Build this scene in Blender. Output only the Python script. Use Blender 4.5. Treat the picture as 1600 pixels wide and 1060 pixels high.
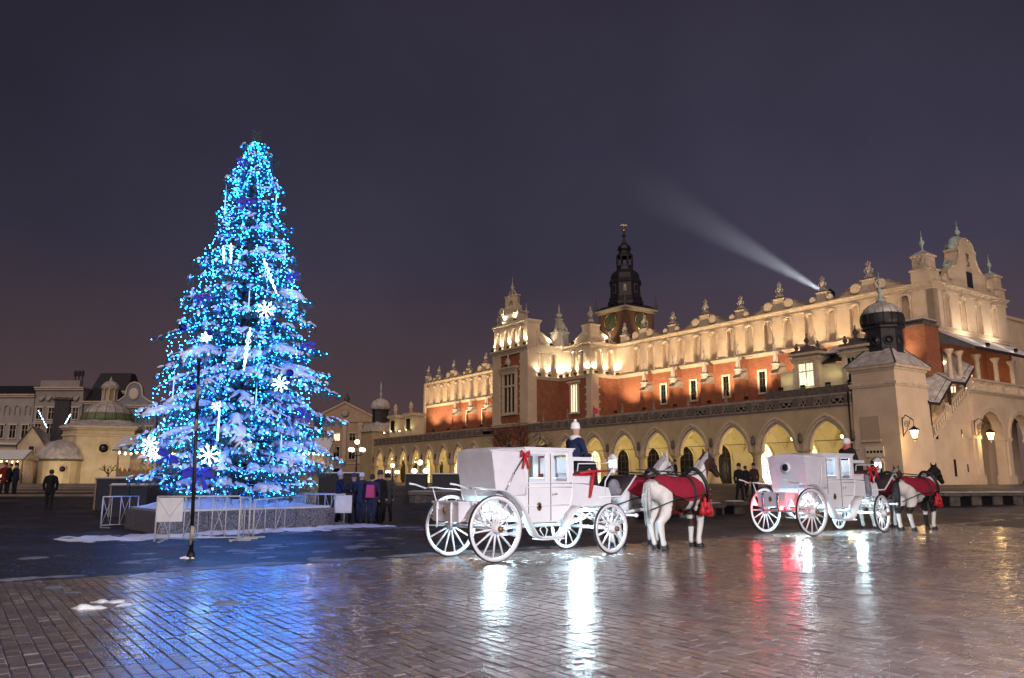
import bpy, math, random
from mathutils import Matrix, Vector, noise

PI = math.pi
R = math.radians
random.seed(7)
for o in list(bpy.data.objects):
    bpy.data.objects.remove(o)
SC = bpy.context.scene
COL = SC.collection

# ------------------------------------------------------------------ camera, sky, key light, exposure
F_PX, HORIZON, CAM_H = 1227.0, 752.0, 1.5
TILT = math.atan2(HORIZON - 530.0, F_PX)
cam_d = bpy.data.cameras.new('camera')
cam_d.sensor_width = 36.0
cam_d.lens = F_PX / 1600.0 * 36.0
cam_d.clip_end = 3000.0
cam_d.clip_start = 0.1
cam = bpy.data.objects.new('camera', cam_d)
COL.objects.link(cam)
cam.location = (0, 0, CAM_H)
cam.rotation_euler = (PI / 2 + TILT, 0, 0)
SC.camera = cam

W = bpy.data.worlds.new('World')
SC.world = W
W.use_nodes = True
nt = W.node_tree
nt.nodes.clear()
wo = nt.nodes.new('ShaderNodeOutputWorld')
bg = nt.nodes.new('ShaderNodeBackground')
tc = nt.nodes.new('ShaderNodeTexCoord')
sp = nt.nodes.new('ShaderNodeSeparateXYZ')
rp = nt.nodes.new('ShaderNodeValToRGB')
nt.links.new(tc.outputs['Generated'], sp.inputs[0])
nt.links.new(sp.outputs['Z'], rp.inputs[0])
cr = rp.color_ramp
cr.elements[0].position = 0.0
cr.elements[0].color = (0.100, 0.056, 0.050, 1)
cr.elements[1].position = 1.0
cr.elements[1].color = (0.022, 0.019, 0.034, 1)
for p, c in ((0.10, (0.082, 0.053, 0.059)), (0.17, (0.066, 0.046, 0.058)), (0.27, (0.042, 0.037, 0.062)), (0.40, (0.034, 0.031, 0.053)), (0.6, (0.026, 0.022, 0.038))):
    e = cr.elements.new(p)
    e.color = (*c, 1)
nz = nt.nodes.new('ShaderNodeTexNoise')
nz.inputs['Scale'].default_value = 2.6
nz.inputs['Detail'].default_value = 5
nt.links.new(tc.outputs['Generated'], nz.inputs['Vector'])
mr = nt.nodes.new('ShaderNodeMapRange')
mr.inputs['From Min'].default_value = 0.3
mr.inputs['From Max'].default_value = 0.7
mr.inputs['To Min'].default_value = 0.80
mr.inputs['To Max'].default_value = 1.20
nt.links.new(nz.outputs['Fac'], mr.inputs['Value'])
vm = nt.nodes.new('ShaderNodeVectorMath')
vm.operation = 'SCALE'
nt.links.new(rp.outputs[0], vm.inputs[0])
# the glow of the town is a little stronger over the right of the square
mg = nt.nodes.new('ShaderNodeMapRange')
mg.inputs['From Min'].default_value, mg.inputs['From Max'].default_value = -0.9, 0.9
mg.inputs['To Min'].default_value, mg.inputs['To Max'].default_value = 0.60, 1.42
nt.links.new(sp.outputs['X'], mg.inputs['Value'])
mm = nt.nodes.new('ShaderNodeMath')
mm.operation = 'MULTIPLY'
nt.links.new(mr.outputs[0], mm.inputs[0])
nt.links.new(mg.outputs[0], mm.inputs[1])
nt.links.new(mm.outputs[0], vm.inputs['Scale'])
nt.links.new(vm.outputs[0], bg.inputs['Color'])
bg.inputs['Strength'].default_value = 1.0
nt.links.new(bg.outputs[0], wo.inputs[0])

# the town's own light, coming softly from the lit streets behind the camera on the right
sun_d = bpy.data.lights.new('sun', 'SUN')
sun_d.energy = 1.25
sun_d.angle = R(60)
sun_d.color = (1.0, 0.76, 0.60)
sun = bpy.data.objects.new('sun', sun_d)
COL.objects.link(sun)
_sd = Vector((-0.12, -0.87, 0.46)).normalized()
sun.rotation_euler = _sd.to_track_quat('Z', 'Y').to_euler()

SC.view_settings.view_transform = 'Standard'
SC.view_settings.look = 'None'
SC.view_settings.exposure = 0.0
SC.view_settings.gamma = 1.0
SC.view_settings.use_curve_mapping = False
SC.cycles.use_denoising = True
SC.cycles.max_bounces = 7
SC.cycles.diffuse_bounces = 3
SC.cycles.glossy_bounces = 4
SC.cycles.transmission_bounces = 6
SC.cycles.transparent_max_bounces = 16
SC.cycles.sample_clamp_indirect = 4.0
SC.cycles.sample_clamp_direct = 0.0
SC.cycles.use_light_tree = True
SC.cycles.caustics_reflective = False
SC.cycles.caustics_refractive = False

# ------------------------------------------------------------------ surveying helpers
CAM = Vector((0, 0, CAM_H))


def ray(px, py):
    a, b = px - 800.0, 530.0 - py
    return Vector((a, F_PX * math.cos(TILT) - b * math.sin(TILT), F_PX * math.sin(TILT) + b * math.cos(TILT)))


def at(px, py, Y):
    r = ray(px, py)
    return CAM + r * (Y / r.y)


def sstep(t):
    t = max(0.0, min(1.0, t))
    return t * t * (3 - 2 * t)


def gz(x, y):
    """height of the square: it rises gently towards the hall and the church"""
    return 1.2 * sstep((y - 27.0) / 31.0)


def ground(px, py):
    r = ray(px, py)
    k = 5.0 / r.length
    lo, hi = 0.0, None
    t = 3.0
    while t < 400:
        p = CAM + r * (t / r.y)
        if p.z < gz(p.x, p.y):
            hi = t
            break
        lo = t
        t += 0.5
    if hi is None:
        return CAM + r * (150 / r.y)
    for _ in range(30):
        m = (lo + hi) / 2
        p = CAM + r * (m / r.y)
        if p.z < gz(p.x, p.y):
            hi = m
        else:
            lo = m
    p = CAM + r * (hi / r.y)
    return Vector((p.x, p.y, gz(p.x, p.y)))


ANG = math.atan2(880.0, math.hypot(F_PX, HORIZON - 530.0))      # bearing of the hall
UAX = Vector((-math.sin(ANG), math.cos(ANG), 0))
VAX = Vector((math.cos(ANG), math.sin(ANG), 0))
HN = Vector((39.717, 72.0, 0))                                  # near corner of the nave


# ------------------------------------------------------------------ mesh builder
class MB:
    def __init__(self, M=None):
        self.v, self.f, self.mi, self.sm = [], [], [], []
        self.M = M if M is not None else Matrix()
        self.m = 0
        self.s = False

    def add(self, vs, fs, smooth=None):
        b = len(self.v)
        M = self.M
        self.v.extend([tuple(M @ Vector(p)) for p in vs])
        sm = self.s if smooth is None else smooth
        for f in fs:
            self.f.append([b + i for i in f])
            self.mi.append(self.m)
            self.sm.append(sm)
        return self

    def box(self, x0, x1, y0, y1, z0, z1):
        return self.add([(x0, y0, z0), (x1, y0, z0), (x1, y1, z0), (x0, y1, z0), (x0, y0, z1), (x1, y0, z1), (x1, y1, z1), (x0, y1, z1)],
                        [(0, 3, 2, 1), (4, 5, 6, 7), (0, 1, 5, 4), (1, 2, 6, 5), (2, 3, 7, 6), (3, 0, 4, 7)], False)

    def taper(self, x0, x1, y0, y1, z0, z1, dx, dy):
        return self.add([(x0, y0, z0), (x1, y0, z0), (x1, y1, z0), (x0, y1, z0), (x0 + dx, y0 + dy, z1), (x1 - dx, y0 + dy, z1), (x1 - dx, y1 - dy, z1), (x0 + dx, y1 - dy, z1)],
                        [(0, 3, 2, 1), (4, 5, 6, 7), (0, 1, 5, 4), (1, 2, 6, 5), (2, 3, 7, 6), (3, 0, 4, 7)], False)

    def beam(self, a, b, w, h=None, up=(0, 0, 1)):
        a, b = Vector(a), Vector(b)
        h = w if h is None else h
        d = (b - a).normalized()
        u = Vector(up)
        if abs(d.dot(u)) > 0.98:
            u = Vector((1, 0, 0))
        s = d.cross(u).normalized() * (w / 2)
        t = s.cross(d).normalized() * (h / 2)
        vs = [a - s - t, a + s - t, a + s + t, a - s + t, b - s - t, b + s - t, b + s + t, b - s + t]
        return self.add(vs, [(0, 3, 2, 1), (4, 5, 6, 7), (0, 1, 5, 4), (1, 2, 6, 5), (2, 3, 7, 6), (3, 0, 4, 7)], False)

    def lathe(self, prof, n=12, c=(0, 0, 0), smooth=True, a0=0.0, sx=1.0, sy=1.0):
        vs, fs = [], []
        m = len(prof)
        for i in range(n):
            a = a0 + 2 * PI * i / n
            ca, sa = math.cos(a), math.sin(a)
            for r, z in prof:
                vs.append((c[0] + r * ca * sx, c[1] + r * sa * sy, c[2] + z))
        for i in range(n):
            j = (i + 1) % n
            for k in range(m - 1):
                fs.append((i * m + k, j * m + k, j * m + k + 1, i * m + k + 1))
        fs.append([i * m for i in range(n)][::-1])
        fs.append([i * m + m - 1 for i in range(n)])
        return self.add(vs, fs, smooth)

    def tube(self, pts, r, n=6, cap=True, smooth=True):
        pts = [Vector(p) for p in pts]
        rs = r if isinstance(r, (list, tuple)) else [r] * len(pts)
        vs, fs = [], []
        prev = None
        for i, p in enumerate(pts):
            d = (pts[min(i + 1, len(pts) - 1)] - pts[max(i - 1, 0)])
            if d.length < 1e-9:
                d = Vector((0, 0, 1))
            d.normalize()
            if prev is None:
                u = Vector((0, 0, 1)) if abs(d.z) < 0.9 else Vector((1, 0, 0))
                s = d.cross(u).normalized()
            else:
                s = (prev - d * prev.dot(d))
                s = s.normalized() if s.length > 1e-6 else d.orthogonal().normalized()
            prev = s
            t = d.cross(s)
            for k in range(n):
                a = 2 * PI * k / n
                vs.append(p + (s * math.cos(a) + t * math.sin(a)) * rs[i])
        for i in range(len(pts) - 1):
            for k in range(n):
                l = (k + 1) % n
                fs.append((i * n + k, i * n + l, (i + 1) * n + l, (i + 1) * n + k))
        if cap:
            fs.append(list(range(n))[::-1])
            fs.append([(len(pts) - 1) * n + k for k in range(n)])
        return self.add(vs, fs, smooth)

    def prism(self, poly, a, b, plane='xz', smooth=False):
        """2D outline pushed from a to b along the third axis"""
        def mk(p, t):
            if plane == 'xz':
                return (p[0], t, p[1])
            if plane == 'yz':
                return (t, p[0], p[1])
            return (p[0], p[1], t)
        n = len(poly)
        vs = [mk(p, a) for p in poly] + [mk(p, b) for p in poly]
        fs = [list(range(n)), list(range(n, 2 * n))[::-1]]
        self.add(vs, fs, False)
        base = len(self.v) - 2 * n
        for i in range(n):
            j = (i + 1) % n
            self.f.append([base + i, base + j, base + n + j, base + n + i])
            self.mi.append(self.m)
            self.sm.append(smooth)
        return self

    def ball(self, c, r, nu=10, nv=7, smooth=True):
        if not isinstance(r, (list, tuple)):
            r = (r, r, r)
        vs, fs = [], []
        for j in range(1, nv):
            t = PI * j / nv
            for i in range(nu):
                a = 2 * PI * i / nu
                vs.append((c[0] + r[0] * math.sin(t) * math.cos(a), c[1] + r[1] * math.sin(t) * math.sin(a), c[2] + r[2] * math.cos(t)))
        top = len(vs)
        vs.append((c[0], c[1], c[2] + r[2]))
        vs.append((c[0], c[1], c[2] - r[2]))
        for j in range(nv - 2):
            for i in range(nu):
                k = (i + 1) % nu
                fs.append((j * nu + i, (j + 1) * nu + i, (j + 1) * nu + k, j * nu + k))
        for i in range(nu):
            k = (i + 1) % nu
            fs.append((top, i, k))
            fs.append((top + 1, (nv - 2) * nu + k, (nv - 2) * nu + i))
        return self.add(vs, fs, smooth)

    def octa(self, c, r):
        x, y, z = c
        return self.add([(x + r, y, z), (x - r, y, z), (x, y + r, z), (x, y - r, z), (x, y, z + r), (x, y, z - r)],
                        [(0, 2, 4), (2, 1, 4), (1, 3, 4), (3, 0, 4), (2, 0, 5), (1, 2, 5), (3, 1, 5), (0, 3, 5)], False)

    def loft(self, rings, cap=True, smooth=True):
        n = len(rings[0])
        vs = [p for r in rings for p in r]
        fs = []
        for i in range(len(rings) - 1):
            for k in range(n):
                l = (k + 1) % n
                fs.append((i * n + k, i * n + l, (i + 1) * n + l, (i + 1) * n + k))
        if cap:
            fs.append(list(range(n))[::-1])
            fs.append([(len(rings) - 1) * n + k for k in range(n)])
        return self.add(vs, fs, smooth)

    def mesh(self, name, mats):
        me = bpy.data.meshes.new(name)
        me.from_pydata(self.v, [], self.f)
        if not isinstance(mats, (list, tuple)):
            mats = [mats]
        for m in mats:
            me.materials.append(m)
        me.polygons.foreach_set('material_index', self.mi)
        me.polygons.foreach_set('use_smooth', self.sm)
        me.update()
        return me

    def build(self, name, mats, parent=None, loc=None, rot=None):
        return link(name, self.mesh(name, mats), parent, loc, rot)


def link(name, data, parent=None, loc=None, rot=None, scale=None):
    o = bpy.data.objects.new(name, data)
    COL.objects.link(o)
    if parent is not None:
        o.parent = parent
    if loc is not None:
        o.location = loc
    if rot is not None:
        o.rotation_euler = rot if isinstance(rot, (list, tuple)) else (0, 0, rot)
    if scale is not None:
        o.scale = scale if isinstance(scale, (list, tuple)) else (scale,) * 3
    return o


def tag(o, label, cat, group=None):
    o['label'] = label
    o['category'] = cat
    if group:
        o['group'] = group
    return o


def thing(name, label, cat, loc=(0, 0, 0), rz=0.0, group=None):
    return tag(link(name, None, None, loc, rz), label, cat, group)


def struct(o):
    o['kind'] = 'structure'
    return o


def stuff(o):
    o['kind'] = 'stuff'
    return o


def copy_tree(o, parent=None):
    c = o.copy()
    COL.objects.link(c)
    c.parent = parent
    for ch in o.children:
        copy_tree(ch, c)
    return c


ORD = ['first', 'second', 'third', 'fourth', 'fifth', 'sixth', 'seventh', 'eighth', 'ninth', 'tenth', 'eleventh', 'twelfth',
       'thirteenth', 'fourteenth', 'fifteenth', 'sixteenth', 'seventeenth', 'eighteenth', 'nineteenth', 'twentieth']


# ------------------------------------------------------------------ materials
def mat(name, c, c2=None, scale=3.0, rough=0.7, metal=0.0, bump=0.0, bscale=30.0, emit=None, estr=0.0, spec=0.5,
        rough2=None, detail=4.0, coat=0.0, obj_rand=0.0):
    m = bpy.data.materials.new(name)
    m.use_nodes = True
    n = m.node_tree.nodes
    l = m.node_tree.links
    b = n['Principled BSDF']
    b.inputs['Base Color'].default_value = (*c, 1)
    b.inputs['Roughness'].default_value = rough
    b.inputs['Metallic'].default_value = metal
    b.inputs['Specular IOR Level'].default_value = spec
    b.inputs['Coat Weight'].default_value = coat
    t = None
    if c2 is not None or bump or rough2 is not None:
        t = n.new('ShaderNodeTexCoord')
    if c2 is not None:
        x = n.new('ShaderNodeTexNoise')
        x.inputs['Scale'].default_value = scale
        x.inputs['Detail'].default_value = detail
        x.inputs['Roughness'].default_value = 0.6
        l.new(t.outputs['Object'], x.inputs['Vector'])
        r = n.new('ShaderNodeValToRGB')
        r.color_ramp.elements[0].position = 0.35
        r.color_ramp.elements[1].position = 0.65
        r.color_ramp.elements[0].color = (*c, 1)
        r.color_ramp.elements[1].color = (*c2, 1)
        l.new(x.outputs['Fac'], r.inputs[0])
        l.new(r.outputs[0], b.inputs['Base Color'])
    if rough2 is not None:
        x = n.new('ShaderNodeTexNoise')
        x.inputs['Scale'].default_value = scale * 1.7
        l.new(t.outputs['Object'], x.inputs['Vector'])
        q = n.new('ShaderNodeMapRange')
        q.inputs['From Min'].default_value = 0.3
        q.inputs['From Max'].default_value = 0.7
        q.inputs['To Min'].default_value = rough
        q.inputs['To Max'].default_value = rough2
        l.new(x.outputs['Fac'], q.inputs['Value'])
        l.new(q.outputs[0], b.inputs['Roughness'])
    if bump:
        x = n.new('ShaderNodeTexNoise')
        x.inputs['Scale'].default_value = bscale
        x.inputs['Detail'].default_value = 5
        l.new(t.outputs['Object'], x.inputs['Vector'])
        u = n.new('ShaderNodeBump')
        u.inputs['Strength'].default_value = bump
        u.inputs['Distance'].default_value = 0.05
        l.new(x.outputs['Fac'], u.inputs['Height'])
        l.new(u.outputs[0], b.inputs['Normal'])
    if emit is not None:
        b.inputs['Emission Color'].default_value = (*emit, 1)
        b.inputs['Emission Strength'].default_value = estr
    return m


def attr_mat(name, attr, rough=0.8, spec=0.3, bump=0.0, bscale=40):
    m = mat(name, (0.5, 0.5, 0.5), rough=rough, spec=spec, bump=bump, bscale=bscale)
    n = m.node_tree.nodes
    a = n.new('ShaderNodeAttribute')
    a.attribute_name = attr
    m.node_tree.links.new(a.outputs['Color'], n['Principled BSDF'].inputs['Base Color'])
    return m


def brick_mat(name, c1, c2, mortar, bw=0.28, bh=0.09):
    m = mat(name, c1, rough=0.85)
    n, l = m.node_tree.nodes, m.node_tree.links
    b = n['Principled BSDF']
    t = n.new('ShaderNodeTexCoord')
    s = n.new('ShaderNodeSeparateXYZ')
    l.new(t.outputs['Object'], s.inputs[0])
    a = n.new('ShaderNodeMath')
    l.new(s.outputs['X'], a.inputs[0])
    l.new(s.outputs['Y'], a.inputs[1])
    cmb = n.new('ShaderNodeCombineXYZ')
    l.new(a.outputs[0], cmb.inputs[0])
    l.new(s.outputs['Z'], cmb.inputs[1])
    k = n.new('ShaderNodeTexBrick')
    k.inputs['Color1'].default_value = (*c1, 1)
    k.inputs['Color2'].default_value = (*c2, 1)
    k.inputs['Mortar'].default_value = (*mortar, 1)
    k.inputs['Scale'].default_value = 1.0
    k.inputs['Mortar Size'].default_value = 0.008
    k.inputs['Brick Width'].default_value = bw
    k.inputs['Row Height'].default_value = bh
    l.new(cmb.outputs[0], k.inputs['Vector'])
    x = n.new('ShaderNodeTexNoise')
    x.inputs['Scale'].default_value = 1.3
    x.inputs['Detail'].default_value = 5
    l.new(t.outputs['Object'], x.inputs['Vector'])
    q = n.new('ShaderNodeMapRange')
    q.inputs['From Min'].default_value = 0.3
    q.inputs['From Max'].default_value = 0.7
    q.inputs['To Min'].default_value = 0.80
    q.inputs['To Max'].default_value = 1.16
    l.new(x.outputs['Fac'], q.inputs['Value'])
    v = n.new('ShaderNodeVectorMath')
    v.operation = 'SCALE'
    l.new(k.outputs['Color'], v.inputs[0])
    l.new(q.outputs[0], v.inputs['Scale'])
    l.new(v.outputs[0], b.inputs['Base Color'])
    u = n.new('ShaderNodeBump')
    u.inputs['Strength'].default_value = 0.4
    u.inputs['Distance'].default_value = 0.02
    u.invert = True
    l.new(k.outputs['Fac'], u.inputs['Height'])
    l.new(u.outputs[0], b.inputs['Normal'])
    return m


def glass_mat(name, tint=(0.9, 0.95, 1.0), alpha=0.25):
    m = bpy.data.materials.new(name)
    m.use_nodes = True
    n, l = m.node_tree.nodes, m.node_tree.links
    n.remove(n['Principled BSDF'])
    g = n.new('ShaderNodeBsdfGlossy')
    g.inputs['Roughness'].default_value = 0.03
    t = n.new('ShaderNodeBsdfTransparent')
    t.inputs['Color'].default_value = (*tint, 1)
    fr = n.new('ShaderNodeFresnel')
    fr.inputs['IOR'].default_value = 1.5
    mx = n.new('ShaderNodeMixShader')
    l.new(fr.outputs[0], mx.inputs[0])
    l.new(t.outputs[0], mx.inputs[1])
    l.new(g.outputs[0], mx.inputs[2])
    l.new(mx.outputs[0], n['Material Output'].inputs[0])
    return m


K = {}
K['cream'] = mat('cream_stucco', (0.66, 0.54, 0.41), (0.56, 0.44, 0.32), 0.7, 0.85, bump=0.08, bscale=12)
K['cream_trim'] = mat('cream_stone_trim', (0.66, 0.55, 0.42), (0.50, 0.41, 0.31), 2.5, 0.8, bump=0.1)
K['arcade'] = mat('arcade_stucco', (0.52, 0.42, 0.27), (0.43, 0.33, 0.20), 0.6, 0.85, bump=0.08, bscale=12)
K['vault'] = mat('vault_plaster', (0.62, 0.55, 0.36), (0.54, 0.46, 0.28), 0.8, 0.85)
K['tower_stucco'] = mat('tower_stucco', (0.66, 0.53, 0.40), (0.55, 0.43, 0.32), 0.5, 0.85, bump=0.08, bscale=12)
K['stone'] = mat('weathered_stone', (0.34, 0.29, 0.24), (0.18, 0.15, 0.13), 3.0, 0.85, bump=0.25)
K['pale_stone'] = mat('pale_statue_stone', (0.55, 0.50, 0.45), (0.30, 0.27, 0.25), 4.0, 0.8, bump=0.2)
K['dark_stone'] = mat('dark_stone', (0.16, 0.13, 0.11), (0.08, 0.07, 0.065), 3.0, 0.85, bump=0.25)
K['brick'] = brick_mat('red_brick', (0.34, 0.115, 0.055), (0.26, 0.08, 0.04), (0.22, 0.13, 0.09))
K['brick_brown'] = brick_mat('brown_tower_brick', (0.20, 0.10, 0.065), (0.15, 0.075, 0.05), (0.14, 0.1, 0.08), 0.5, 0.16)
K['dark_roof'] = mat('dark_metal_roof', (0.025, 0.024, 0.034), (0.04, 0.038, 0.05), 2.0, 0.42, 0.3, rough2=0.6)
K['copper'] = mat('green_copper', (0.30, 0.46, 0.42), (0.50, 0.58, 0.56), 3.0, 0.6, 0.1)
K['gold'] = mat('gilded_metal', (0.75, 0.5, 0.18), rough=0.35, metal=1.0)
K['snow'] = mat('snow', (0.80, 0.82, 0.86), (0.70, 0.72, 0.78), 6.0, 0.75, bump=0.35, bscale=14, spec=0.3)
K['snow_roof'] = mat('snow_dusted_roof', (0.62, 0.60, 0.62), (0.34, 0.31, 0.31), 1.6, 0.8, bump=0.2)
K['win_dark'] = mat('dark_window', (0.012, 0.012, 0.016), rough=0.12, spec=0.6)
K['win_lit'] = mat('lit_window', (0.5, 0.4, 0.3), rough=0.4, emit=(1.0, 0.80, 0.50), estr=1.5)
K['win_bright'] = mat('bright_shop_window', (0.6, 0.5, 0.4), (0.4, 0.2, 0.15), 2.0, 0.4, emit=(1.0, 0.78, 0.56), estr=3.0)
K['frame_white'] = mat('white_frame', (0.65, 0.60, 0.52), rough=0.6)
K['iron'] = mat('black_iron', (0.012, 0.012, 0.014), rough=0.45, metal=0.4)
K['wood_dark'] = mat('dark_door_wood', (0.05, 0.03, 0.02), (0.03, 0.018, 0.012), 4.0, 0.6)
K['lamp_glow'] = mat('lamp_glass', (1, 0.8, 0.5), emit=(1.0, 0.66, 0.25), estr=14.0)
K['lamp_small'] = mat('small_lamp_glass', (1, 0.8, 0.5), emit=(1.0, 0.80, 0.45), estr=9.0)
K['flood'] = mat('floodlight_glass', (1, 0.9, 0.7), emit=(1.0, 0.86, 0.62), estr=12.0)
K['glass'] = glass_mat('clear_glass')
K['terrace'] = mat('terrace_roof_snow', (0.30, 0.25, 0.22), (0.14, 0.11, 0.10), 0.9, 0.8, bump=0.2)
K['mesh_panel'] = mat('grey_panel', (0.35, 0.35, 0.37), rough=0.6)


def lamp(name, kind, loc, energy, color, parent=None, radius=0.1, target=None, spot=None, blend=0.6):
    d = bpy.data.lights.new(name, kind)
    d.energy = energy
    d.color = color
    if kind in ('POINT', 'SPOT'):
        d.shadow_soft_size = radius
    o = link(name, d, parent, loc)
    if kind == 'SPOT':
        d.spot_size = R(spot or 80)
        d.spot_blend = blend
    if target is not None:
        o.rotation_euler = (Vector(loc) - Vector(target)).to_track_quat('Z', 'Y').to_euler()
    return o

# ================================================================== THE SQUARE
def sett_mat(name, c1, c2, rough, rough2, sc, bump, snowmix=0.0):
    m = mat(name, c1, rough=rough)
    n, l = m.node_tree.nodes, m.node_tree.links
    b = n['Principled BSDF']
    t = n.new('ShaderNodeTexCoord')
    vo = n.new('ShaderNodeTexVoronoi')
    vo.inputs['Scale'].default_value = sc
    l.new(t.outputs['Object'], vo.inputs['Vector'])
    ve = n.new('ShaderNodeTexVoronoi')
    ve.feature = 'DISTANCE_TO_EDGE'
    ve.inputs['Scale'].default_value = sc
    l.new(t.outputs['Object'], ve.inputs['Vector'])
    nz = n.new('ShaderNodeTexNoise')
    nz.inputs['Scale'].default_value = 0.35
    nz.inputs['Detail'].default_value = 6
    l.new(t.outputs['Object'], nz.inputs['Vector'])
    r = n.new('ShaderNodeValToRGB')
    r.color_ramp.elements[0].position, r.color_ramp.elements[1].position = 0.35, 0.68
    r.color_ramp.elements[0].color, r.color_ramp.elements[1].color = (*c1, 1), (*c2, 1)
    l.new(nz.outputs['Fac'], r.inputs[0])
    mx = n.new('ShaderNodeMix')
    mx.data_type = 'RGBA'
    mx.blend_type = 'MULTIPLY'
    mx.inputs['Factor'].default_value = 0.45
    l.new(r.outputs[0], mx.inputs['A'])
    l.new(vo.outputs['Color'], mx.inputs['B'])
    # thin dusting of frozen snow caught between the stones
    fn = n.new('ShaderNodeTexNoise')
    fn.inputs['Scale'].default_value = 9.0
    fn.inputs['Detail'].default_value = 8
    fn.inputs['Roughness'].default_value = 0.75
    l.new(t.outputs['Object'], fn.inputs['Vector'])
    fm = n.new('ShaderNodeMath')
    fm.operation = 'MULTIPLY'
    l.new(fn.outputs['Fac'], fm.inputs[0])
    l.new(nz.outputs['Fac'], fm.inputs[1])
    fr_ = n.new('ShaderNodeMapRange')
    fr_.inputs['From Min'].default_value, fr_.inputs['From Max'].default_value = 0.29, 0.42
    fr_.inputs['To Min'].default_value, fr_.inputs['To Max'].default_value = 0.0, 0.55
    l.new(fm.outputs[0], fr_.inputs['Value'])
    m2 = n.new('ShaderNodeMix')
    m2.data_type = 'RGBA'
    m2.inputs['B'].default_value = (0.20, 0.20, 0.23, 1)
    l.new(fr_.outputs[0], m2.inputs['Factor'])
    l.new(mx.outputs['Result'], m2.inputs['A'])
    l.new(m2.outputs['Result'], b.inputs['Base Color'])
    q = n.new('ShaderNodeMapRange')
    q.inputs['From Min'].default_value, q.inputs['From Max'].default_value = 0.35, 0.65
    q.inputs['To Min'].default_value, q.inputs['To Max'].default_value = rough, rough2
    l.new(nz.outputs['Fac'], q.inputs['Value'])
    l.new(q.outputs[0], b.inputs['Roughness'])
    mr_ = n.new('ShaderNodeMapRange')
    mr_.inputs['From Max'].default_value = 0.12
    l.new(ve.outputs['Distance'], mr_.inputs['Value'])
    u = n.new('ShaderNodeBump')
    u.inputs['Strength'].default_value = bump
    u.inputs['Distance'].default_value = 0.02
    l.new(mr_.outputs[0], u.inputs['Height'])
    l.new(u.outputs[0], b.inputs['Normal'])
    return m


K['setts'] = sett_mat('dark_wet_setts', (0.022, 0.020, 0.024), (0.052, 0.047, 0.054), 0.34, 0.62, 7.0, 1.0)

gm = MB()
xs = [-900, -500, -300, -200] + [-140 + 4 * i for i in range(71)] + [200, 300, 500, 900]
ys = [-80, -40, -10, 0] + [4 + 2 * i for i in range(40)] + [86 + 8 * i for i in range(15)] + [230, 300, 500, 1200]
vs = [(x, y, gz(x, y) - 0.014) for y in ys for x in xs]
nx = len(xs)
gm.add(vs, [(j * nx + i, j * nx + i + 1, (j + 1) * nx + i + 1, (j + 1) * nx + i) for j in range(len(ys) - 1) for i in range(nx - 1)], True)
ground_ob = struct(gm.build('ground', K['setts']))


def stone_mat():
    m = mat('wet_paving_stone', (0.1, 0.09, 0.09), rough=0.2)
    n, l = m.node_tree.nodes, m.node_tree.links
    b = n['Principled BSDF']
    t = n.new('ShaderNodeNewGeometry')
    a = n.new('ShaderNodeAttribute')
    a.attribute_name = 'rnd'
    oi = n.new('ShaderNodeObjectInfo')
    ad = n.new('ShaderNodeMath')
    l.new(a.outputs['Fac'], ad.inputs[0])
    l.new(oi.outputs['Random'], ad.inputs[1])
    fr = n.new('ShaderNodeMath')
    fr.operation = 'FRACT'
    l.new(ad.outputs[0], fr.inputs[0])
    r = n.new('ShaderNodeValToRGB')
    e = r.color_ramp.elements
    e[0].position, e[1].position = 0.0, 1.0
    e[0].color, e[1].color = (0.095, 0.076, 0.076, 1), (0.165, 0.138, 0.142, 1)
    k = e.new(0.5)
    k.color = (0.128, 0.103, 0.102, 1)
    l.new(fr.outputs[0], r.inputs[0])
    g = n.new('ShaderNodeTexNoise')
    g.inputs['Scale'].default_value = 160
    g.inputs['Detail'].default_value = 3
    l.new(t.outputs['Position'], g.inputs['Vector'])
    q = n.new('ShaderNodeMapRange')
    q.inputs['From Min'].default_value, q.inputs['From Max'].default_value = 0.3, 0.7
    q.inputs['To Min'].default_value, q.inputs['To Max'].default_value = 0.55, 1.4
    l.new(g.outputs['Fac'], q.inputs['Value'])
    v = n.new('ShaderNodeVectorMath')
    v.operation = 'SCALE'
    l.new(r.outputs[0], v.inputs[0])
    l.new(q.outputs[0], v.inputs['Scale'])
    l.new(v.outputs[0], b.inputs['Base Color'])
    w = n.new('ShaderNodeTexNoise')
    w.inputs['Scale'].default_value = 0.55
    w.inputs['Detail'].default_value = 5
    l.new(t.outputs['Position'], w.inputs['Vector'])
    q2 = n.new('ShaderNodeMapRange')
    q2.inputs['From Min'].default_value, q2.inputs['From Max'].default_value = 0.35, 0.65
    q2.inputs['To Min'].default_value, q2.inputs['To Max'].default_value = 0.10, 0.31
    l.new(w.outputs['Fac'], q2.inputs['Value'])
    l.new(q2.outputs[0], b.inputs['Roughness'])
    b.inputs['Coat Weight'].default_value = 0.7
    b.inputs['Coat IOR'].default_value = 1.45
    l.new(q2.outputs[0], b.inputs['Coat Roughness'])
    h = n.new('ShaderNodeTexNoise')
    h.inputs['Scale'].default_value = 70
    h.inputs['Detail'].default_value = 4
    l.new(t.outputs['Position'], h.inputs['Vector'])
    u = n.new('ShaderNodeBump')
    u.inputs['Strength'].default_value = 0.22
    u.inputs['Distance'].default_value = 0.012
    l.new(h.outputs['Fac'], u.inputs['Height'])
    l.new(u.outputs[0], b.inputs['Normal'])
    return m


K['paving'] = stone_mat()
K['bed'] = mat('dark_joint_bed', (0.026, 0.021, 0.021), (0.05, 0.042, 0.042), 8, 0.4, rough2=0.7)
U_EDGE = -21.3


def w2h(x, y):
    d = Vector((x, y, 0)) - HN
    return d.dot(VAX), d.dot(UAX)


def h2w(v, u):
    p = HN + VAX * v + UAX * u
    return p.x, p.y


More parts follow.
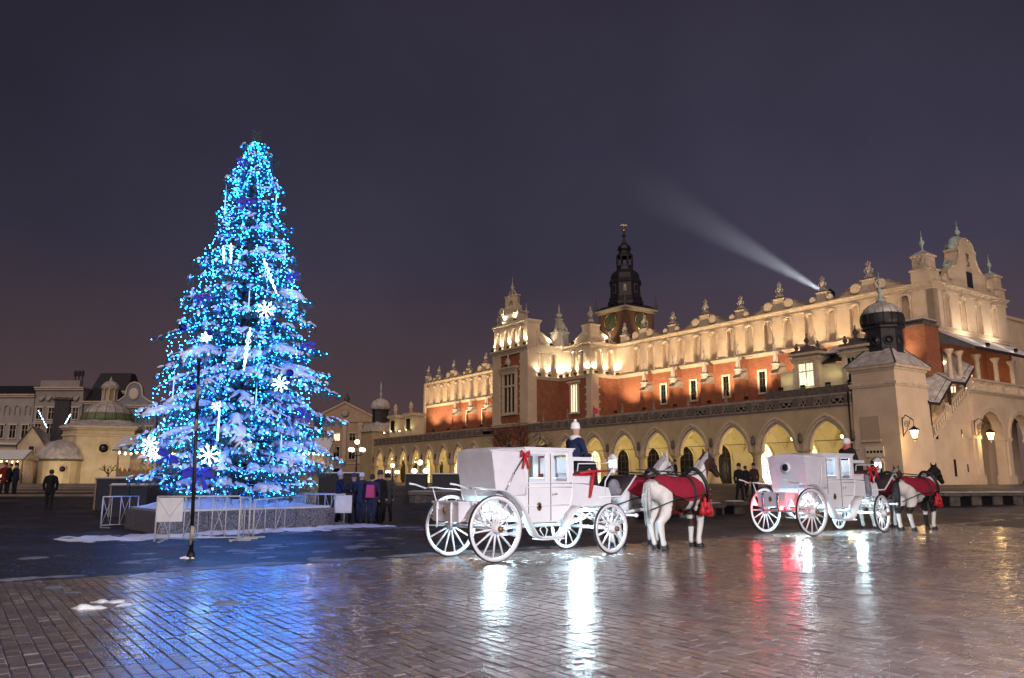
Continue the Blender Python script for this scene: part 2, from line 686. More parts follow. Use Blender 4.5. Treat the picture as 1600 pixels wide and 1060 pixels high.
# joint bed under the paving stones
bm = MB()
nn = 60
vs, fs = [], []
for i in range(nn + 1):
    v = -100 + 90 * i / nn
    for u in (-60.0, U_EDGE):
        x, y = h2w(v, u)
        vs.append((x, y, gz(x, y) - 0.007))
for i in range(nn):
    fs.append((2 * i, 2 * i + 2, 2 * i + 3, 2 * i + 1))
bm.add(vs, fs)
pavement = struct(bm.build('pavement', K['bed']))

SW, SL = 0.128, 0.225
rs = random.Random(3)


def stone_verts(w, l, rr):
    a, b = w / 2 - 0.0035, l / 2 - 0.0035
    bev = 0.007
    tx, ty, h = rr.gauss(0, 0.013), rr.gauss(0, 0.010), rr.gauss(0, 0.0018)
    top = []
    for sx, sy in ((-1, -1), (1, -1), (1, 1), (-1, 1)):
        x = sx * (a - bev) + rr.uniform(-.003, .003)
        y = sy * (b - bev) + rr.uniform(-.003, .003)
        top.append((x, y, h + x * tx + y * ty))
    low = [(sx * a, sy * b, -0.0045) for sx, sy in ((-1, -1), (1, -1), (1, 1), (-1, 1))]
    return low + top


SF = [(4, 5, 6, 7), (0, 1, 5, 4), (1, 2, 6, 5), (2, 3, 7, 6), (3, 0, 4, 7)]
cells = []
iv = int(-92 / SW)
while iv * SW < -20:
    v = iv * SW
    iv += 1
    u = U_EDGE - rs.random() * SL - 0.06
    while u > -34:
        l = SL * rs.uniform(0.8, 1.2)
        x, y = h2w(v, u - l / 2)
        if y > 5.2 and abs(x) < 0.67 * y + 0.5:
            cells.append((y, x, v, u - l / 2, l))
        u -= l
cells.sort()
variants = []
rv = random.Random(11)
for i in range(10):
    b = MB()
    b.add(stone_verts(SW, SL, rv), SF)
    me = b.mesh('paving_stone', K['paving'])
    at_ = me.attributes.new('rnd', 'FLOAT', 'POINT')
    for k in range(8):
        at_.data[k].value = i * 0.1
    variants.append(me)
near = [c for c in cells if abs(c[1]) < 0.655 * c[0]]
chosen = set(id(c) for c in near[:300])
for c in near[:300]:
    link('paving_stone', variants[rs.randrange(10)], pavement, (c[1], c[0], gz(c[1], c[0])), ANG, (1, c[4] / SL, 1))
b = MB()
rn = []
for c in cells:
    if id(c) in chosen:
        continue
    b.M = Matrix.Translation((c[1], c[0], gz(c[1], c[0]))) @ Matrix.Rotation(ANG, 4, 'Z')
    b.add(stone_verts(SW, c[4], rs), SF)
    rn.extend([rs.random()] * 8)
ps = stuff(b.build('paving_stones', K['paving'], pavement))
ps.data.attributes.new('rnd', 'FLOAT', 'POINT').data.foreach_set('value', rn)


# slush and snow lying on the ground
def snow_patch(name, fn, x0, x1, y0, y1, step, hmax=0.05, thr=0.0, seed=0.0, nsc=1.1):
    b = MB()
    idx = {}
    vs, fs = [], []
    nx_, ny_ = int((x1 - x0) / step), int((y1 - y0) / step)
    hh = {}
    for j in range(ny_ + 1):
        for i in range(nx_ + 1):
            x, y = x0 + i * step, y0 + j * step
            k = noise.fractal(Vector((x * nsc + seed, y * nsc, 0.3)), 0.9, 2.1, 4) * 0.75 + fn(x, y)
            hh[(i, j)] = k - thr
    def vid(i, j):
        if (i, j) not in idx:
            x, y = x0 + i * step, y0 + j * step
            k = hh[(i, j)]
            idx[(i, j)] = len(vs)
            vs.append((x + noise.noise(Vector((x * 9, y * 9, 1))) * step * .4, y, gz(x, y) - 0.012 + max(-0.006, min(1.0, k * 1.2)) * hmax + (0.012 if k > 0.05 else 0)))
        return idx[(i, j)]
    for j in range(ny_):
        for i in range(nx_):
            if max(hh[(i, j)], hh[(i + 1, j)], hh[(i + 1, j + 1)], hh[(i, j + 1)]) > 0:
                fs.append((vid(i, j), vid(i + 1, j), vid(i + 1, j + 1), vid(i, j + 1)))
    b.add(vs, fs, True)
    return stuff(b.build(name, K['snow'] if 'slush' not in name else K['slush']))


K['slush'] = mat('grey_slush', (0.30, 0.30, 0.34), (0.16, 0.155, 0.18), 5.0, 0.5, bump=0.4, bscale=22)


def band(x, y):
    v, u = w2h(x, y)
    d = u - U_EDGE
    return -0.42 + 0.60 * math.exp(-((d - 0.25) / 0.22) ** 2) - 0.012 * max(0, x + 4) ** 1.5


s1 = snow_patch('slush_along_the_paving_edge', band, -10, 6, 10, 27, 0.09, 0.035, 0.0, 5.0, 1.3)
tag(s1, 'grey slush lying along the edge of the wet paving', 'slush')

# iron drain grate let into the roadway
gp = ground(592, 859)
dg_ = thing('drain_grate', 'dark iron drain grate in the road left of the nearer carriage', 'drain', gp, ANG)
MB().box(-.42, .42, -.17, .17, -.02, .001).build('grate_pit', K['iron'], dg_)
for k in range(9):
    MB().box(-.40 + .09 * k, -.36 + .09 * k, -.15, .15, .001, .012).build('grate_bar', K['iron'], dg_)
MB().box(-.44, .44, .15, .18, .001, .014).build('grate_rim', K['iron'], dg_)
MB().box(-.44, .44, -.18, -.15, .001, .014).build('grate_rim', K['iron'], dg_)

# ================================================================== THE CLOTH HALL
hall = thing('cloth_hall', 'long floodlit market hall of red brick with cream arcaded attic and pointed arches', 'building', HN, ANG)


def frame(p0, p1, out):
    s = Vector((p1[0] - p0[0], p1[1] - p0[1], 0)).normalized()
    n = Vector((out[0], out[1], 0)).normalized()
    M = Matrix.Identity(4)
    M.col[0] = (*s, 0)
    M.col[1] = (*n, 0)
    M.col[2] = (0, 0, 1, 0)
    M.col[3] = (p0[0], p0[1], 0, 1)
    return M


def arch_pts(hw, rise, n=10):
    if rise <= hw * 1.001:
        return [(-hw * math.cos(PI * i / (2 * n)), rise * math.sin(PI * i / (2 * n))) for i in range(2 * n + 1)]
    r = (hw * hw + rise * rise) / (2 * hw)
    a1 = math.atan2(rise, r - hw)
    left = [(-hw + r - r * math.cos(a1 * i / n), r * math.sin(a1 * i / n)) for i in range(n + 1)]
    return left + [(-x, z) for x, z in left[-2::-1]]


def arch_panel(b, sc, hw, rise, zs, ztop, s0, s1, n0, n1, n=10):
    """wall from s0 to s1 above the springing with an arched opening, between depths n0 (back) and n1 (front)"""
    ap = [(sc + x, zs + z) for x, z in arch_pts(hw, rise, n)]
    pts = [(s0, zs)] + ap + [(s1, zs)]
    vs, fs = [], []
    for t in (n1, n0):
        for x, z in pts:
            vs.append((x, t, z))
            vs.append((x, t, ztop))
    m = len(pts)
    for i in range(m - 1):
        fs.append((2 * i, 2 * i + 2, 2 * i + 3, 2 * i + 1))
        o = 2 * m
        fs.append((o + 2 * i, o + 2 * i + 1, o + 2 * i + 3, o + 2 * i + 2))
        fs.append((2 * i, o + 2 * i, o + 2 * i + 2, 2 * i + 2))
    fs.append((0, 1, 2 * m + 1, 2 * m))
    fs.append((2 * m - 2, 2 * m - 1, 4 * m - 1, 4 * m - 2))
    fs.append((1, 2 * m - 1, 4 * m - 1, 2 * m + 1))
    b.add(vs, fs, False)


def arch_band(b, sc, hw, rise, zs, w, n0, n1, n=10, legs=0.0):
    a = arch_pts(hw, rise, n)
    c = arch_pts(hw + w, rise + w * (1.15 if rise > hw * 1.001 else 1.0), n)
    if legs:
        a = [(-hw, -legs)] + a + [(hw, -legs)]
        c = [(-hw - w, -legs)] + c + [(hw + w, -legs)]
    vs, fs = [], []
    for t in (n1, n0):
        for (x, z), (X, Z) in zip(a, c):
            vs.append((sc + x, t, zs + z))
            vs.append((sc + X, t, zs + Z))
    m = len(a)
    o = 2 * m
    for i in range(m - 1):
        fs.append((2 * i, 2 * i + 2, 2 * i + 3, 2 * i + 1))
        fs.append((2 * i, o + 2 * i, o + 2 * i + 2, 2 * i + 2))
        fs.append((2 * i + 1, 2 * i + 3, o + 2 * i + 3, o + 2 * i + 1))
    fs.append((0, 1, o + 1, o))
    fs.append((2 * m - 2, 2 * m - 1, o + 2 * m - 1, o + 2 * m - 2))
    b.add(vs, fs, False)


def spiral(b, c, r, turns, rad, n0, n1, flip=1):
    """flat scroll: a spiral roll of round section"""
    pts = []
    for i in range(int(turns * 14) + 1):
        t = i / 14 * 2 * PI
        q = r * (1 - 0.8 * i / (turns * 14))
        pts.append((c[0] + flip * q * math.cos(t), (n0 + n1) / 2, c[1] + q * math.sin(t)))
    b.tube(pts, [rad * (1 - 0.5 * i / len(pts)) for i in range(len(pts))], 5)


# shared meshes ------------------------------------------------------
def statue_mesh(k):
    """a weathered stone mask set on a small base with a curled crown"""
    b = MB()
    b.box(-.42, .42, -.3, .3, 0, .22)
    b.taper(-.34, .34, -.26, .26, .22, .5, .12, .08)
    b.lathe([(.16, .45), (.27, .62), (.36, .9), (.34, 1.15), (.24, 1.4), (.12, 1.52), (.03, 1.6)], 9, (0, 0, 0), True, sx=.9, sy=.8)
    for s in (-1, 1):
        b.tube([(s * .2, .05, .5), (s * .45, .05, .62), (s * .5, .05, .9), (s * .36, .05, 1.02)], [.09, .1, .09, .05], 6)
        b.ball((s * .14, .26, 1.12), (.08, .07, .07), 6, 5)
        b.tube([(s * .1, 0, 1.35), (s * .26, 0, 1.55), (s * .2, 0, 1.75)], [.1, .08, .03], 5)
    b.ball((0, .3, .98), (.07, .09, .11), 6, 5)
    b.tube([(0, 0, 1.5), (0.03 * k, 0, 1.7), (0, 0, 1.95)], [.1, .11, .03], 6)
    r_ = random.Random(k)
    b.v = [(x + r_.uniform(-.025, .025), y + r_.uniform(-.025, .025), z + r_.uniform(-.02, .02)) for x, y, z in b.v]
    return b.mesh('statue', K['pale_stone'])


STATUES = [statue_mesh(i) for i in range(3)]


def niche_mesh(hw, h, depth):
    """blind arch: two colonnettes with capitals and a rolled arch"""
    b = MB()
    zs = h - hw
    arch_band(b, 0, hw, hw, zs, .17, -.05, .16, 8)
    for s in (-1, 1):
        b.lathe([(.10, 0), (.10, .12), (.07, .16), (.065, zs - .24), (.09, zs - .18), (.13, zs - .06), (.14, zs)], 8, (s * (hw + .02), .06, 0))
    arch_band(b, 0, hw - .16, hw - .16, zs, .05, -depth, -depth + .06, 8, legs=zs)
    return b.mesh('niche', K['cream_trim'])


NICHE = niche_mesh(.52, 3.55, .46)


def volute_mesh(r, turns, flip):
    b = MB()
    spiral(b, (0, 0), r, turns, r * .2, -.06, .3, flip)
    b.M = Matrix.Rotation(PI / 2, 4, 'X')
    b.lathe([(r * .92, -.22), (r * .92, 0)], 18, (0, 0, 0), False)
    return b.mesh('volute', K['cream_trim'])


VOL = {(r, f): volute_mesh(r, 2.2, f) for r in (.55, .36) for f in (-1, 1)}


def hwin_mesh(w, h):
    b = MB()
    t = .22
    b.box(-w / 2 - t, -w / 2, -.02, .10, -t, h + t)
    b.box(w / 2, w / 2 + t, -.02, .10, -t, h + t)
    b.box(-w / 2, w / 2, -.02, .10, h, h + t)
    b.box(-w / 2 - .1, w / 2 + .1, -.02, .2, -t - .02, -.02)
    b.m = 1
    b.box(-w / 2, w / 2, .004, .018, 0, h)
    b.m = 2
    b.box(-.03, .03, .018, .055, 0, h)
    for k in (0.33, 0.66):
        b.box(-w / 2, w / 2, .018, .05, h * k - .025, h * k + .025)
    return b.mesh('window', [K['cream_trim'], K['win_dark'], K['wood_dark']])


HWIN = hwin_mesh(.85, 2.35)


def buttress_mesh():
    b = MB()
    b.m = 1
    b.box(-.42, .42, 0, 1.5, 9.3, 13.0)
    b.m = 0
    b.add([(-.5, 0, 13.0), (.5, 0, 13.0), (.5, 1.62, 13.0), (-.5, 1.62, 13.0), (-.45, 0, 13.9), (.45, 0, 13.9), (.45, 1.0, 13.75), (-.45, 1.0, 13.75), (-.5, 1.62, 13.15), (.5, 1.62, 13.15)],
          [(0, 1, 2, 3), (4, 7, 6, 5), (3, 2, 9, 8), (8, 9, 6, 7), (0, 3, 8, 7, 4), (1, 5, 6, 9, 2), (0, 4, 5, 1)])
    b.m = 1
    b.box(-.36, .36, 0, .8, 13.9, 15.3)
    b.m = 0
    b.taper(-.42, .42, 0, .9, 13.9, 14.3, .05, 0.0)
    return b.mesh('buttress', [K['stone'], K['brick']])


def pinnacle_mesh():
    b = MB()
    b.taper(-.28, .28, -.28, .28, 0, .5, .04, .04)
    b.box(-.34, .34, -.34, .34, .5, .62)
    b.taper(-.20, .20, -.20, .20, .62, 1.9, .04, .04)
    b.box(-.26, .26, -.26, .26, 1.9, 2.02)
    b.taper(-.17, .17, -.17, .17, 2.02, 2.9, .13, .13)
    b.ball((0, 0, 2.95), (.12, .12, .1), 6, 5)
    b.box(-.035, .035, -.035, .035, 3.0, 3.5)
    b.box(-.16, .16, -.035, .035, 3.2, 3.28)
    return b.mesh('pinnacle', K['pale_stone'])


BUTT, PINN = buttress_mesh(), pinnacle_mesh()
_b = MB()
_b.box(-.16, .16, -.16, .16, 0, .2)
_b.taper(-.12, .12, -.12, .12, .2, 1.5, .08, .08)
_b.taper(-.04, .04, -.04, .04, 1.5, 1.62, .04, .04)
OBEL = _b.mesh('obelisk', K['stone'])

Z_TERR, Z_STR, Z_COR = 9.4, 15.6, 19.9


def hl(name, M, s, n, z):
    """link a shared mesh on a run at (s, n, z), facing outwards"""
    def put(me, scale=None):
        o = link(name, me, hall)
        T = M @ Matrix.Translation((s, n, z))
        if scale:
            T = T @ Matrix.Diagonal((*scale, 1))
        o.matrix_local = T
        return o
    return put


def attic_run(p0, p1, out, niches, peds, brick_z=9.0, walls=True, wave=True, endcap=0.0, trim=K['cream_trim']):
    L = math.hypot(p1[0] - p0[0], p1[1] - p0[1])
    M = frame(p0, p1, out)
    if walls:
        b = MB(M)
        b.box(0, L, -.5, 0, brick_z, 15.35)
        b.build('brick_wall', K['brick'], hall)
    b = MB(M)
    b.box(-endcap, L, -.5, .10, 15.35, 15.62)
    b.box(-endcap, L, -.5, .22, 15.62, 15.78)
    b.build('string_course', trim, hall)
    # attic wall: back plane, piers and arches in front of it
    b = MB(M)
    b.box(0, L, -.8, -.48, 15.78, 19.45)
    hw, nh, zb = .52, 3.3, 15.95
    edges = [0] + [q for s in niches for q in (s - hw, s + hw)] + [L]
    b.box(0, L, -.48, 0, 15.78, zb)
    for i in range(0, len(edges), 2):
        if edges[i + 1] - edges[i] > .01:
            b.box(edges[i], edges[i + 1], -.48, 0, zb, 19.45)
    for s in niches:
        arch_panel(b, s, hw, hw, zb + nh - hw, 19.45, s - hw, s + hw, -.48, -.002, 7)
    b.build('attic_wall', K['cream'], hall)
    for s in niches:
        hl('niche', M, s, 0, zb)(NICHE, (1, 1, nh / 3.55))
    # entablature
    b = MB(M)
    b.box(-endcap, L, -.6, .07, 19.45, 19.6)
    b.box(-endcap, L, -.6, .02, 19.6, Z_COR)
    b.box(-endcap, L, -.6, .16, Z_COR, Z_COR + .12)
    b.box(-endcap, L, -.6, .34, Z_COR + .12, Z_COR + .26)
    b.build('cornice', trim, hall)
    zc = Z_COR + .26
    for i in range(1, int(L / 2.63)):
        pass
    if not wave:
        return M
    # crest
    for i, (s, kind) in enumerate(peds):
        h = 1.35 if kind == 'big' else 1.05
        w = .75 if kind == 'big' else .62
        b = MB(M)
        b.box(s - w, s + w, -.55, .02, zc, zc + h)
        b.box(s - w - .1, s + w + .1, -.62, .1, zc + h, zc + h + .13)
        b.build('pedestal', trim, hall)
        b = MB(M)
        b.taper(s - w - .1, s + w + .1, -.62, .1, zc + h + .131, zc + h + .3, .25, .2)
        b.build('pedestal_cap', K['dark_stone'], hall)
        o = hl('statue', M, s, -.27, zc + h + .28)(STATUES[i % 3], (.9, .9, .98 if kind == 'big' else .85))
    for i in range(len(peds) - 1):
        (sa, ka), (sb, kb) = peds[i], peds[i + 1]
        wa = (.75 if ka == 'big' else .62)
        wb = (.75 if kb == 'big' else .62)
        a, c = sa + wa, sb - wb
        if c - a < 1.0:
            continue
        d = c - a
        # the crest swings down from the big pedestal to the small one
        prof = []
        big_first = ka == 'big'
        for k in range(17):
            t = k / 16
            tt = t if big_first else 1 - t
            z = .22 + 1.05 * (0.5 + 0.5 * math.cos(PI * min(1, tt / .82))) ** 0.9
            if tt > .86:
                z = .22 + .55 * math.sin((tt - .86) / .14 * PI * .75)
            prof.append((a + d * t, zc + max(.2, z)))
        b = MB(M)
        b.prism([(a, zc)] + prof + [(c, zc)], -.40, -.02)
        b.build('crest', K['cream'], hall)
        b = MB(M)
        pts = [(x, -.2, z + .03) for x, z in prof]
        vs = []
        for x, _, z in pts:
            vs += [(x, -.48, z), (x, .07, z), (x, .07, z - .14), (x, -.48, z - .14)]
        fs = []
        for k in range(len(pts) - 1):
            for q in range(4):
                fs.append((4 * k + q, 4 * k + (q + 1) % 4, 4 * k + 4 + (q + 1) % 4, 4 * k + 4 + q))
        b.add(vs, fs)
        b.build('crest_moulding', K['stone'], hall)
        sb_, ss_ = (a + .62, c - .42) if big_first else (c - .62, a + .42)
        fl = -1 if big_first else 1
        hl('volute', M, sb_, .02, zc + .68)(VOL[(.55, fl)])
        hl('volute', M, ss_, .02, zc + .42)(VOL[(.36, -fl)])
    return M


def peds_for(L, first, sp, kinds):
    out, s, i = [], first, 0
    while s < L:
        out.append((s, kinds[i % 2]))
        s += sp
        i += 1
    return out


# ---- nave, near half of the long side (u 0 .. 43.7)
nich = [2.85 + 2.635 * i for i in range(15)]
peds = [(.6, 'big'), (6.36, 'small'), (11.64, 'big'), (17.03, 'small'), (22.44, 'big'), (27.76, 'small'), (33.2, 'big'), (38.4, 'small'), (42.2, 'big')]
peds = [(s, 'big' if k == 'small' else 'small') for s, k in peds]
M1 = attic_run((0, 0), (0, 43.7), (-1, 0), nich, peds)
for u in (35.0, 29.95, 24.9, 19.75, 14.7):
    hl('window', M1, u, 0.002, 11.35)(HWIN)
for u in (37.35, 32.26, 27.16, 22.16, 17.06, 12.0):
    hl('buttress', M1, u, 0, 0)(BUTT)
    hl('pinnacle', M1, u, 1.15, 13.55)(PINN)
# ---- nave, far half (u 58.7 .. 98)
nich2 = [1.5 + 2.635 * i for i in range(15)]
peds2 = [(2.2, 'small'), (7.6, 'big'), (13.0, 'small'), (18.4, 'big'), (23.8, 'small'), (29.2, 'big'), (34.6, 'small'), (38.7, 'big')]
M2 = attic_run((0, 58.7), (0, 98.0), (-1, 0), nich2, peds2)
for s in (3.3, 8.4, 13.5, 18.6, 23.7):
    hl('window', M2, s, 0.002, 11.35)(HWIN)
for s in (5.9, 11.0, 16.1, 21.2, 26.3):
    hl('buttress', M2, s, 0, 0)(BUTT)
    hl('pinnacle', M2, s, 1.15, 13.55)(PINN)
b = MB()
b.box(-.3, 15.0, 97.6, 98.2, 9, 20.1)
b.build('far_end_wall', K['cream'], hall)

# ---- stepped middle wing
UA, UB, VA, VB = 50.24, 43.7, -10.5, -4.74
# side of the front block, facing the near end
M3 = attic_run((VB, UA), (VA + 1.4, UA), (0, -1), [1.3, 3.4], [], brick_z=9.0, wave=False)
# face parallel to the long side
M4 = attic_run((VB, UB), (VB, UA), (-1, 0), [1.9, 3.6], [], brick_z=9.0, wave=False)
# near side of the wing
M5 = attic_run((0, UB), (VB, UB), (0, -1), [1.2, 3.2], [], brick_z=9.0, wave=False)
zc = Z_COR + .26
# corner pier of the wing with quoins
b = MB()
b.box(VB - .12, VB + 1.25, UB - .1, UB + .9, 9.0, 15.35)
b.build('corner_pier', K['tower_stucco'], hall)
QUO = MB().box(-.16, .16, -.03, .03, 0, .28).mesh('quoin', K['cream_trim'])
for k in range(10):
    if k % 2 == 0:
        link('quoin', QUO, hall, (VB + 1.36, UB - .06, 9.9 + k * .5))
        link('quoin', QUO, hall, (VB - .09, UB + 1.02, 9.9 + k * .5), PI / 2)


def side_crest(M, L, prof_hi_first, h=1.7):
    prof = []
    for k in range(13):
        t = k / 12
        tt = t if prof_hi_first else 1 - t
        prof.append((L * t, zc + .25 + h * (0.5 + .5 * math.cos(PI * min(1, tt / .9))) ** .8))
    b = MB(M)
    b.prism([(0, zc)] + prof + [(L, zc)], -.45, -.02)
    b.build('crest', K['cream'], hall)
    b = MB(M)
    b.tube([(x, .0, z) for x, z in prof], .11, 6)
    b.build('crest_moulding', K['cream_trim'], hall)
    hl('volute', M, (L * .22 if prof_hi_first else L * .78), .02, zc + .8)(VOL[(.55, -1 if prof_hi_first else 1)])


side_crest(M3, 4.2, False)
side_crest(M4, 4.6, True)
side_crest(M5, 3.4, False, 1.4)
# pedestal with figure over the wing corner, and a small seated figure beside it
b = MB()
b.box(VB - .1, VB + 1.6, UB - .1, UB + 1.6, zc, zc + 2.3)
b.box(VB - .2, VB + 1.7, UB - .2, UB + 1.7, zc + 2.3, zc + 2.5)
b.build('pedestal', K['cream_trim'], hall)
b = MB()
b.taper(VB - .2, VB + 1.7, UB - .2, UB + 1.7, zc + 2.501, zc + 2.8, .4, .4)
b.build('pedestal_cap', K['dark_stone'], hall)
link('statue', STATUES[0], hall, (VB + .75, UB + .75, zc + 2.75), PI / 3, (1.2, 1.2, 1.25))
link('statue', STATUES[1], hall, (-1.0, UB + .2, zc + .2), 0.3, (.9, .9, .9))
# obelisk finial with scrolls on the inner corner
b = MB()
cx_, cy_ = VB - .3, UA - .2
b.box(cx_ - .9, cx_ + .9, cy_ - .9, cy_ + .9, zc, zc + 2.0)
b.box(cx_ - 1.05, cx_ + 1.05, cy_ - 1.05, cy_ + 1.05, zc + 2.0, zc + 2.2)
b.taper(cx_ - .6, cx_ + .6, cy_ - .6, cy_ + .6, zc + 2.2, zc + 4.0, .28, .28)
b.box(cx_ - .42, cx_ + .42, cy_ - .42, cy_ + .42, zc + 4.0, zc + 4.15)
b.lathe([(.2, 4.15), (.5, 4.6), (.42, 4.85), (.16, 5.0), (.18, 5.2), (.1, 5.8), (.01, 6.4)], 8, (cx_, cy_, zc))
b.build('obelisk_finial', K['pale_stone'], hall)
for s in (-1, 1):
    b = MB()
    b.tube([(cx_ + s * .95, cy_ - .5, zc + 2.2), (cx_ + s * .9, cy_ - .5, zc + 2.7), (cx_ + s * .5, cy_ - .5, zc + 3.1), (cx_ + s * .4, cy_ - .5, zc + 3.6)], [.22, .2, .15, .06], 6)
    b.build('finial_scroll', K['pale_stone'], hall)

# ---- front block of the middle wing (u 50.24 .. 58.7, face at v -10.5)
FL = 58.7 - UA
MF = frame((VA, UA), (VA, 58.7), (-1, 0))
b = MB(MF)
b.box(0, FL, -5.7, 0, 1.2, 9.2)
b.box(1.7, FL - 1.7, -5.7, -.12, 9.2, 19.2)
b.build('front_brick_wall', K['brick'], hall)
b = MB(MF)
for a, c in ((-.1, 1.75), (FL - 1.75, FL + .1)):
    b.box(a, c, -1.45, .10, 9.2, 19.2)
b.build('corner_pier', K['tower_stucco'], hall)
for k in range(18):
    if k % 2 == 0:
        for s in (1.88, FL - 1.88):
            hl('quoin', MF, s, .02, 9.5 + k * .52)(QUO)
b = MB(MF)
b.box(-.2, FL + .2, -6, .14, 9.0, 9.3)
b.box(-.2, FL + .2, -6, .3, 9.3, 9.45)
b.build('middle_cornice', K['cream_trim'], hall)
b = MB(MF)
b.box(-.15, FL + .15, -6, .12, 19.2, 19.55)
b.box(-.2, FL + .2, -6, .26, 19.55, 19.8)
b.box(-.3, FL + .3, -6, .5, 19.8, 20.05)
b.build('cornice', K['cream_trim'], hall)
# tall mullioned window with hood
wc = FL / 2 + .15
b = MB(MF)
for a, c in ((wc - 1.75, wc - 1.35), (wc + 1.35, wc + 1.75)):
    b.box(a, c, -.2, .14, 11.0, 16.4)
b.box(wc - 1.75, wc + 1.75, -.2, .2, 10.6, 11.0)
b.box(wc - 1.75, wc + 1.75, -.2, .2, 16.4, 17.0)
b.box(wc - 2.0, wc + 2.0, -.2, .45, 17.0, 17.2)
b.box(wc - 2.2, wc + 2.2, -.2, .6, 17.2, 17.4)
b.build('window_surround', K['cream_trim'], hall)
b = MB(MF)
b.box(wc - 1.35, wc + 1.35, -.15, -.1, 11.0, 16.4)
bw = b.build('window', K['win_dark'], hall)
b = MB(MF)
for q in (-.45, .45):
    b.box(wc + q - .09, wc + q + .09, -.1, .06, 11.0, 16.4)
b.box(wc - 1.35, wc + 1.35, -.1, .061, 14.6, 14.85)
b.build('mullion', K['cream_trim'], bw)
b = MB(MF)
for k in range(9):
    b.box(wc - 1.8 + k * .45 - .1, wc - 1.8 + k * .45 + .1, .0, .35, 16.75, 16.98)
b.build('dentils', K['cream_trim'], hall)
b = MB(MF)
b.lathe([(.2, 17.45), (.5, 17.9), (.35, 18.4), (.1, 18.8), (.18, 19.0), (.02, 19.2)], 8, (wc, .25, 0))
b.build('crest_ornament', K['pale_stone'], hall)
# lower storey: pointed gateway and niches
b = MB(MF)
arch_band(b, FL / 2, 1.5, 2.2, 4.4, .35, -.05, .25, 10, legs=3.2)
b.build('gateway_arch', K['stone'], hall)
b = MB(MF)
ap = [(FL / 2 + x, 4.4 + z) for x, z in arch_pts(1.5, 2.2)]
b.prism([(FL / 2 - 1.5, 1.2)] + ap + [(FL / 2 + 1.5, 1.2)], .01, .06)
b.build('gateway_door', K['wood_dark'], hall)
# upper storey with four niches, open side returns
Z2, Z3 = 20.05, 23.3
b = MB(MF)
b.box(.1, FL - .1, -2.2, -.32, Z2, Z3)
ns = [1.35 + i * (FL - 2.7) / 3 for i in range(4)]
ed = [.1] + [q for s in ns for q in (s - .5, s + .5)] + [FL - .1]
for i in range(0, len(ed), 2):
    b.box(ed[i], ed[i + 1], -.32, 0, Z2, Z3)
for s in ns:
    arch_panel(b, s, .5, .5, Z3 - 1.0, Z3, s - .5, s + .5, -.32, -.002, 6)
b.build('upper_storey_wall', K['cream'], hall)
for s in ns:
    hl('niche', MF, s, 0, Z2)(NICHE, (.96, 1, .78))
b = MB(MF)
b.box(0, FL, -2.3, .1, Z3, Z3 + .25)
b.box(-.15, FL + .15, -2.4, .3, Z3 + .25, Z3 + .5)
b.build('upper_cornice', K['cream_trim'], hall)
b = MB(MF)
zz = Z3 + .5
b.box(1.6, FL - 1.6, -1.2, 0, zz, zz + 1.2)
b.box(1.4, FL - 1.4, -1.3, .15, zz + 1.2, zz + 1.4)
b.box(2.8, FL - 2.8, -1.0, 0, zz + 1.4, zz + 2.5)
arch_panel(b, FL / 2, .8, .8, zz + 2.5, zz + 3.9, FL / 2 - 1.25, FL / 2 + 1.25, -.8, 0, 8)
b.box(FL / 2 - 1.25, FL / 2 + 1.25, -.8, -.4, zz + 2.5, zz + 3.9)
b.box(FL / 2 - 1.4, FL / 2 + 1.4, -.9, .12, zz + 3.9, zz + 4.05)
b.build('gable', K['cream_trim'], hall)
for s, sg in ((1.5, 1), (FL - 1.5, -1)):
    hl('volute', MF, s + sg * .75, .02, zz + 1.95)(VOL[(.55, sg)])


def finial_mesh(h, m):
    b = MB()
    k = h / 3.0
    b.lathe([(.26 * k, 0), (.3 * k, .15 * k), (.12 * k, .4 * k), (.1 * k, .8 * k), (.2 * k, .9 * k), (.34 * k, 1.2 * k), (.34 * k, 1.4 * k), (.14 * k, 1.7 * k),
             (.08 * k, 1.85 * k), (.14 * k, 2.0 * k), (.05 * k, 2.15 * k), (.03 * k, 3.0 * k)], 10)
    return b.mesh('finial', m)


FIN_W, FIN_C = finial_mesh(2.6, K['pale_stone']), finial_mesh(3.0, K['copper'])
hl('finial', MF, FL / 2, -.4, zz + 4.05)(FIN_W, (1, 1, 1.05))
for s in (.7, FL - .7):
    hl('finial', MF, s, -.3, zz)(FIN_W, (.9, .9, .9))
b = MB()
arc = [(FL / 2 - 1.0 + .1 * k, zz + 4.05 + .9 * math.sin(PI * k / 20)) for k in range(21)]
b.M = MF
b.tube([(x, -.4, z) for x, z in arc], .1, 6)
b.build('gable_arch', K['cream_trim'], hall)
# wide window on the recessed face
b = MB(M4)
b.box(2.55, 2.85, 0, .14, 10.8, 14.6)
b.box(4.15, 4.45, 0, .14, 10.8, 14.6)
b.box(2.35, 4.65, 0, .2, 14.6, 14.85)
b.box(2.2, 4.8, 0, .38, 14.85, 15.1)
b.box(2.45, 4.55, 0, .22, 10.55, 10.8)
b.build('window_surround', K['cream_trim'], hall)
b = MB(M4)
b.box(2.85, 4.15, .003, .03, 10.8, 14.6)
w_ = b.build('window', K['win_lit'], hall)
b = MB(M4)
for q in (3.22, 3.78):
    b.lathe([(.1, 10.8), (.075, 10.95), (.075, 14.3), (.12, 14.6)], 8, (q, .09, 0))
b.build('mullion', K['cream_trim'], w_)

# ---- roofs behind the crests
b = MB()
b.box(.6, 14.4, .6, 97.5, 18.8, 19.6)
b.box(VA + 1, .6, UA + .6, 58.2, 18.8, 19.7)
b.box(VB + .6, .6, UB + .6, UA + .7, 18.8, 19.5)
b.build('roof', K['dark_roof'], hall)

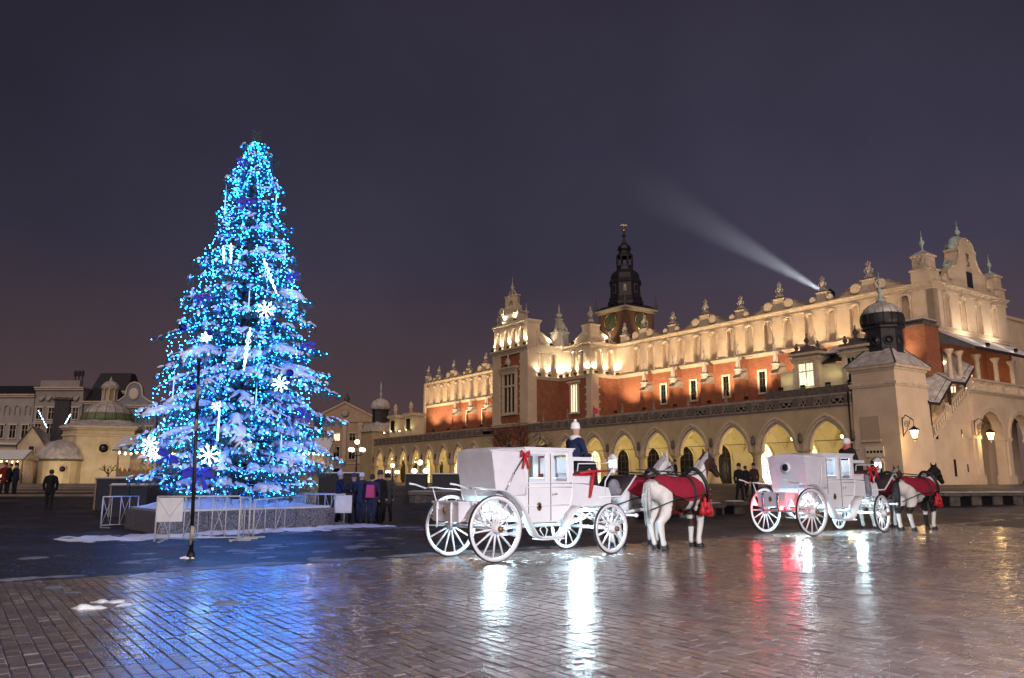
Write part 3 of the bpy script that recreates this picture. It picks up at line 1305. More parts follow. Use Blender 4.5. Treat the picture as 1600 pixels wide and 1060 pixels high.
# ================================================================== arcade along the long side
AV = -10.5
Z0, ZCAP, ZTOP = 1.2, 4.25, 8.0
bays_near = [2.8 + 5.24 * i for i in range(9)]            # left edges; width 5.24
bays_far = [61.6 + 4.55 * i for i in range(8)]
MA = frame((AV, 0), (AV, 100), (-1, 0))


def arch_bay_mesh(w, hw, rise):
    b = MB()
    arch_panel(b, w / 2, hw, rise, ZCAP, ZTOP, 0, w, -.7, 0, 12)
    return b.mesh('arch', K['arcade'])


def arch_mould_mesh(w, hw, rise):
    b = MB()
    arch_band(b, w / 2, hw, rise, ZCAP, .14, -.1, .08, 12)
    arch_band(b, w / 2, hw + .14, rise + .16, ZCAP, .09, -.1, .03, 12)
    arch_band(b, w / 2, hw + .23, rise + .26, ZCAP, .17, -.1, .19, 12)
    arch_band(b, w / 2, hw - .16, rise - .18, ZCAP, .17, -.55, -.12, 12)
    return b.mesh('arch_moulding', K['cream_trim'])


def column_mesh():
    b = MB()
    b.lathe([(.62, 0), (.62, .25), (.5, .35), (.52, .5), (.40, .62), (.38, 2.5), (.42, 2.55), (.40, 2.62), (.46, 2.75), (.6, 2.95), (.62, 3.05)], 12, (0, 0, Z0), True)
    b.lathe([(.72, 0), (.74, .09)], 8, (0, 0, Z0 + 2.98), False, PI / 8)
    return b.mesh('column', K['arcade'])


def vault_mesh(w, dep):
    """groined vault over one bay"""
    b = MB()
    n = 14
    vs, fs = [], []
    zt = 7.35
    for j in range(n + 1):
        for i in range(n + 1):
            x = i / n
            y = j / n
            h1 = 1 - abs(2 * x - 1) ** 1.9
            h2 = 1 - abs(2 * y - 1) ** 1.9
            vs.append((w * x, -.7 - dep * y, ZCAP + .2 + (zt - ZCAP - .2) * max(h1, h2)))
    for j in range(n):
        for i in range(n):
            a = j * (n + 1) + i
            fs.append((a, a + 1, a + n + 2, a + n + 1))
    b.add(vs, fs, False)
    return b.mesh('vault', K['vault'])


def shop_mesh(style, hw=1.05, zs=3.9, rise=1.5):
    b = MB()
    ap = [(x, zs + z) for x, z in arch_pts(hw, rise, 8)]
    b.m = 1
    b.prism([(-hw, Z0)] + ap + [(hw, Z0)], 0.0, .03)
    b.m = 0
    arch_band(b, 0, hw, rise, zs, .18, .0, .14, 8, legs=zs - Z0)
    b.m = 2
    for q in (-.35, .35):
        b.box(q - .03, q + .03, .03, .08, Z0, zs + 1.0)
    for z in (2.3, 3.1, 3.9, 4.6):
        b.box(-hw, hw, .03, .07, z - .025, z + .025)
    return b.mesh('shopfront', [K['vault'], {'dark': K['win_dark'], 'bright': K['win_bright'], 'lit': K['win_lit']}[style], K['wood_dark']])


SHOP = {k: shop_mesh(k) for k in ('dark', 'bright', 'lit')}
DEP = 4.2


def lantern_mesh(s=1.0):
    b = MB()
    b.lathe([(.03 * s, .62 * s), (.05 * s, .58 * s), (.2 * s, .48 * s), (.24 * s, .42 * s), (.22 * s, .40 * s)], 6, (0, 0, 0), False)
    b.lathe([(.10 * s, 0), (.12 * s, .03 * s), (.02 * s, -.1 * s)][::-1], 6, (0, 0, 0), False)
    for k in range(6):
        a = PI / 3 * k
        b.beam((.11 * s * math.cos(a), .11 * s * math.sin(a), .02 * s), (.2 * s * math.cos(a), .2 * s * math.sin(a), .42 * s), .018 * s)
    return b.mesh('lantern', K['iron'])


def lantern_glass_mesh(s=1.0, m='lamp_glow'):
    b = MB()
    b.lathe([(.09 * s, .04 * s), (.18 * s, .40 * s)], 6, (0, 0, 0), False)
    return b.mesh('lantern_glass', K[m])


LANT, LANTG = lantern_mesh(.8), lantern_glass_mesh(.8, 'lamp_small')
lant_n = 0


def arcade_section(lefts, w, hw, rise, names, label_fn):
    am, mm, vm_ = arch_bay_mesh(w, hw, rise), arch_mould_mesh(w, hw, rise), vault_mesh(w, DEP)
    for i, s in enumerate(lefts):
        hl('arch', MA, s, 0, 0)(am)
        hl('arch_moulding', MA, s, 0, 0)(mm)
        hl('vault', MA, s, 0, 0)(vm_)
        hl('shopfront', MA, s + w / 2, -.7 - DEP - .0, 0)(SHOP[names[i]])
        # iron tie bar
        b = MB(MA)
        b.tube([(s, -1.6, 5.15), (s + w, -1.6, 5.15)], .035, 5)
        b.build('tie_rod', K['iron'], hall)
        p = hall.matrix_basis @ (MA @ Vector((s + w / 2, -2.4, 5.3)))
        t = thing('hanging_lantern', label_fn(i), 'lantern', p, 0, 'lanterns under the arcade vaults')
        link('lantern_frame', LANT, t)
        link('lantern_glass', LANTG, t)
        b = MB()
        b.tube([(0, 0, .48), (0, 0, 1.9)], .012, 4)
        b.build('hanging_rod', K['iron'], t)
        lamp('lantern_light', 'POINT', (0, 0, -.25), 150, (1.0, 0.76, 0.34), t, .12)
    cols = [s for s in lefts] + [lefts[-1] + w]
    cm = column_mesh()
    for s in cols:
        hl('column', MA, s, -.35, 0)(cm)
    return cols


bpy.context.view_layer.update()
hall.matrix_basis = Matrix.Translation(HN) @ Matrix.Rotation(ANG, 4, 'Z')
styles_near = ['lit', 'lit', 'bright', 'dark', 'dark', 'dark', 'dark', 'lit', 'dark']
c1 = arcade_section(bays_near, 5.24, 1.95, 2.75, styles_near, lambda i: 'small lit lantern in the %s pointed arch from the corner tower with black dome' % ORD[i])
c2 = arcade_section(bays_far, 4.55, 1.62, 2.75, ['dark', 'lit', 'dark', 'lit', 'dark', 'lit', 'dark', 'dark'], lambda i: 'small lit lantern in the %s arch beyond the bright middle wing' % ORD[i])
# filler wall between the wing and the far arches, inner back walls, floor
for a_, c_, d_ in ((58.75, 61.6, -.7), (49.96, 50.2, -.7), (98.0, 99.2, -5)):
    MB(MA).box(a_, c_, d_, 0, Z0, ZTOP).build('arcade_end_wall', K['arcade'], hall)
for a, c in ((2.8, 50.1), (58.8, 98.0)):
    b = MB(MA)
    b.box(a, c, -.7 - DEP - .5, -.7 - DEP - .004, Z0, 9.3)
    b.build('arcade_back_wall', K['vault'], hall)
    b = MB(MA)
    b.box(a, c, -.7 - DEP, .9, Z0 - .5, Z0 + .02)
    b.box(a - .3, c + .3, -.7, 1.5, Z0 - .6, Z0 - .13)
    b.build('arcade_step', K['stone'], hall)
    b = MB(MA)
    b.add([(a, .1, 9.0), (c, .1, 9.0), (c, -10.4, 10.6), (a, -10.4, 10.6), (a, .1, 8.7), (c, .1, 8.7), (c, -10.4, 8.7), (a, -10.4, 8.7)],
          [(0, 1, 2, 3), (0, 4, 5, 1), (4, 7, 6, 5), (0, 3, 7, 4), (1, 5, 6, 2)])
    b.build('terrace_roof', K['terrace'], hall)
    # string under the balustrade
    b = MB(MA)
    b.box(a, c, -.5, .1, ZTOP, ZTOP + .1)
    b.box(a, c, -.5, .22, ZTOP + .1, ZTOP + .2)
    b.build('balustrade_base', K['stone'], hall)
    b = MB(MA)
    b.box(a, c, -.22, .14, 9.0, 9.14)
    b.build('balustrade_rail', K['stone'], hall)
    b = MB(MA)
    b.box(a, c, -.2, .1, 9.141, 9.17)
    b.build('snow_on_rail', K['snow_roof'], hall)
for s in c1[:-1] + c2:
    # carved boss and drain pipe between the arches
    b = MB(MA)
    b.lathe([(.05, 0), (.16, .1), (.2, .35), (.14, .6), (.2, .75), (.05, .95)], 8, (s, .12, 4.9))
    b.build('carved_boss', K['dark_stone'], hall)


def panel_mesh(w):
    b = MB()
    h = .8
    t = .07
    b.box(-w / 2, w / 2, -.05, .05, 0, t)
    b.box(-w / 2, w / 2, -.05, .05, h - t, h)
    b.box(-w / 2, -w / 2 + t, -.05, .05, t, h - t)
    b.box(w / 2 - t, w / 2, -.05, .05, t, h - t)
    k = max(1, round((w - .14) / .55))
    cw = (w - 2 * t) / k
    for i in range(k):
        c = -w / 2 + t + cw * (i + .5)
        b.beam((c - cw / 2, 0, t), (c + cw / 2, 0, h - t), .07, .09, (0, 1, 0))
        b.beam((c - cw / 2, 0.004, h - t), (c + cw / 2, 0.004, t), .07, .09, (0, 1, 0))
        b.M = Matrix.Translation((c, 0, h / 2)) @ Matrix.Rotation(PI / 2, 4, 'X')
        b.lathe([(.13, -.055), (.13, .055)], 8, (0, 0, 0), False)
        b.M = Matrix()
    return b.mesh('balustrade_panel', K['stone'])


PW = {w: panel_mesh(w) for w in (1.42, .98)}
POST = MB().box(-.19, .19, -.12, .12, 0, .80).mesh('balustrade_post', K['dark_stone'])
for lefts, w in ((bays_near, 5.24), (bays_far, 4.55)):
    for s in lefts:
        x = s
        ws = (1.42, .98, .98)
        gap = (w - sum(ws)) / 3
        for q in ws:
            hl('balustrade_post', MA, x + gap / 2, 0, ZTOP + .2)(POST, ((gap + .0) / .38, 1, 1))
            hl('balustrade_panel', MA, x + gap + q / 2, -.02, ZTOP + .2)(PW[q])
            x += gap + q
for u in [13 + 5.24 * i for i in range(8)]:
    hl('obelisk', MA, u, -2.2, 9.3)(OBEL)

# ---- lit dormers on the terrace near the corner tower
MP = frame((-9.0, 0), (-9.0, 20), (-1, 0))
K['dormer'] = mat('dormer_stucco', (0.62, 0.55, 0.38), (0.55, 0.47, 0.31), 1.2, 0.8)


def dormer(u0, u1):
    b = MB(MP)
    b.box(u0, u1, -2.5, 0, 9.3, 12.75)
    b.build('dormer_wall', K['dormer'], hall)
    b = MB(MP)
    for a in (u0 + .05, u1 - .45):
        b.box(a, a + .4, 0, .12, 10.2, 12.6)
    b.box(u0 - .1, u1 + .1, -2.5, .18, 12.6, 12.8)
    b.box(u0 - .2, u1 + .2, -2.5, .3, 12.8, 12.95)
    b.box(u0 - .35, u1 + .35, -2.6, .45, 13.2, 13.42)
    b.box(u0, u1, -2.5, .05, 12.95, 13.2)
    b.build('dormer_cornice', K['cream_trim'], hall)
    c = (u0 + u1) / 2
    b = MB(MP)
    b.box(c - .75, c + .75, .003, .03, 10.3, 12.4)
    w = b.build('window', K['win_lit'] if u0 > 5 else K['win_dark'], hall)
    b = MB(MP)
    b.box(c - .06, c + .06, .03, .1, 10.3, 12.4)
    b.box(c - .75, c + .75, .03, .099, 11.6, 11.72)
    for q in (-.4, .4):
        b.box(c + q - .02, c + q + .02, .03, .06, 10.3, 12.4)
    for a in (c - .87, c + .75):
        b.box(a, a + .12, .0, .12, 10.2, 12.5)
    b.build('window_bars', K['frame_white'], w)
    b = MB(MP)
    b.box(u0 - .1, u1 + .1, -1.2, .2, 13.42, 13.7)
    b.box(c - .5, c + .5, -1.0, .05, 13.7, 14.1)
    for q, h in ((u0 + .25, .8), (c, 1.3), (u1 - .25, .8)):
        z0 = 13.7 if q != c else 14.1
        b.lathe([(.22, 0), (.1, .2 * h), (.26, .4 * h), (.12, .6 * h), (.05, .75 * h), (.12, .85 * h), (.02, h)], 8, (q, -.3, z0))
    b.build('dormer_crown', K['dark_stone'], hall)


dormer(6.6, 9.4)
dormer(1.7, 4.3)
b = MB(MP)
b.box(4.3, 6.6, -2.5, -.5, 9.3, 12.2)
b.box(9.4, 11.2, -2.5, -.4, 9.3, 11.9)
b.build('dormer_link_wall', K['dormer'], hall)
b = MB(MP)
b.add([(4.3, -.2, 12.25), (6.6, -.2, 12.25), (6.6, -2.6, 13.6), (4.3, -2.6, 13.6)], [(0, 1, 2, 3)])
b.add([(9.4, -.1, 12.0), (11.7, -.1, 11.6), (11.7, -2.6, 12.3), (9.4, -2.6, 13.4)], [(0, 1, 2, 3)])
b.build('dormer_link_roof', K['dark_roof'], hall)
b = MB(MP)
b.add([(6.3, -.1, 13.15), (3.9, -.1, 13.0), (3.9, -2.6, 14.0), (6.3, -2.6, 14.1)], [(0, 1, 2, 3)])
b.build('snowy_link_roof', K['snow'], hall)
b = MB(MP)
b.box(1.6, 12.0, .05, 1.0, 9.2, 9.95)
b.build('parapet_block', K['dark_stone'], hall)

# ================================================================== corner tower
TX0, TX1, TY0, TY1 = -10.5, -5.4, -1.15, 2.78
b = MB()
b.taper(TX0 - .12, TX1 + .25, TY0 - .25, TY1 + .02, .9, 9.4, .14, .16)
b.box(TX0 + .02, TX1, TY0 - .09, TY1 - .15, 9.4, 11.2)
b.build('corner_tower_wall', K['tower_stucco'], hall)
b = MB()
b.box(TX0 - .1, TX1 + .1, TY0 - .2, TY1 + .05, 9.4, 9.55)
b.box(TX0 - .17, TX1 + .17, TY0 - .28, TY1 + .1, 9.55, 9.75)
b.box(TX0 - .1, TX1 + .1, TY0 - .2, TY1, 10.75, 10.95)
b.box(TX0 - .3, TX1 + .3, TY0 - .42, TY1 + .18, 10.95, 11.2)
b.build('tower_cornice', K['cream_trim'], hall)
tcx, tcy = (TX0 + TX1) / 2, (TY0 + TY1) / 2
b = MB()
b.add([(TX0 - .42, TY0 - .52, 11.2), (TX1 + .42, TY0 - .52, 11.2), (TX1 + .42, TY1 + .3, 11.2), (TX0 - .42, TY1 + .3, 11.2),
       (tcx - 1.2, tcy - 1.2, 12.75), (tcx + 1.2, tcy - 1.2, 12.75), (tcx + 1.2, tcy + 1.2, 12.75), (tcx - 1.2, tcy + 1.2, 12.75)],
      [(0, 1, 5, 4), (1, 2, 6, 5), (2, 3, 7, 6), (3, 0, 4, 7), (4, 5, 6, 7), (0, 3, 2, 1)])
b.build('tower_roof', K['snow_roof'], hall)
b = MB()
for i in range(4):
    p, q = [((TX0 - .42, TY0 - .52, 11.22), (tcx - 1.2, tcy - 1.2, 12.77)), ((TX1 + .42, TY0 - .52, 11.22), (tcx + 1.2, tcy - 1.2, 12.77)),
            ((TX1 + .42, TY1 + .3, 11.22), (tcx + 1.2, tcy + 1.2, 12.77)), ((TX0 - .42, TY1 + .3, 11.22), (tcx - 1.2, tcy + 1.2, 12.77))][i]
    b.beam(p, q, .1)
b.build('roof_hips', K['dark_roof'], hall)
b = MB()
b.lathe([(1.55, 12.3), (1.62, 12.45), (1.5, 12.55), (1.5, 14.55), (1.75, 14.65), (1.8, 14.8), (1.62, 14.9)], 8, (tcx, tcy, 0), False, PI / 8)
b.build('tower_drum', K['dark_roof'], hall)
OCU = MB()
OCU.M = Matrix.Rotation(PI / 2, 4, 'X')
OCU.lathe([(.34, 0), (.44, .03), (.44, .09), (.36, .1)], 14, (0, 0, 0))
OCU.m = 1
OCU.lathe([(.34, .02), (.34, .108)], 14, (0, 0, 0))
ocm = OCU.mesh('oculus', [K['dark_roof'], K['win_dark']])
for k in range(8):
    a = k * PI / 4
    link('oculus', ocm, hall, (tcx + 1.40 * math.cos(a), tcy + 1.40 * math.sin(a), 13.5), (0, 0, a + PI / 2))
dome_prof = [(1.62, 14.9), (1.74, 15.15), (1.78, 15.5), (1.70, 15.95), (1.45, 16.4), (1.0, 16.8), (.4, 17.05), (.2, 17.15)]
b = MB()
b.lathe(dome_prof, 16, (tcx, tcy, 0), True)
b.build('tower_dome', K['dark_roof'], hall)
b = MB()
for k in range(16):
    a = 2 * PI * (k + .5) / 16
    b.tube([(tcx + r * math.cos(a) * 1.01, tcy + r * math.sin(a) * 1.01, z) for r, z in dome_prof], .04, 4)
b.build('dome_ribs', K['dark_roof'], hall)
b = MB()
b.lathe([(1.76, 15.95), (1.51, 16.42), (1.05, 16.84), (.43, 17.09), (.2, 17.18)], 16, (tcx, tcy, 0))
b.build('snow_on_dome', K['snow_roof'], hall)
b = MB()
b.lathe([(.3, 17.1), (.42, 17.25), (.2, 17.5), (.14, 17.9), (.26, 18.1), (.1, 18.35), (.07, 18.7), (.2, 18.85), (.2, 19.0), (.04, 19.15), (.02, 19.9)], 10, (tcx, tcy, 0))
b.build('tower_finial', K['copper'], hall)
# blind panel, sign and doorway on the square side of the tower
MT = frame((TX0 - .12, 0), (TX0 - .12, 5), (-1, 0))
b = MB(MT)
b.box(.25, 2.0, 0, .16, 4.75, 4.92)
b.build('panel_sill', K['cream_trim'], hall)
b = MB(MT)
b.box(.3, 1.95, .02, .07, 4.92, 6.9)
b.build('blind_panel', mat('dark_stucco', (0.45, 0.34, 0.24), rough=0.9), hall)  # stucco in a darker tone than the tower wall
b = MB(MT)
b.box(.1, 1.7, .02, .12, 3.5, 4.35)
b.build('sign_board', mat('sign_board', (0.7, 0.6, 0.42), rough=0.6), hall)
b = MB(MT)
rl = random.Random(2)
for k in range(5):
    c = .3 + k * .3
    b.M = MT @ Matrix.Translation((c, .125, 3.92)) @ Matrix.Rotation(PI / 2, 4, 'X')
    b.lathe([(.12, -.012), (.12, .012)], 10, (0, 0, 0), False)
b.build('sign_emblems', K['win_dark'], hall)
b = MB(MT)
b.box(.35, 1.35, .02, .10, 1.2, 3.2)
b.build('tower_door', K['wood_dark'], hall)
b = MB(MT)
arch_band(b, .85, .55, .55, 2.9, .16, .02, .16, 8, legs=1.7)
b.build('door_surround', K['cream_trim'], hall)
b = MB(MT)
b.tube([(2.9, .12, 1.2), (2.9, .12, 9.2)], .07, 6)
b.build('drain_pipe', K['iron'], hall)

# ================================================================== near end: gable, loggia, stairs
nich_e = [2.2, 5.4, 8.6, 11.8]
ME = frame((14.8, 0), (0, 0), (0, -1))
attic_run((14.8, 0), (0, 0), (0, -1), sorted(14.8 - q for q in nich_e), [], walls=False, wave=False, endcap=.3)
b = MB()
b.box(0.05, 14.7, 2.2, 2.7, 9.3, 15.4)
b.build('loggia_back_wall', K['brick'], hall)
for a_, c_ in ((-.05, .5), (14.3, 14.85)):
    MB().box(a_, c_, 0, 2.2, 9.3, 15.35).build('loggia_side_wall', K['brick'], hall)


def end_box(x0, x1, z0, z1, y0, y1, name, m):
    MB().box(x0, x1, y0, y1, z0, z1).build(name, m, hall)


zc = Z_COR + .26
for x0, x1 in ((-.45, 1.35), (13.4, 15.0)):
    b = MB()
    b.box(x0, x1, .0, 1.8, zc, 21.25)
    b.box(x0 - .1, x1 + .1, -.12, 1.9, 21.25, 21.4)
    b.box(x0 + .2, x1 - .2, .15, 1.65, 21.4, 22.65)
    b.box(x0 + .05, x1 - .05, 0, 1.8, 22.65, 22.8)
    b.build('corner_turret', K['cream'], hall)
    b = MB()
    b.taper(x0 + .05, x1 - .05, 0, 1.8, 22.801, 23.3, .65, .65)
    b.build('turret_cap', K['snow_roof'], hall)
    link('finial', FIN_C, hall, ((x0 + x1) / 2, .9, 23.2), 0, (.72, .72, .72))
for x in (-.9,):
    link('statue', STATUES[2], hall, (x, .3, 21.3), PI / 2, (.7, .7, .75))
b = MB()
g = [(4.3, zc), (4.3, 22.4), (4.0, 22.5), (4.0, 22.9), (4.8, 23.2), (5.4, 24.0), (5.75, 25.0), (5.8, 25.6), (5.6, 25.7), (5.6, 25.95), (5.9, 26.1), (6.15, 26.9), (6.7, 27.4), (7.4, 27.6)]
g = [(x, zc + (z - zc) * .73) for x, z in g]
g = g + [(14.8 - x, z) for x, z in g[-2::-1]]
b.prism(g, 0.0, 1.4)
b.build('gable', K['cream'], hall)
b = MB()
b.tube([(x, -.02, z) for x, z in g[3:-3]], .1, 6)
b.build('gable_moulding', K['cream_trim'], hall)
b = MB()
b.tube([(x, .75, z + .06) for x, z in g[9:16]], .42, 8)
b.tube([(4.1, .75, 22.25), (4.9, .75, 22.45), (5.4, .75, 23.0)], [.3, .34, .25], 8)
b.build('gable_copper_cap', K['copper'], hall)
link('finial', FIN_C, hall, (7.4, .7, 25.5), 0, (.85, .85, .72))
b = MB()
b.box(6.75, 8.05, -.03, .02, 20.5, 22.1)
b.build('gable_shutter', K['win_dark'], hall)
b = MB()
for a, c, z0, z1 in ((6.55, 6.75, 20.4, 22.2), (8.05, 8.25, 20.4, 22.2), (6.55, 8.25, 22.2, 22.33)):
    b.box(a, c, -.05, .02, z0, z1)
b.build('shutter_frame', K['cream_trim'], hall)
# letter S with crown on the gable
b = MB()
sp_ = [(7.62, -.05, 24.85), (7.45, -.05, 24.98), (7.22, -.05, 24.88), (7.2, -.05, 24.68), (7.4, -.05, 24.52), (7.6, -.05, 24.36), (7.6, -.05, 24.14), (7.38, -.05, 24.02), (7.16, -.05, 24.14)]
sp_ = [(x, y, z - 1.35) for x, y, z in sp_]
b.tube(sp_, .05, 6)
b.prism([(7.2, 23.72), (7.6, 23.72), (7.68, 24.0), (7.5, 23.88), (7.4, 24.05), (7.3, 23.88), (7.12, 24.0)], -.08, -.02)
b.build('gable_emblem', K['dark_stone'], hall)
for sgn, x in ((1, 2.9), (-1, 11.9)):
    b = MB()
    pr = [(x - 1.3, zc), (x - 1.3, zc + .6), (x - .9, zc + .9), (x, zc + 1.2), (x + .7, zc + 1.9), (x + 1.2, zc + 2.0), (x + 1.35, zc)]
    if sgn < 0:
        pr = [(2 * x - q, z) for q, z in pr]
    b.prism(pr, .05, .6)
    b.build('gable_shoulder', K['cream'], hall)
    link('volute', VOL[(.55, sgn)], hall, (x + sgn * .55, .0, zc + 1.1), (0, 0, PI))
    link('volute', VOL[(.36, -sgn)], hall, (x - sgn * .9, .0, zc + .45), (0, 0, PI))

# lean-to loggia roof dusted with snow
b = MB()
b.add([(-.1, .0, 15.3), (15.6, .0, 15.3), (16.2, -2.4, 13.75), (1.6, -2.4, 13.75)], [(0, 1, 2, 3)])
b.build('loggia_roof_snow', K['snow'], hall)
b = MB()
b.add([(-.15, 0, 15.22), (15.6, 0, 15.22), (16.2, -2.45, 13.66), (1.55, -2.45, 13.66), (1.55, -2.45, 13.42), (16.2, -2.45, 13.42), (15.6, 0, 14.5), (-.15, 0, 14.2)],
      [(0, 1, 2, 3), (3, 2, 5, 4), (4, 5, 6, 7), (0, 3, 4, 7)])
b.build('loggia_roof', K['dark_roof'], hall)
for x in (-.6, 1.3, 4.7, 8.5, 12.0):
    b = MB()
    b.lathe([(.32, 10.0), (.32, 10.2), (.22, 10.35), (.2, 12.9), (.26, 13.0), (.42, 13.3), (.44, 13.42)], 10, (x + .4, -.9, 0))
    b.build('loggia_column', K['cream_trim'], hall)
for x in (2.2, 6.0, 9.8):
    b = MB()
    ap = [(x + q, 12.0 + z) for q, z in arch_pts(.8, .8, 8)]
    b.prism([(x - .8, 10.0)] + ap + [(x + .8, 10.0)], 2.1, 2.2)
    w_ = b.build('loggia_door', K['win_lit'], hall)
    b = MB()
    for q in (-.3, .3):
        b.box(x + q - .03, x + q + .03, 2.04, 2.1, 10.0, 12.7)
    b.box(x - .8, x + .8, 2.03, 2.09, 11.9, 12.0)
    b.build('door_bars', K['wood_dark'], w_)
# portico: round arches under the balcony
MO = frame((-2, -1.25), (20, -1.25), (0, -1))
for i in range(3):
    b = MB(MO)
    s0 = 4.6 + i * 6.2
    arch_panel(b, s0 + 3.1, 2.35, 2.35, 5.6, 9.6, s0, s0 + 6.2, -.8, 0, 12)
    b.build('portico_arch', K['tower_stucco'], hall)
    b = MB(MO)
    arch_band(b, s0 + 3.1, 2.35, 2.35, 5.6, .3, -.1, .12, 12)
    arch_band(b, s0 + 3.1, 2.65, 2.65, 5.6, .07, -.1, .17, 12)
    b.build('portico_arch_moulding', K['cream_trim'], hall)
for i in range(4):
    s0 = 4.6 + i * 6.2
    b = MB(MO)
    b.box(s0 - .72, s0 + .72, -.8, .06, 1.0, 5.45)
    b.box(s0 - .82, s0 + .82, -.85, .16, 5.3, 5.6)
    b.box(s0 - .85, s0 + .85, -.85, .2, 1.0, 2.0)
    b.box(s0 - .32, s0 + .32, .06, .22, 2.0, 5.3)
    b.build('portico_pier', K['tower_stucco'], hall)
b = MB(MO)
b.box(4.0, 24, -5, -4.4, 1.0, 9.6)
b.build('portico_back_wall', K['tower_stucco'], hall)
b = MB(MO)
b.box(4.0, 24, -4.4, -.1, 9.3, 9.65)
b.box(4.3, 24, -.8, .12, 9.6, 9.75)
b.box(4.2, 24, -.8, .28, 9.75, 9.9)
b.build('balcony_slab', K['cream_trim'], hall)
BAL = MB().lathe([(.09, 0), (.09, .06), (.05, .12), (.1, .3), (.05, .55), (.05, .62), (.09, .7)], 7, (0, 0, 0)).mesh('baluster', K['cream_trim'])
for i in range(4):
    b = MB(MO)
    s0 = 4.6 + i * 3.2
    b.box(s0 - .2, s0 + .2, -.25, .12, 9.9, 10.95)
    b.build('balcony_post', K['cream_trim'], hall)
    for k in range(8):
        hl('baluster', MO, s0 + .45 + k * .34, -.05, 9.98)(BAL, (1, 1, 1.15))
b = MB(MO)
b.box(4.4, 18, -.22, .16, 10.8, 10.98)
b.build('balcony_rail', K['cream_trim'], hall)
# outside stair with sloping balustrade against the wall between tower and portico
b = MB()
b.prism([(-5.4, 1.0), (4.2, 1.0), (4.2, 9.6), (2.4, 9.3), (-5.2, 4.6), (-5.4, 4.6)], -.95, 1.0)
b.build('stair_wall', K['tower_stucco'], hall)
for k in range(14):
    t = (k + .5) / 14
    x = -5.2 + 7.4 * t
    b = MB()
    b.box(x - .3, x + .3, -.7, 1.2, 4.4 + 4.5 * t, 4.9 + 4.5 * t)
    b.build('step', K['cream_trim'], hall)
b = MB()
b.beam((-5.3, -.98, 5.75), (2.4, -.98, 10.5), .22, .16)
b.beam((-5.3, -.98, 4.75), (2.4, -.98, 9.4), .26, .18)
b.build('stair_rail', K['cream_trim'], hall)
for k in range(17):
    t = (k + .5) / 17
    link('baluster', BAL, hall, (-5.2 + 7.5 * t, -.98, 4.85 + 4.6 * t), 0, (1, 1, 1.15))
for t in (0, .5):
    b = MB()
    b.box(-5.45 + 7.6 * t, -5.1 + 7.6 * t, -1.14, -.82, 4.5 + 4.6 * t, 6.1 + 4.6 * t)
    b.build('stair_newel', K['cream_trim'], hall)
# tiled snowy roof in two flights over the stair, brick turret behind it
fl1 = [(-5.5, 8.25), (-3.9, 8.25), (-1.45, 10.25)]
fl2 = [(-1.45, 10.35), (1.2, 10.4), (3.2, 12.0)]
for fl_r in (fl1, fl2):
    n_ = len(fl_r)
    b = MB()
    for k in range(n_ - 1):
        (x0, z0), (x1, z1) = fl_r[k], fl_r[k + 1]
        m_ = 7
        for r_ in range(m_):
            t0, t1 = r_ / m_, (r_ + 1) / m_
            ya, yb = -1.45 + 2.75 * t0, -1.45 + 2.75 * t1
            za, zb_ = 1.9 * t0, 1.9 * t1
            b.add([(x0, ya, z0 + za + .05), (x1, ya, z1 + za + .05), (x1, yb + .05, z1 + zb_ + .02), (x0, yb + .05, z0 + zb_ + .02), (x0, ya, z0 + za), (x1, ya, z1 + za)], [(0, 1, 2, 3), (0, 4, 5, 1)])
    b.build('stair_roof_tiles', K['snow_roof'], hall)
    b = MB()
    for k in range(n_ - 1):
        (x0, z0), (x1, z1) = fl_r[k], fl_r[k + 1]
        b.add([(x0, -1.5, z0 - .03), (x1, -1.5, z1 - .03), (x1, 1.3, z1 + 1.87), (x0, 1.3, z0 + 1.87), (x0, -1.5, z0 - .25), (x1, -1.5, z1 - .25), (x1, 1.3, z1 + 1.6), (x0, 1.3, z0 + 1.6)],
              [(0, 1, 2, 3), (0, 4, 5, 1), (4, 7, 6, 5), (1, 5, 6, 2), (0, 3, 7, 4)])
    b.build('stair_roof', K['dark_roof'], hall)
b = MB()
b.box(-5.4, 2.6, 1.25, 1.5, 4.4, 11.8)
b.build('stair_back_wall', K['tower_stucco'], hall)
for x, z0, z1 in ((-5.2, 5.2, 8.1), (-1.5, 8.2, 10.1), (1.6, 10.0, 10.9)):
    b = MB()
    b.box(x - .12, x + .12, -1.3, -1.08, z0, z1)
    b.build('stair_roof_post', K['wood_dark'], hall)
b = MB()
b.box(-2.5, .04, -.1, 2.2, 10.9, 15.6)
b.build('brick_turret', K['brick'], hall)
b = MB()
b.box(-2.62, .03, -.22, 2.3, 15.6, 15.75)
b.box(-2.3, .03, .1, 2.0, 15.75, 16.1)
b.box(-2.45, .03, -.05, 2.1, 16.1, 16.22)
b.build('turret_top', K['dark_stone'], hall)
b = MB()
b.taper(-2.45, .02, -.05, 2.1, 16.221, 16.33, .1, .1)
b.build('turret_snow', K['snow'], hall)
b = MB()
b.prism([(2.2, 10.6), (5.4, 10.6), (5.4, 12.0), (4.3, 12.6), (3.4, 13.9), (2.2, 14.2)], -2.8, -2.5, 'yz')
b.build('turret_scroll_wall', K['cream'], hall)
# low building running on past the near end
b = MB()
b.box(15.2, 40, .8, 14, 9.0, 18.6)
b.box(15.2, 40, .6, 14, 18.6, 18.9)
b.box(15.2, 40, .6, 14, 15.4, 15.7)
b.build('side_wing_wall', K['cream'], hall)
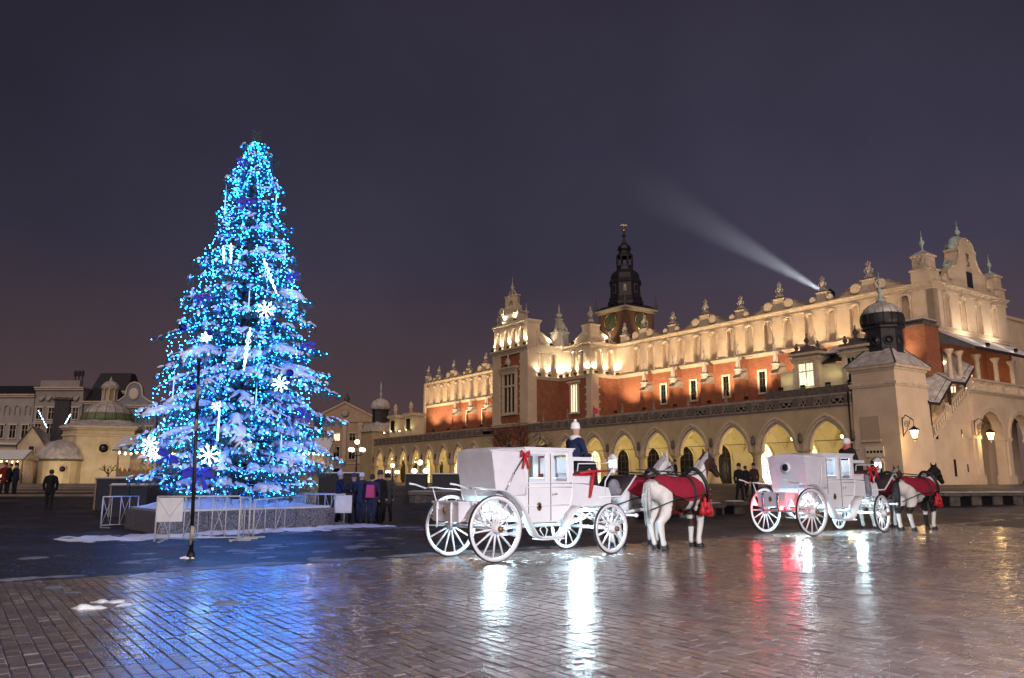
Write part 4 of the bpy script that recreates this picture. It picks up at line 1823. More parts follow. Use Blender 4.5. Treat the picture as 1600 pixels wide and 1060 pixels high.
# small openings low in the stair wall
for x, z0, z1, w in ((-3.9, 5.1, 5.6, .35), (.6, 5.4, 6.1, .12), (-1.2, 1.9, 3.4, .35), (1.1, 2.3, 3.0, .14)):
    b = MB()
    b.box(x - w / 2, x + w / 2, -1.0, -.93, z0, z1)
    b.build('slit_window', K['win_dark'], hall)
b = MB()
b.box(2.3, 3.3, -1.02, -.94, 1.2, 3.3)
b.build('stair_door', K['wood_dark'], hall)

# ================================================================== floodlights of the hall
def flood_mesh():
    b = MB()
    b.box(-.22, .22, -.1, .12, 0, .05)
    b.box(-.2, .2, -.12, .14, .12, .34)
    b.box(-.24, -.2, -.03, .03, .02, .28)
    b.box(.2, .24, -.03, .03, .02, .28)
    b.m = 1
    b.box(-.18, .18, .141, .15, .14, .32)
    return b.mesh('floodlight', [K['iron'], K['flood']])


FLOODM = flood_mesh()
WARM = (1.0, 0.71, 0.41)
HOT = (1.0, 0.84, 0.56)


def flood(loc, target, energy, color, spot=95, rad=.25, fixture=True, blend=.8):
    d = Vector(target) - Vector(loc)
    rz = math.atan2(d.y, d.x) - PI / 2
    if fixture:
        link('floodlight', FLOODM, hall, loc, rz)
    lp = Vector(loc) + d.normalized() * .45 + Vector((0, 0, .2))
    lamp('flood_beam', 'SPOT', lp, energy, color, hall, rad, target, spot, blend)


for u in [3.0 + 5.24 * i for i in range(8)]:
    if u > 11:
        flood((-3.6, u + .6, 10.25), (0, u + .6, 18.6), 3700, WARM, 110)
    else:
        flood((-3.6, u, 10.25), (0, u, 18.6), 3700, WARM, 110)
for u in [61.5 + 5.24 * i for i in range(7)]:
    flood((-3.6, u + .6, 10.25), (0, u + .6, 18.6), 3700, WARM, 110)
# little lamps on the ledges of the middle wing, grazing the wall upwards
for M, L, ss in ((M3, 4.3, (.35, 2.35, 4.1)), (M4, 6.5, (.7, 2.75, 4.5, 5.9)), (M5, 4.7, (.35, 2.2, 4.2))):
    for s in ss:
        p = M @ Vector((s, .42, 15.8))
        q = M @ Vector((s, .06, 18.6))
        flood(p, q, 420, HOT, 150, .12)
for k in range(5):
    p = MF @ Vector((.25 + k * (FL - .5) / 4, .36, 20.07))
    q = MF @ Vector((.25 + k * (FL - .5) / 4, .05, 22.5))
    flood(p, q, 340, HOT, 150, .12)
for s in (2.6, FL - 2.6):
    flood(MF @ Vector((s, .3, Z3 + .52)), MF @ Vector((s + (FL / 2 - s) * .5, -.1, Z3 + 3)), 240, HOT, 150, .12)
for M, s in ((M3, 2.0), (M4, 3.2), (M5, 2.2)):
    flood(M @ Vector((s, .5, Z_COR + .28)), M @ Vector((s, -.1, Z_COR + 2)), 200, HOT, 150, .12)
flood(MF @ Vector((wc, .55, 17.42)), MF @ Vector((wc, .0, 19.2)), 35, HOT, 150, .1)
# dormer lamps
for u, e in ((10.4, 45), (5.4, 45), (8.0, 22), (3.2, 22)):
    flood((-9.75, u, 9.98), (-8.7, u, 12.5), e, (1.0, .84, .45), 150, .12)
for x in (4.5, 10.3):  # floodlights added on the loggia roof to brighten the end gable
    flood((x, -2.3, 13.95), (x, 0, 19.5), 620, (1.0, .80, .60), 140, .3)
# loggia lamps
for x in (2.0, 7.0, 12.0):
    lamp('loggia_light', 'POINT', (x, .7, 12.6), 60, (1.0, .66, .32), hall, .1)
lamp('stair_light', 'POINT', (-3.4, .5, 7.6), 45, (1.0, .66, .34), hall, .1)
lamp('stair_light', 'POINT', (.4, .6, 9.9), 30, (1.0, .66, .34), hall, .1)
for x in (7.0, 13.0):
    lamp('portico_light', 'POINT', (x, 1.0, 6.5), 35, (1.0, .66, .34), hall, .2)


# ---- wrought-iron wall lanterns
def wall_lantern(base, arm, label):
    """base on the wall in hall coordinates, arm = reach vector"""
    t = thing('wall_lantern', label, 'lantern', hall.matrix_basis @ Vector(base), ANG, 'wrought-iron wall lanterns')
    a = Vector(arm)
    b = MB()
    b.tube([(0, 0, -.5), (0, 0, 1.1)], .04, 6)
    b.tube([(0, 0, .9), a * .3 + Vector((0, 0, 1.25)), a * .7 + Vector((0, 0, 1.0)), a + Vector((0, 0, .75))], .04, 6)
    b.tube([(0, 0, -.4), a * .35 + Vector((0, 0, .0)), a * .6 + Vector((0, 0, .5)), a * .75 + Vector((0, 0, .95))], .028, 6)
    c = a * .35 + Vector((0, 0, .5))
    pts = []
    for i in range(20):
        q = i / 19 * 3.2 * PI
        r = .3 * (1 - i / 24)
        pts.append(c + a.normalized() * r * math.cos(q) + Vector((0, 0, r * math.sin(q))))
    b.tube(pts, .025, 5)
    b.tube([a + Vector((0, 0, .8)), a + Vector((0, 0, .3))], .02, 5)
    b.build('bracket', K['iron'], t)
    o = link('lantern_frame', lantern_mesh(1.7), t, a + Vector((0, 0, -.75)))
    link('lantern_glass', lantern_glass_mesh(1.7), t, a + Vector((0, 0, -.75)))
    lamp('lantern_light', 'POINT', a + Vector((0, 0, -.95)), 95, (1.0, .62, .25), t, .15)
    return t


wall_lantern((TX0 + .35, TY0 - .25, 5.6), (-.55, -1.2, 0), 'glowing iron lantern on a scrolled bracket at the tower corner')
wall_lantern((2.3, -1.35, 5.9), (.9, -.9, 0), 'glowing iron lantern bracketed beside the first round portico arch')

# ================================================================== far corner tower of the hall
b = MB()
b.box(-10.7, -5.2, 98.6, 103.6, 1.0, 10.6)
b.build('corner_tower_wall', K['arcade'], hall)
b = MB()
b.box(-11, -5, 98.3, 103.9, 10.6, 10.9)
b.build('tower_cornice', K['cream_trim'], hall)
b = MB()
b.taper(-11, -5, 98.3, 103.9, 10.901, 12.6, 1.9, 1.8)
b.build('tower_roof', K['snow_roof'], hall)
fx, fy = -8.0, 101.1
b = MB()
b.lathe([(1.5, 12.4), (1.5, 14.7), (1.8, 14.85)], 8, (fx, fy, 0), False, PI / 8)
b.build('tower_drum', K['dark_roof'], hall)
b = MB()
b.lathe([(1.7, 14.86), (1.9, 15.3), (1.8, 16.0), (1.4, 16.6), (.4, 17.1)], 14, (fx, fy, 0))
b.build('tower_dome', K['snow_roof'], hall)
b = MB()
b.lathe([(.3, 17.0), (.15, 17.6), (.28, 18.0), (.08, 18.4), (.2, 19.4), (.02, 20.4)], 8, (fx, fy, 0))
b.build('tower_finial', K['copper'], hall)
for u0 in (86.5, 92.5):
    b = MB(MP)
    b.box(u0, u0 + 2.6, -2.5, 0, 9.3, 12.8)
    b.build('dormer_wall', K['dormer'], hall)
    b = MB(MP)
    b.box(u0 - .3, u0 + 2.9, -2.6, .4, 12.8, 13.3)
    b.lathe([(.35, 13.3), (.3, 14.1), (.5, 14.3), (.3, 14.6), (.4, 14.9), (.05, 15.4)], 8, (u0 + 1.3, -.5, 0))
    b.build('dormer_crown', K['cream_trim'], hall)
    b = MB(MP)
    b.box(u0 + .6, u0 + 2.0, .003, .04, 10.3, 12.3)
    b.build('window', K['win_dark'], hall)
    for q in (-.8, 3.4):
        flood((-9.75, u0 + q, 9.98), (-8.7, u0 + 1.3, 12.6), 55, (1.0, .84, .45), 150, .12)

# ================================================================== town hall tower behind
TD = 186.0
zt = lambda y: at(977, y, TD).z
c0 = at(977, 490, 180.0)
tw = thing('town_hall_tower', 'tall brown brick clock tower with black tiered helmet behind the hall', 'tower', (c0.x, c0.y, 0), ANG)
E = 10.2
b = MB()
b.box(.4, E - .4, .4, E - .4, 1.0, zt(490) - .2)
b.build('brick_shaft', K['brick_brown'], tw)
zb = zt(490) - .2
b = MB()
b.box(.2, E - .2, .2, E - .2, zb, zb + .5)
b.box(-.3, E + .3, -.3, E + .3, zb + .5, zb + 1.0)
b.build('stone_cornice', K['cream_trim'], tw)
b = MB()
b.taper(-.3, E + .3, -.3, E + .3, zb + 1.001, zb + 2.0, 1.3, 1.3)
b.build('skirt_roof', K['dark_roof'], tw)
H_ = E / 2
q = lambda y: zt(y)
stages = [('helmet_base', [(4.6, q(478)), (4.6, q(473)), (4.2, q(471)), (4.3, q(468)), (4.0, q(465)), (3.9, q(462))]),
          ('helmet_drum', [(3.9, q(462)), (3.85, q(444)), (4.1, q(443)), (4.2, q(441))]),
          ('helmet_bell', [(4.2, q(441)), (3.7, q(437)), (3.75, q(434)), (3.5, q(429)), (2.9, q(425)), (2.2, q(422)), (2.1, q(418))]),
          ('helmet_lantern_base', [(2.1, q(418)), (2.15, q(415))]),
          ('helmet_upper_bell', [(2.15, q(401)), (2.2, q(399)), (1.7, q(396)), (1.4, q(392)), (1.75, q(388)), (1.6, q(384)), (.9, q(381)), (.5, q(377)), (.25, q(370))]),
          ('spire', [(.25, q(370)), (.5, q(367)), (.3, q(364)), (.15, q(358))])]
for nm, pr in stages:
    b = MB()
    b.lathe(pr, 8, (H_, H_, 0), False, PI / 8)
    b.build(nm, K['dark_roof'], tw)
for k in range(8):
    a = k * PI / 4
    b = MB()
    b.box(-.22, .22, -.22, .22, q(415), q(401))
    b.build('lantern_post', K['dark_roof'], tw, (H_ + 1.9 * math.cos(a + PI / 8), H_ + 1.9 * math.sin(a + PI / 8), 0), a + PI / 8)
    b = MB()
    b.box(3.4, 3.66, -.5, .5, q(460), q(446))
    b.m = 1
    b.box(3.5, 3.72, -.3, .3, q(458), q(448))
    b.build('drum_window', [K['dark_stone'], K['pale_stone'] if k % 2 else K['win_dark']], tw, (H_, H_, 0), a)
b = MB()
b.lathe([(.05, q(362)), (.45, q(360)), (.45, q(357.5)), (.05, q(356))], 8, (H_, H_, 0))
b.tube([(H_, H_, q(357)), (H_, H_, q(344))], .12, 5)
b.beam((H_ - .7, H_ + .4, q(350)), (H_ + .7, H_ - .4, q(350)), .2)
b.build('gilded_finial', K['gold'], tw)
for cx, cy in ((0, 0), (E, 0), (E, E), (0, E)):
    b = MB()
    b.lathe([(.45, 0), (.3, .6), (.5, .9), (.2, 1.5), (.12, 3.0), (.02, 4.2)], 7, (cx, cy, zb + 1.0))
    b.build('corner_spike', K['dark_stone'], tw)
K['clock'] = mat('clock_face', (0.06, 0.09, 0.07), (0.10, 0.12, 0.08), 2.0, 0.5)


def clock(M):
    b = MB(M)
    b.M = M @ Matrix.Rotation(PI / 2, 4, 'X')
    b.lathe([(2.05, -.12), (2.05, .12)], 28, (0, 0, 0), False)
    o = b.build('clock_face', K['clock'], tw)
    b = MB(M)
    pts = [(2.05 * math.cos(2 * PI * k / 28), -.14, 2.05 * math.sin(2 * PI * k / 28)) for k in range(29)]
    b.tube(pts, .12, 5)
    for k in range(12):
        a = 2 * PI * k / 12
        b.beam((1.45 * math.cos(a), -.16, 1.45 * math.sin(a)), (1.85 * math.cos(a), -.16, 1.85 * math.sin(a)), .16, .06, (0, 1, 0))
    b.build('hour_marks', K['gold'], o)
    b = MB(M)
    b.beam((0, -.2, 0), (.2, -.2, 1.2), .2, .06, (0, 1, 0))
    b.beam((0, -.24, 0), (-1.2, -.24, -.9), .14, .06, (0, 1, 0))
    b.build('clock_hands', K['gold'], o)


zcl = at(1000, 499, 181).z
clock(Matrix.Translation((H_ + .4, .38, zcl)))
clock(Matrix.Translation((.38, H_ + .4, zcl)) @ Matrix.Rotation(-PI / 2, 4, 'Z'))
for loc, tg in (((H_ + .4, -3.0, zcl - 7), (H_ + .4, .4, zcl)), ((-3.0, H_ + .4, zcl - 7), (.4, H_ + .4, zcl))):
    lamp('clock_flood', 'SPOT', loc, 2600, (1.0, .8, .45), tw, .3, tg, 60, .9)

# ================================================================== searchlight beam over the hall roof
S0, S1 = at(1290, 458, 135.0), at(930, 250, 150.0)
ax = (S1 - S0)
LB = ax.length
Mx = Matrix.Translation(S0) @ ax.to_track_quat('Z', 'Y').to_matrix().to_4x4()
sl = link('searchlight', None)
sl.matrix_basis = Mx
tag(sl, 'searchlight behind the hall roof throwing a pale beam upwards', 'searchlight')
b = MB()
b.lathe([(.5, -1.6), (.95, -1.2), (1.05, -.3), (1.05, -.2)], 14)
b.build('lamp_housing', K['iron'], sl)
bpy.context.view_layer.update()
b = MB()
b.lathe([(1.0, -.05), (1.0 + LB * .13, LB)], 24, (0, 0, 0))
mm_ = bpy.data.materials.new('misty_beam')
mm_.use_nodes = True
nn_ = mm_.node_tree.nodes
nn_.remove(nn_['Principled BSDF'])
pv = nn_.new('ShaderNodeVolumePrincipled')
pv.inputs['Color'].default_value = (.9, .93, 1, 1)
tcv = nn_.new('ShaderNodeTexCoord')
sx_ = nn_.new('ShaderNodeSeparateXYZ')
mm_.node_tree.links.new(tcv.outputs['Object'], sx_.inputs[0])


def vmath(op, a, b=None):
    n_ = nn_.new('ShaderNodeMath')
    n_.operation = op
    for k, q_ in enumerate((a, b)):
        if q_ is None:
            continue
        if isinstance(q_, (int, float)):
            n_.inputs[k].default_value = q_
        else:
            mm_.node_tree.links.new(q_, n_.inputs[k])
    return n_.outputs[0]


rad2 = vmath('ADD', vmath('POWER', sx_.outputs['X'], 2.0), vmath('POWER', sx_.outputs['Y'], 2.0))
cone = vmath('ADD', vmath('MULTIPLY', sx_.outputs['Z'], .13), 1.0)
rel = vmath('DIVIDE', rad2, vmath('POWER', cone, 2.0))
edge = vmath('POWER', vmath('MAXIMUM', vmath('SUBTRACT', 1.0, rel), 0.0), 1.5)
fade = vmath('POWER', vmath('MAXIMUM', vmath('SUBTRACT', 1.0, vmath('DIVIDE', sx_.outputs['Z'], LB)), 0.0), 1.6)
mm_.node_tree.links.new(vmath('MULTIPLY', vmath('MULTIPLY', edge, fade), .011), pv.inputs['Density'])  # the beam's soft edge and fading are shaped into the mist density
mm_.node_tree.links.new(pv.outputs[0], nn_['Material Output'].inputs['Volume'])
beam = stuff(b.build('light_beam_mist', mm_, sl))
lamp('searchlight_lamp', 'SPOT', (0, 0, -.15), 250000, (.92, .95, 1.0), sl, .3, (0, 0, 50), 16.0, .5)

# ================================================================== figures: people and horses grown from joint chains
import numpy as np
DG = bpy.context.evaluated_depsgraph_get()
K['figure'] = attr_mat('figure_cloth_and_skin', 'col', 0.85, 0.25, 0.15, 60)
K['horse_coat'] = attr_mat('horse_coat', 'col', 0.65, 0.3, 0.12, 50)


def ring_tube(b, pts, radii, n=12):
    """closed tube; radii may be (rx, ry) across"""
    b.tube(pts, [r if not isinstance(r, tuple) else r[0] for r in radii], n, True)


def grow(name, chains, voxel, smooth_it=6, paint=None, mat_=None, squash=None):
    """chains: (points, radii, colour). One continuous surface by voxel remeshing; colour by nearest chain."""
    b = MB()
    segs = []
    for pts, radii, col in chains:
        pts = [Vector(p) for p in pts]
        sub, rad = [], []
        for i in range(len(pts) - 1):
            for k in range(3):
                t = k / 3
                sub.append(pts[i].lerp(pts[i + 1], t))
                rad.append(radii[i] * (1 - t) + radii[i + 1] * t)
            segs.append((pts[i], pts[i + 1], radii[i], radii[i + 1], col))
        sub.append(pts[-1])
        rad.append(radii[-1])
        b.tube(sub, rad, 12, True)
        b.ball(pts[0], radii[0] * .98, 10, 7)
        b.ball(pts[-1], radii[-1] * .98, 10, 7)
    if squash:
        b.v = [squash(Vector(p)) for p in b.v]
    me = b.mesh('tmp', [])
    o = bpy.data.objects.new('tmp', me)
    COL.objects.link(o)
    m = o.modifiers.new('r', 'REMESH')
    m.mode = 'VOXEL'
    m.voxel_size = voxel
    m.use_smooth_shade = True
    s = o.modifiers.new('s', 'SMOOTH')
    s.iterations = smooth_it
    s.factor = .5
    dg = bpy.context.evaluated_depsgraph_get()
    out = bpy.data.meshes.new_from_object(o.evaluated_get(dg))
    out.name = name
    bpy.data.objects.remove(o)
    nv = len(out.vertices)
    co = np.empty(nv * 3)
    out.vertices.foreach_get('co', co)
    co = co.reshape(-1, 3)
    best = np.full(nv, 1e9)
    colr = np.zeros((nv, 4))
    colr[:, 3] = 1
    for a, c, ra, rb, col in segs:
        A, Bv = np.array(squash(a) if squash else a), np.array(squash(c) if squash else c)
        ab = Bv - A
        t = np.clip(((co - A) @ ab) / max(1e-9, ab @ ab), 0, 1)
        d = np.linalg.norm(co - A - t[:, None] * ab, axis=1) - (ra + (rb - ra) * t)
        k = d < best
        best[k] = d[k]
        colr[k, :3] = col
    if paint:
        for i in range(nv):
            c = paint(co[i], colr[i])
            if c is not None:
                colr[i, :3] = c
    at_ = out.color_attributes.new('col', 'FLOAT_COLOR', 'POINT')
    at_.data.foreach_set('color', colr.ravel())
    out.polygons.foreach_set('use_smooth', [True] * len(out.polygons))
    if mat_:
        out.materials.clear()
        out.materials.append(mat_)
    return out


SKIN = (0.42, 0.26, 0.19)


def person_mesh(coat, legs, boots=(0.02, 0.018, 0.016), pose='stand', stride=0.0, lean=0.0, long_coat=True, arms='down'):
    ch = []
    if pose == 'stand':
        hipz = .92
        for s in (-1, 1):
            f = s * stride
            ch.append(([(s * .10, 0, hipz), (s * .11, -f * .5, .50), (s * .11, -f + (.10 if f < 0 else 0), .10)], [.105, .075, .055], legs))
            ch.append(([(s * .11, -f + (.10 if f < 0 else 0), .07), (s * .125, -f - .15 + (.10 if f < 0 else 0), .045)], [.058, .045], boots))
        torso0 = hipz - (.12 if long_coat else -.02)
    else:
        hipz = .55
        for s in (-1, 1):
            ch.append(([(s * .11, .02, hipz), (s * .15, -.44, hipz + .04), (s * .15, -.52, .10)], [.12, .085, .06], legs))
            ch.append(([(s * .15, -.52, .07), (s * .16, -.70, .05)], [.058, .045], boots))
        torso0 = hipz
    sh = hipz + .52
    l = lean
    ch.append(([(0, 0, torso0), (0, -.01, hipz + .1), (0, -.02 - l * .3, hipz + .30), (0, -.02 - l * .7, sh - .04)], [.17, .155, .165, .14], coat))
    for s in (-1, 1):
        ch.append(([(s * .06, -.01 - l * .6, sh - .02), (s * .19, 0 - l * .7, sh - .03)], [.12, .085], coat))
        if arms == 'down':
            el = (s * .27, .02 - l * .5, sh - .31)
            wr = (s * .26, -.06 - l * .3 - s * stride * .4, sh - .57)
        elif arms == 'front':
            el = (s * .26, -.06 - l, sh - .28)
            wr = (s * .10, -.34 - l, sh - .30)
        else:
            el = (s * .27, .0, sh - .3)
            wr = (s * .22, -.2, sh - .38)
        ch.append(([(s * .20, 0 - l * .7, sh - .03), el, wr], [.075, .06, .045], coat))
        w = Vector(wr)
        d = (Vector(wr) - Vector(el)).normalized()
        ch.append(([w, w + d * .08], [.036, .034], SKIN))
        side = d.cross(Vector((1, 0, 0))).normalized()
        for k, q in enumerate((-.03, -.01, .01, .03)):
            p = w + d * .08 + side * q
            ch.append(([p, p + d * (.06 + .012 * (1 - abs(k - 1.5)))], [.010, .008], SKIN))
        ch.append(([w + d * .03 + side * .035, w + d * .07 + side * .062], [.012, .009], SKIN))
    hx = -l
    ch.append(([(0, hx * .85, sh), (0, hx - .01, sh + .12)], [.065, .058], SKIN))
    ch.append(([(0, hx - .02, sh + .16), (0, hx - .005, sh + .26)], [.085, .095], SKIN))
    ch.append(([(0, hx - .105, sh + .20), (0, hx - .125, sh + .175)], [.016, .02], SKIN))
    for s in (-1, 1):
        ch.append(([(s * .095, hx, sh + .22), (s * .10, hx + .005, sh + .18)], [.014, .012], SKIN))
    return ch, sh, hx


def person(label, loc, rz, coat, legs, hat=None, scarf=None, pack=None, group=None, pose='stand', stride=0.0, lean=0.0, arms='down', h=1.72, long_coat=True, voxel=.024):
    ch, sh, hx = person_mesh(coat, legs, pose=pose, stride=stride, lean=lean, arms=arms, long_coat=long_coat)
    sq = lambda p: (p[0], p[1] * .92, p[2])
    me = grow('person', ch, voxel, 3, None, K['figure'], sq)
    k = h / 1.72
    o = link('person', me, None, loc, rz, k)
    tag(o, label, 'person', group)
    hy = hx * .92
    if hat:
        b = MB()
        c, style = hat
        z = sh + .245
        if style == 'wool':
            b.lathe([(.102, 0), (.108, .04), (.105, .05), (.095, .11), (.06, .155), (.01, .17)], 12, (0, hy, z))
            if sum(c) > .6:
                b.ball((0, hy, z + .185), .035, 8, 6)
        elif style == 'bowler':
            b.lathe([(.10, -.03), (.17, .0), (.165, .02), (.105, .03), (.105, .10), (.07, .15), (.01, .165)], 14, (0, hy, z))
        else:
            b.lathe([(.104, -.06), (.112, 0), (.108, .06), (.085, .10), (.02, .125)], 12, (0, hy, z))
            b.prism([(-.09, hy - .18), (.09, hy - .18), (.10, hy - .09), (-.10, hy - .09)], z - .02, z, 'xy')
        b.build('hat', mat('hat_cloth', c, rough=.9), o)
    else:
        b = MB()
        b.ball((0, hy + .025, sh + .245), (.105, .10, .105), 12, 8)
        b.build('hair', mat('hair', (.03, .02, .015), rough=.7), o)
    if scarf:
        b = MB()
        b.lathe([(.10, -.05), (.125, -.02), (.125, .03), (.09, .06)], 12, (0, hy * .9, sh + .06))
        b.tube([(.04, hy - .12, sh + .02), (.05, hy - .17, sh - .15), (.05, hy - .17, sh - .3)], [.04, .05, .045], 6)
        b.build('scarf', mat('scarf_cloth', scarf, rough=.95), o)
    if pack:
        b = MB()
        b.taper(-.16, .16, .13, .32, sh - .50, sh - .05, .03, .02)
        b.box(-.12, .12, .32, .37, sh - .46, sh - .25)
        b.build('backpack', mat('backpack_cloth', pack, rough=.8), o)
    for s in (-1, 1):
        b = MB()
        b.ball((s * .035, hy - .098, sh + .225), .012, 6, 5)
        b.build('eye', K['win_dark'], o)
    return o


# ================================================================== ST ADALBERT'S-LIKE LITTLE DOMED CHURCH ON THE LEFT
CH_D = 90.0
cm = CH_D / 1247.0
o0 = at(136, 757, CH_D)
church = thing('domed_church', 'small cream church with snowy green dome and lantern, floodlit at the top of stone steps', 'church', (o0.x, o0.y, 1.1), R(22))
K['church'] = mat('church_stucco', (0.62, 0.53, 0.38), (0.48, 0.40, 0.28), 0.8, 0.85, bump=.08)
K['green_dome'] = mat('green_dome_snow', (0.12, 0.17, 0.09), (0.16, 0.22, 0.12), 1.5, 0.6)
b = MB()
b.prism([(-1.5, 0), (4.4, 0), (4.6, 1.5), (4.6, 6.5), (2.6, 8.4), (-1.2, 8.4), (-3.2, 6.2), (-3.2, 2.2)], 0, 6.4, 'xy')
b.build('nave_wall', K['church'], church)
b = MB()
for z0, z1, e in ((5.5, 5.65, .12), (6.2, 6.4, .2), (6.4, 6.6, .4)):
    b.prism([(-1.5 - e, -e), (4.4 + e, -e), (4.6 + e, 1.5), (4.6 + e, 6.5 + e), (2.6, 8.4 + e), (-1.2 - e, 8.4 + e), (-3.2 - e, 6.2), (-3.2 - e, 2.2 - e)], z0, z1, 'xy')
b.build('nave_cornice', K['cream_trim'], church)
dc = (1.1, 4.0)
b = MB()
n = 8
base = [(-1.9, -.4), (4.8, -.4), (5.0, 1.5), (5.0, 6.9), (2.6, 8.8), (-1.6, 8.8), (-3.6, 6.2), (-3.6, 1.8)]
top = [(dc[0] + 2.6 * math.cos(a), dc[1] + 2.6 * math.sin(a)) for a in [R(-115), R(-65), R(-25), R(25), R(65), R(115), R(160), R(-160)]]
vs = [(x, y, 6.6) for x, y in base] + [(x, y, 7.6) for x, y in top]
b.add(vs, [(i, (i + 1) % 8, 8 + (i + 1) % 8, 8 + i) for i in range(8)] + [tuple(range(8, 16))])
b.build('nave_roof', K['snow_roof'], church)
dp = [(2.9, 7.4), (2.85, 7.8), (2.6, 8.5), (2.0, 9.2), (1.2, 9.6), (.75, 9.7)]
b = MB()
b.lathe(dp, 16, (*dc, 0))
b.build('dome', K['green_dome'], church)
b = MB()
b.lathe([(2.72, 8.28), (2.64, 8.5), (2.04, 9.22), (1.22, 9.63), (.76, 9.73)], 16, (*dc, 0))
b.build('snow_on_dome', K['snow_roof'], church)
b = MB()
for k in range(16):
    a = 2 * PI * k / 16
    b.tube([(dc[0] + r * 1.01 * math.cos(a), dc[1] + r * 1.01 * math.sin(a), z) for r, z in dp], .045, 4)
b.build('dome_ribs', K['dark_stone'], church)
b = MB()
b.lathe([(.95, 9.6), (.95, 9.85), (.6, 9.9), (.6, 11.2), (.95, 11.3), (1.05, 11.45)], 10, (*dc, 0), False)
b.build('lantern', K['church'], church)
for k in range(8):
    a = 2 * PI * k / 8
    b = MB()
    b.lathe([(.12, 9.85), (.09, 10.0), (.09, 11.15), (.13, 11.3)], 6, (dc[0] + .78 * math.cos(a), dc[1] + .78 * math.sin(a), 0))
    b.build('lantern_column', K['cream_trim'], church)
b = MB()
b.lathe([(1.05, 11.46), (.95, 11.7), (.65, 12.1), (.2, 12.3), (.12, 12.5), (.02, 12.8)], 10, (*dc, 0))
b.build('lantern_cap', K['snow_roof'], church)


def oculus(x, y, z, r, par, rot=0):
    b = MB()
    b.M = Matrix.Rotation(PI / 2, 4, 'X')
    b.lathe([(r, -.02), (r * 1.35, .0), (r * 1.35, .08), (r, .1)], 16)
    b.m = 1
    b.lathe([(r, .0), (r, .108)], 16)
    b.build('round_window', [K['cream_trim'], K['win_dark']], par, (x, y, z), rot)


oculus(1.35, .0, 4.1, .5, church)
# apse in front with conical snowy roof
b = MB()
b.lathe([(2.3, 0), (2.3, 2.75)], 20, (-3.0, .6, 0), False)
b.build('apse_wall', K['church'], church)
b = MB()
b.lathe([(2.5, 2.75), (2.45, 3.0), (2.1, 3.9), (1.3, 4.7), (.2, 5.0)], 14, (-3.0, .6, 0))
b.build('apse_roof', K['snow_roof'], church)
b = MB()
b.lathe([(2.4, 2.6), (2.55, 2.7), (2.55, 2.78)], 20, (-3.0, .6, 0))
b.build('apse_cornice', K['dark_stone'], church)
oculus(-2.4, -1.66, 1.7, .3, church, R(15))
# gabled porch
b = MB()
b.prism([(-7.3, 0), (-4.7, 0), (-4.7, 4.4), (-6.0, 6.3), (-7.3, 4.4)], .6, 5)
b.build('porch_wall', K['church'], church)
b = MB()
b.add([(-7.5, .4, 4.2), (-6.0, .4, 6.45), (-6.0, 5.2, 6.45), (-7.5, 5.2, 4.2)], [(0, 1, 2, 3)])
b.add([(-4.4, .4, 4.1), (-6.0, .4, 6.46), (-6.0, 5.2, 6.46), (-3.0, 5.2, 4.5)], [(0, 1, 2, 3)])
b.build('porch_roof', K['snow_roof'], church)
b = MB()
b.box(-6.15, -5.65, .5, .58, 3.0, 4.2)
b.build('porch_window', K['win_dark'], church)
b = MB()
b.box(-6.3, -6.15, .5, .62, 2.85, 4.35)
b.box(-5.65, -5.5, .5, .62, 2.85, 4.35)
b.build('porch_window_frame', K['cream_trim'], church)
# dark lamp column from behind, added here as part of the church roof
b = MB()
b.taper(-4.6, -2.9, 3.4, 5.1, 5.0, 9.8, .1, .1)
b.build('dark_column', K['dark_roof'], church)
b = MB()
b.taper(-4.8, -2.7, 3.2, 5.3, 9.801, 10.1, .3, .3)
b.build('dark_column_cap', K['dark_stone'], church)
# plain sacristy to the side
b = MB()
b.box(-10.0, -7.35, 1.2, 5, 0, 4.2)
b.build('sacristy_wall', K['church'], church)
b = MB()
b.box(-10.2, -7.3, 1.0, 5.2, 4.2, 4.4)
b.build('sacristy_roof', K['dark_stone'], church)
b = MB()
b.box(-10.2, -7.3, 1.0, 5.2, 4.401, 4.55)
b.build('sacristy_snow', K['snow'], church)
for x, y in ((-7.4, 1.1), (-4.68, .5), (-.72, .2)):
    b = MB()
    b.tube([(x, y, .1), (x, y, 4.2 if x < -5 else 2.8)], .06, 5)
    b.build('drain_pipe', K['iron'], church)
for x, y, tx, ty, tz, e in ((3.2, -5.5, 1.5, 0, 4.0, 640), (-3, -5.0, -3, -1.6, 2.0, 330), (-8.0, -4.0, -7.5, 1, 3.0, 380)):
    lamp('church_flood', 'SPOT', (x, y, .3), e, (1.0, .76, .42), church, .2, (tx, ty, tz), 110, .9)

# stone steps rising to the church
st = thing('stone_steps', 'broad worn stone steps climbing to the small domed church', 'steps', (0, 0, 0))
for k in range(7):
    y = 44.0 + k * 3.0
    z = gz(0, y) + .10
    x1 = -0.527 * y - .5
    b = MB()
    b.box(-62, x1 + 1.5, y, y + 3.0, z - .35, z)
    b.build('step', K['step_stone'] if 'step_stone' in K else K.setdefault('step_stone', mat('step_stone', (0.24, 0.20, 0.17), (0.14, 0.12, 0.10), 1.2, 0.6, bump=.15)), st)


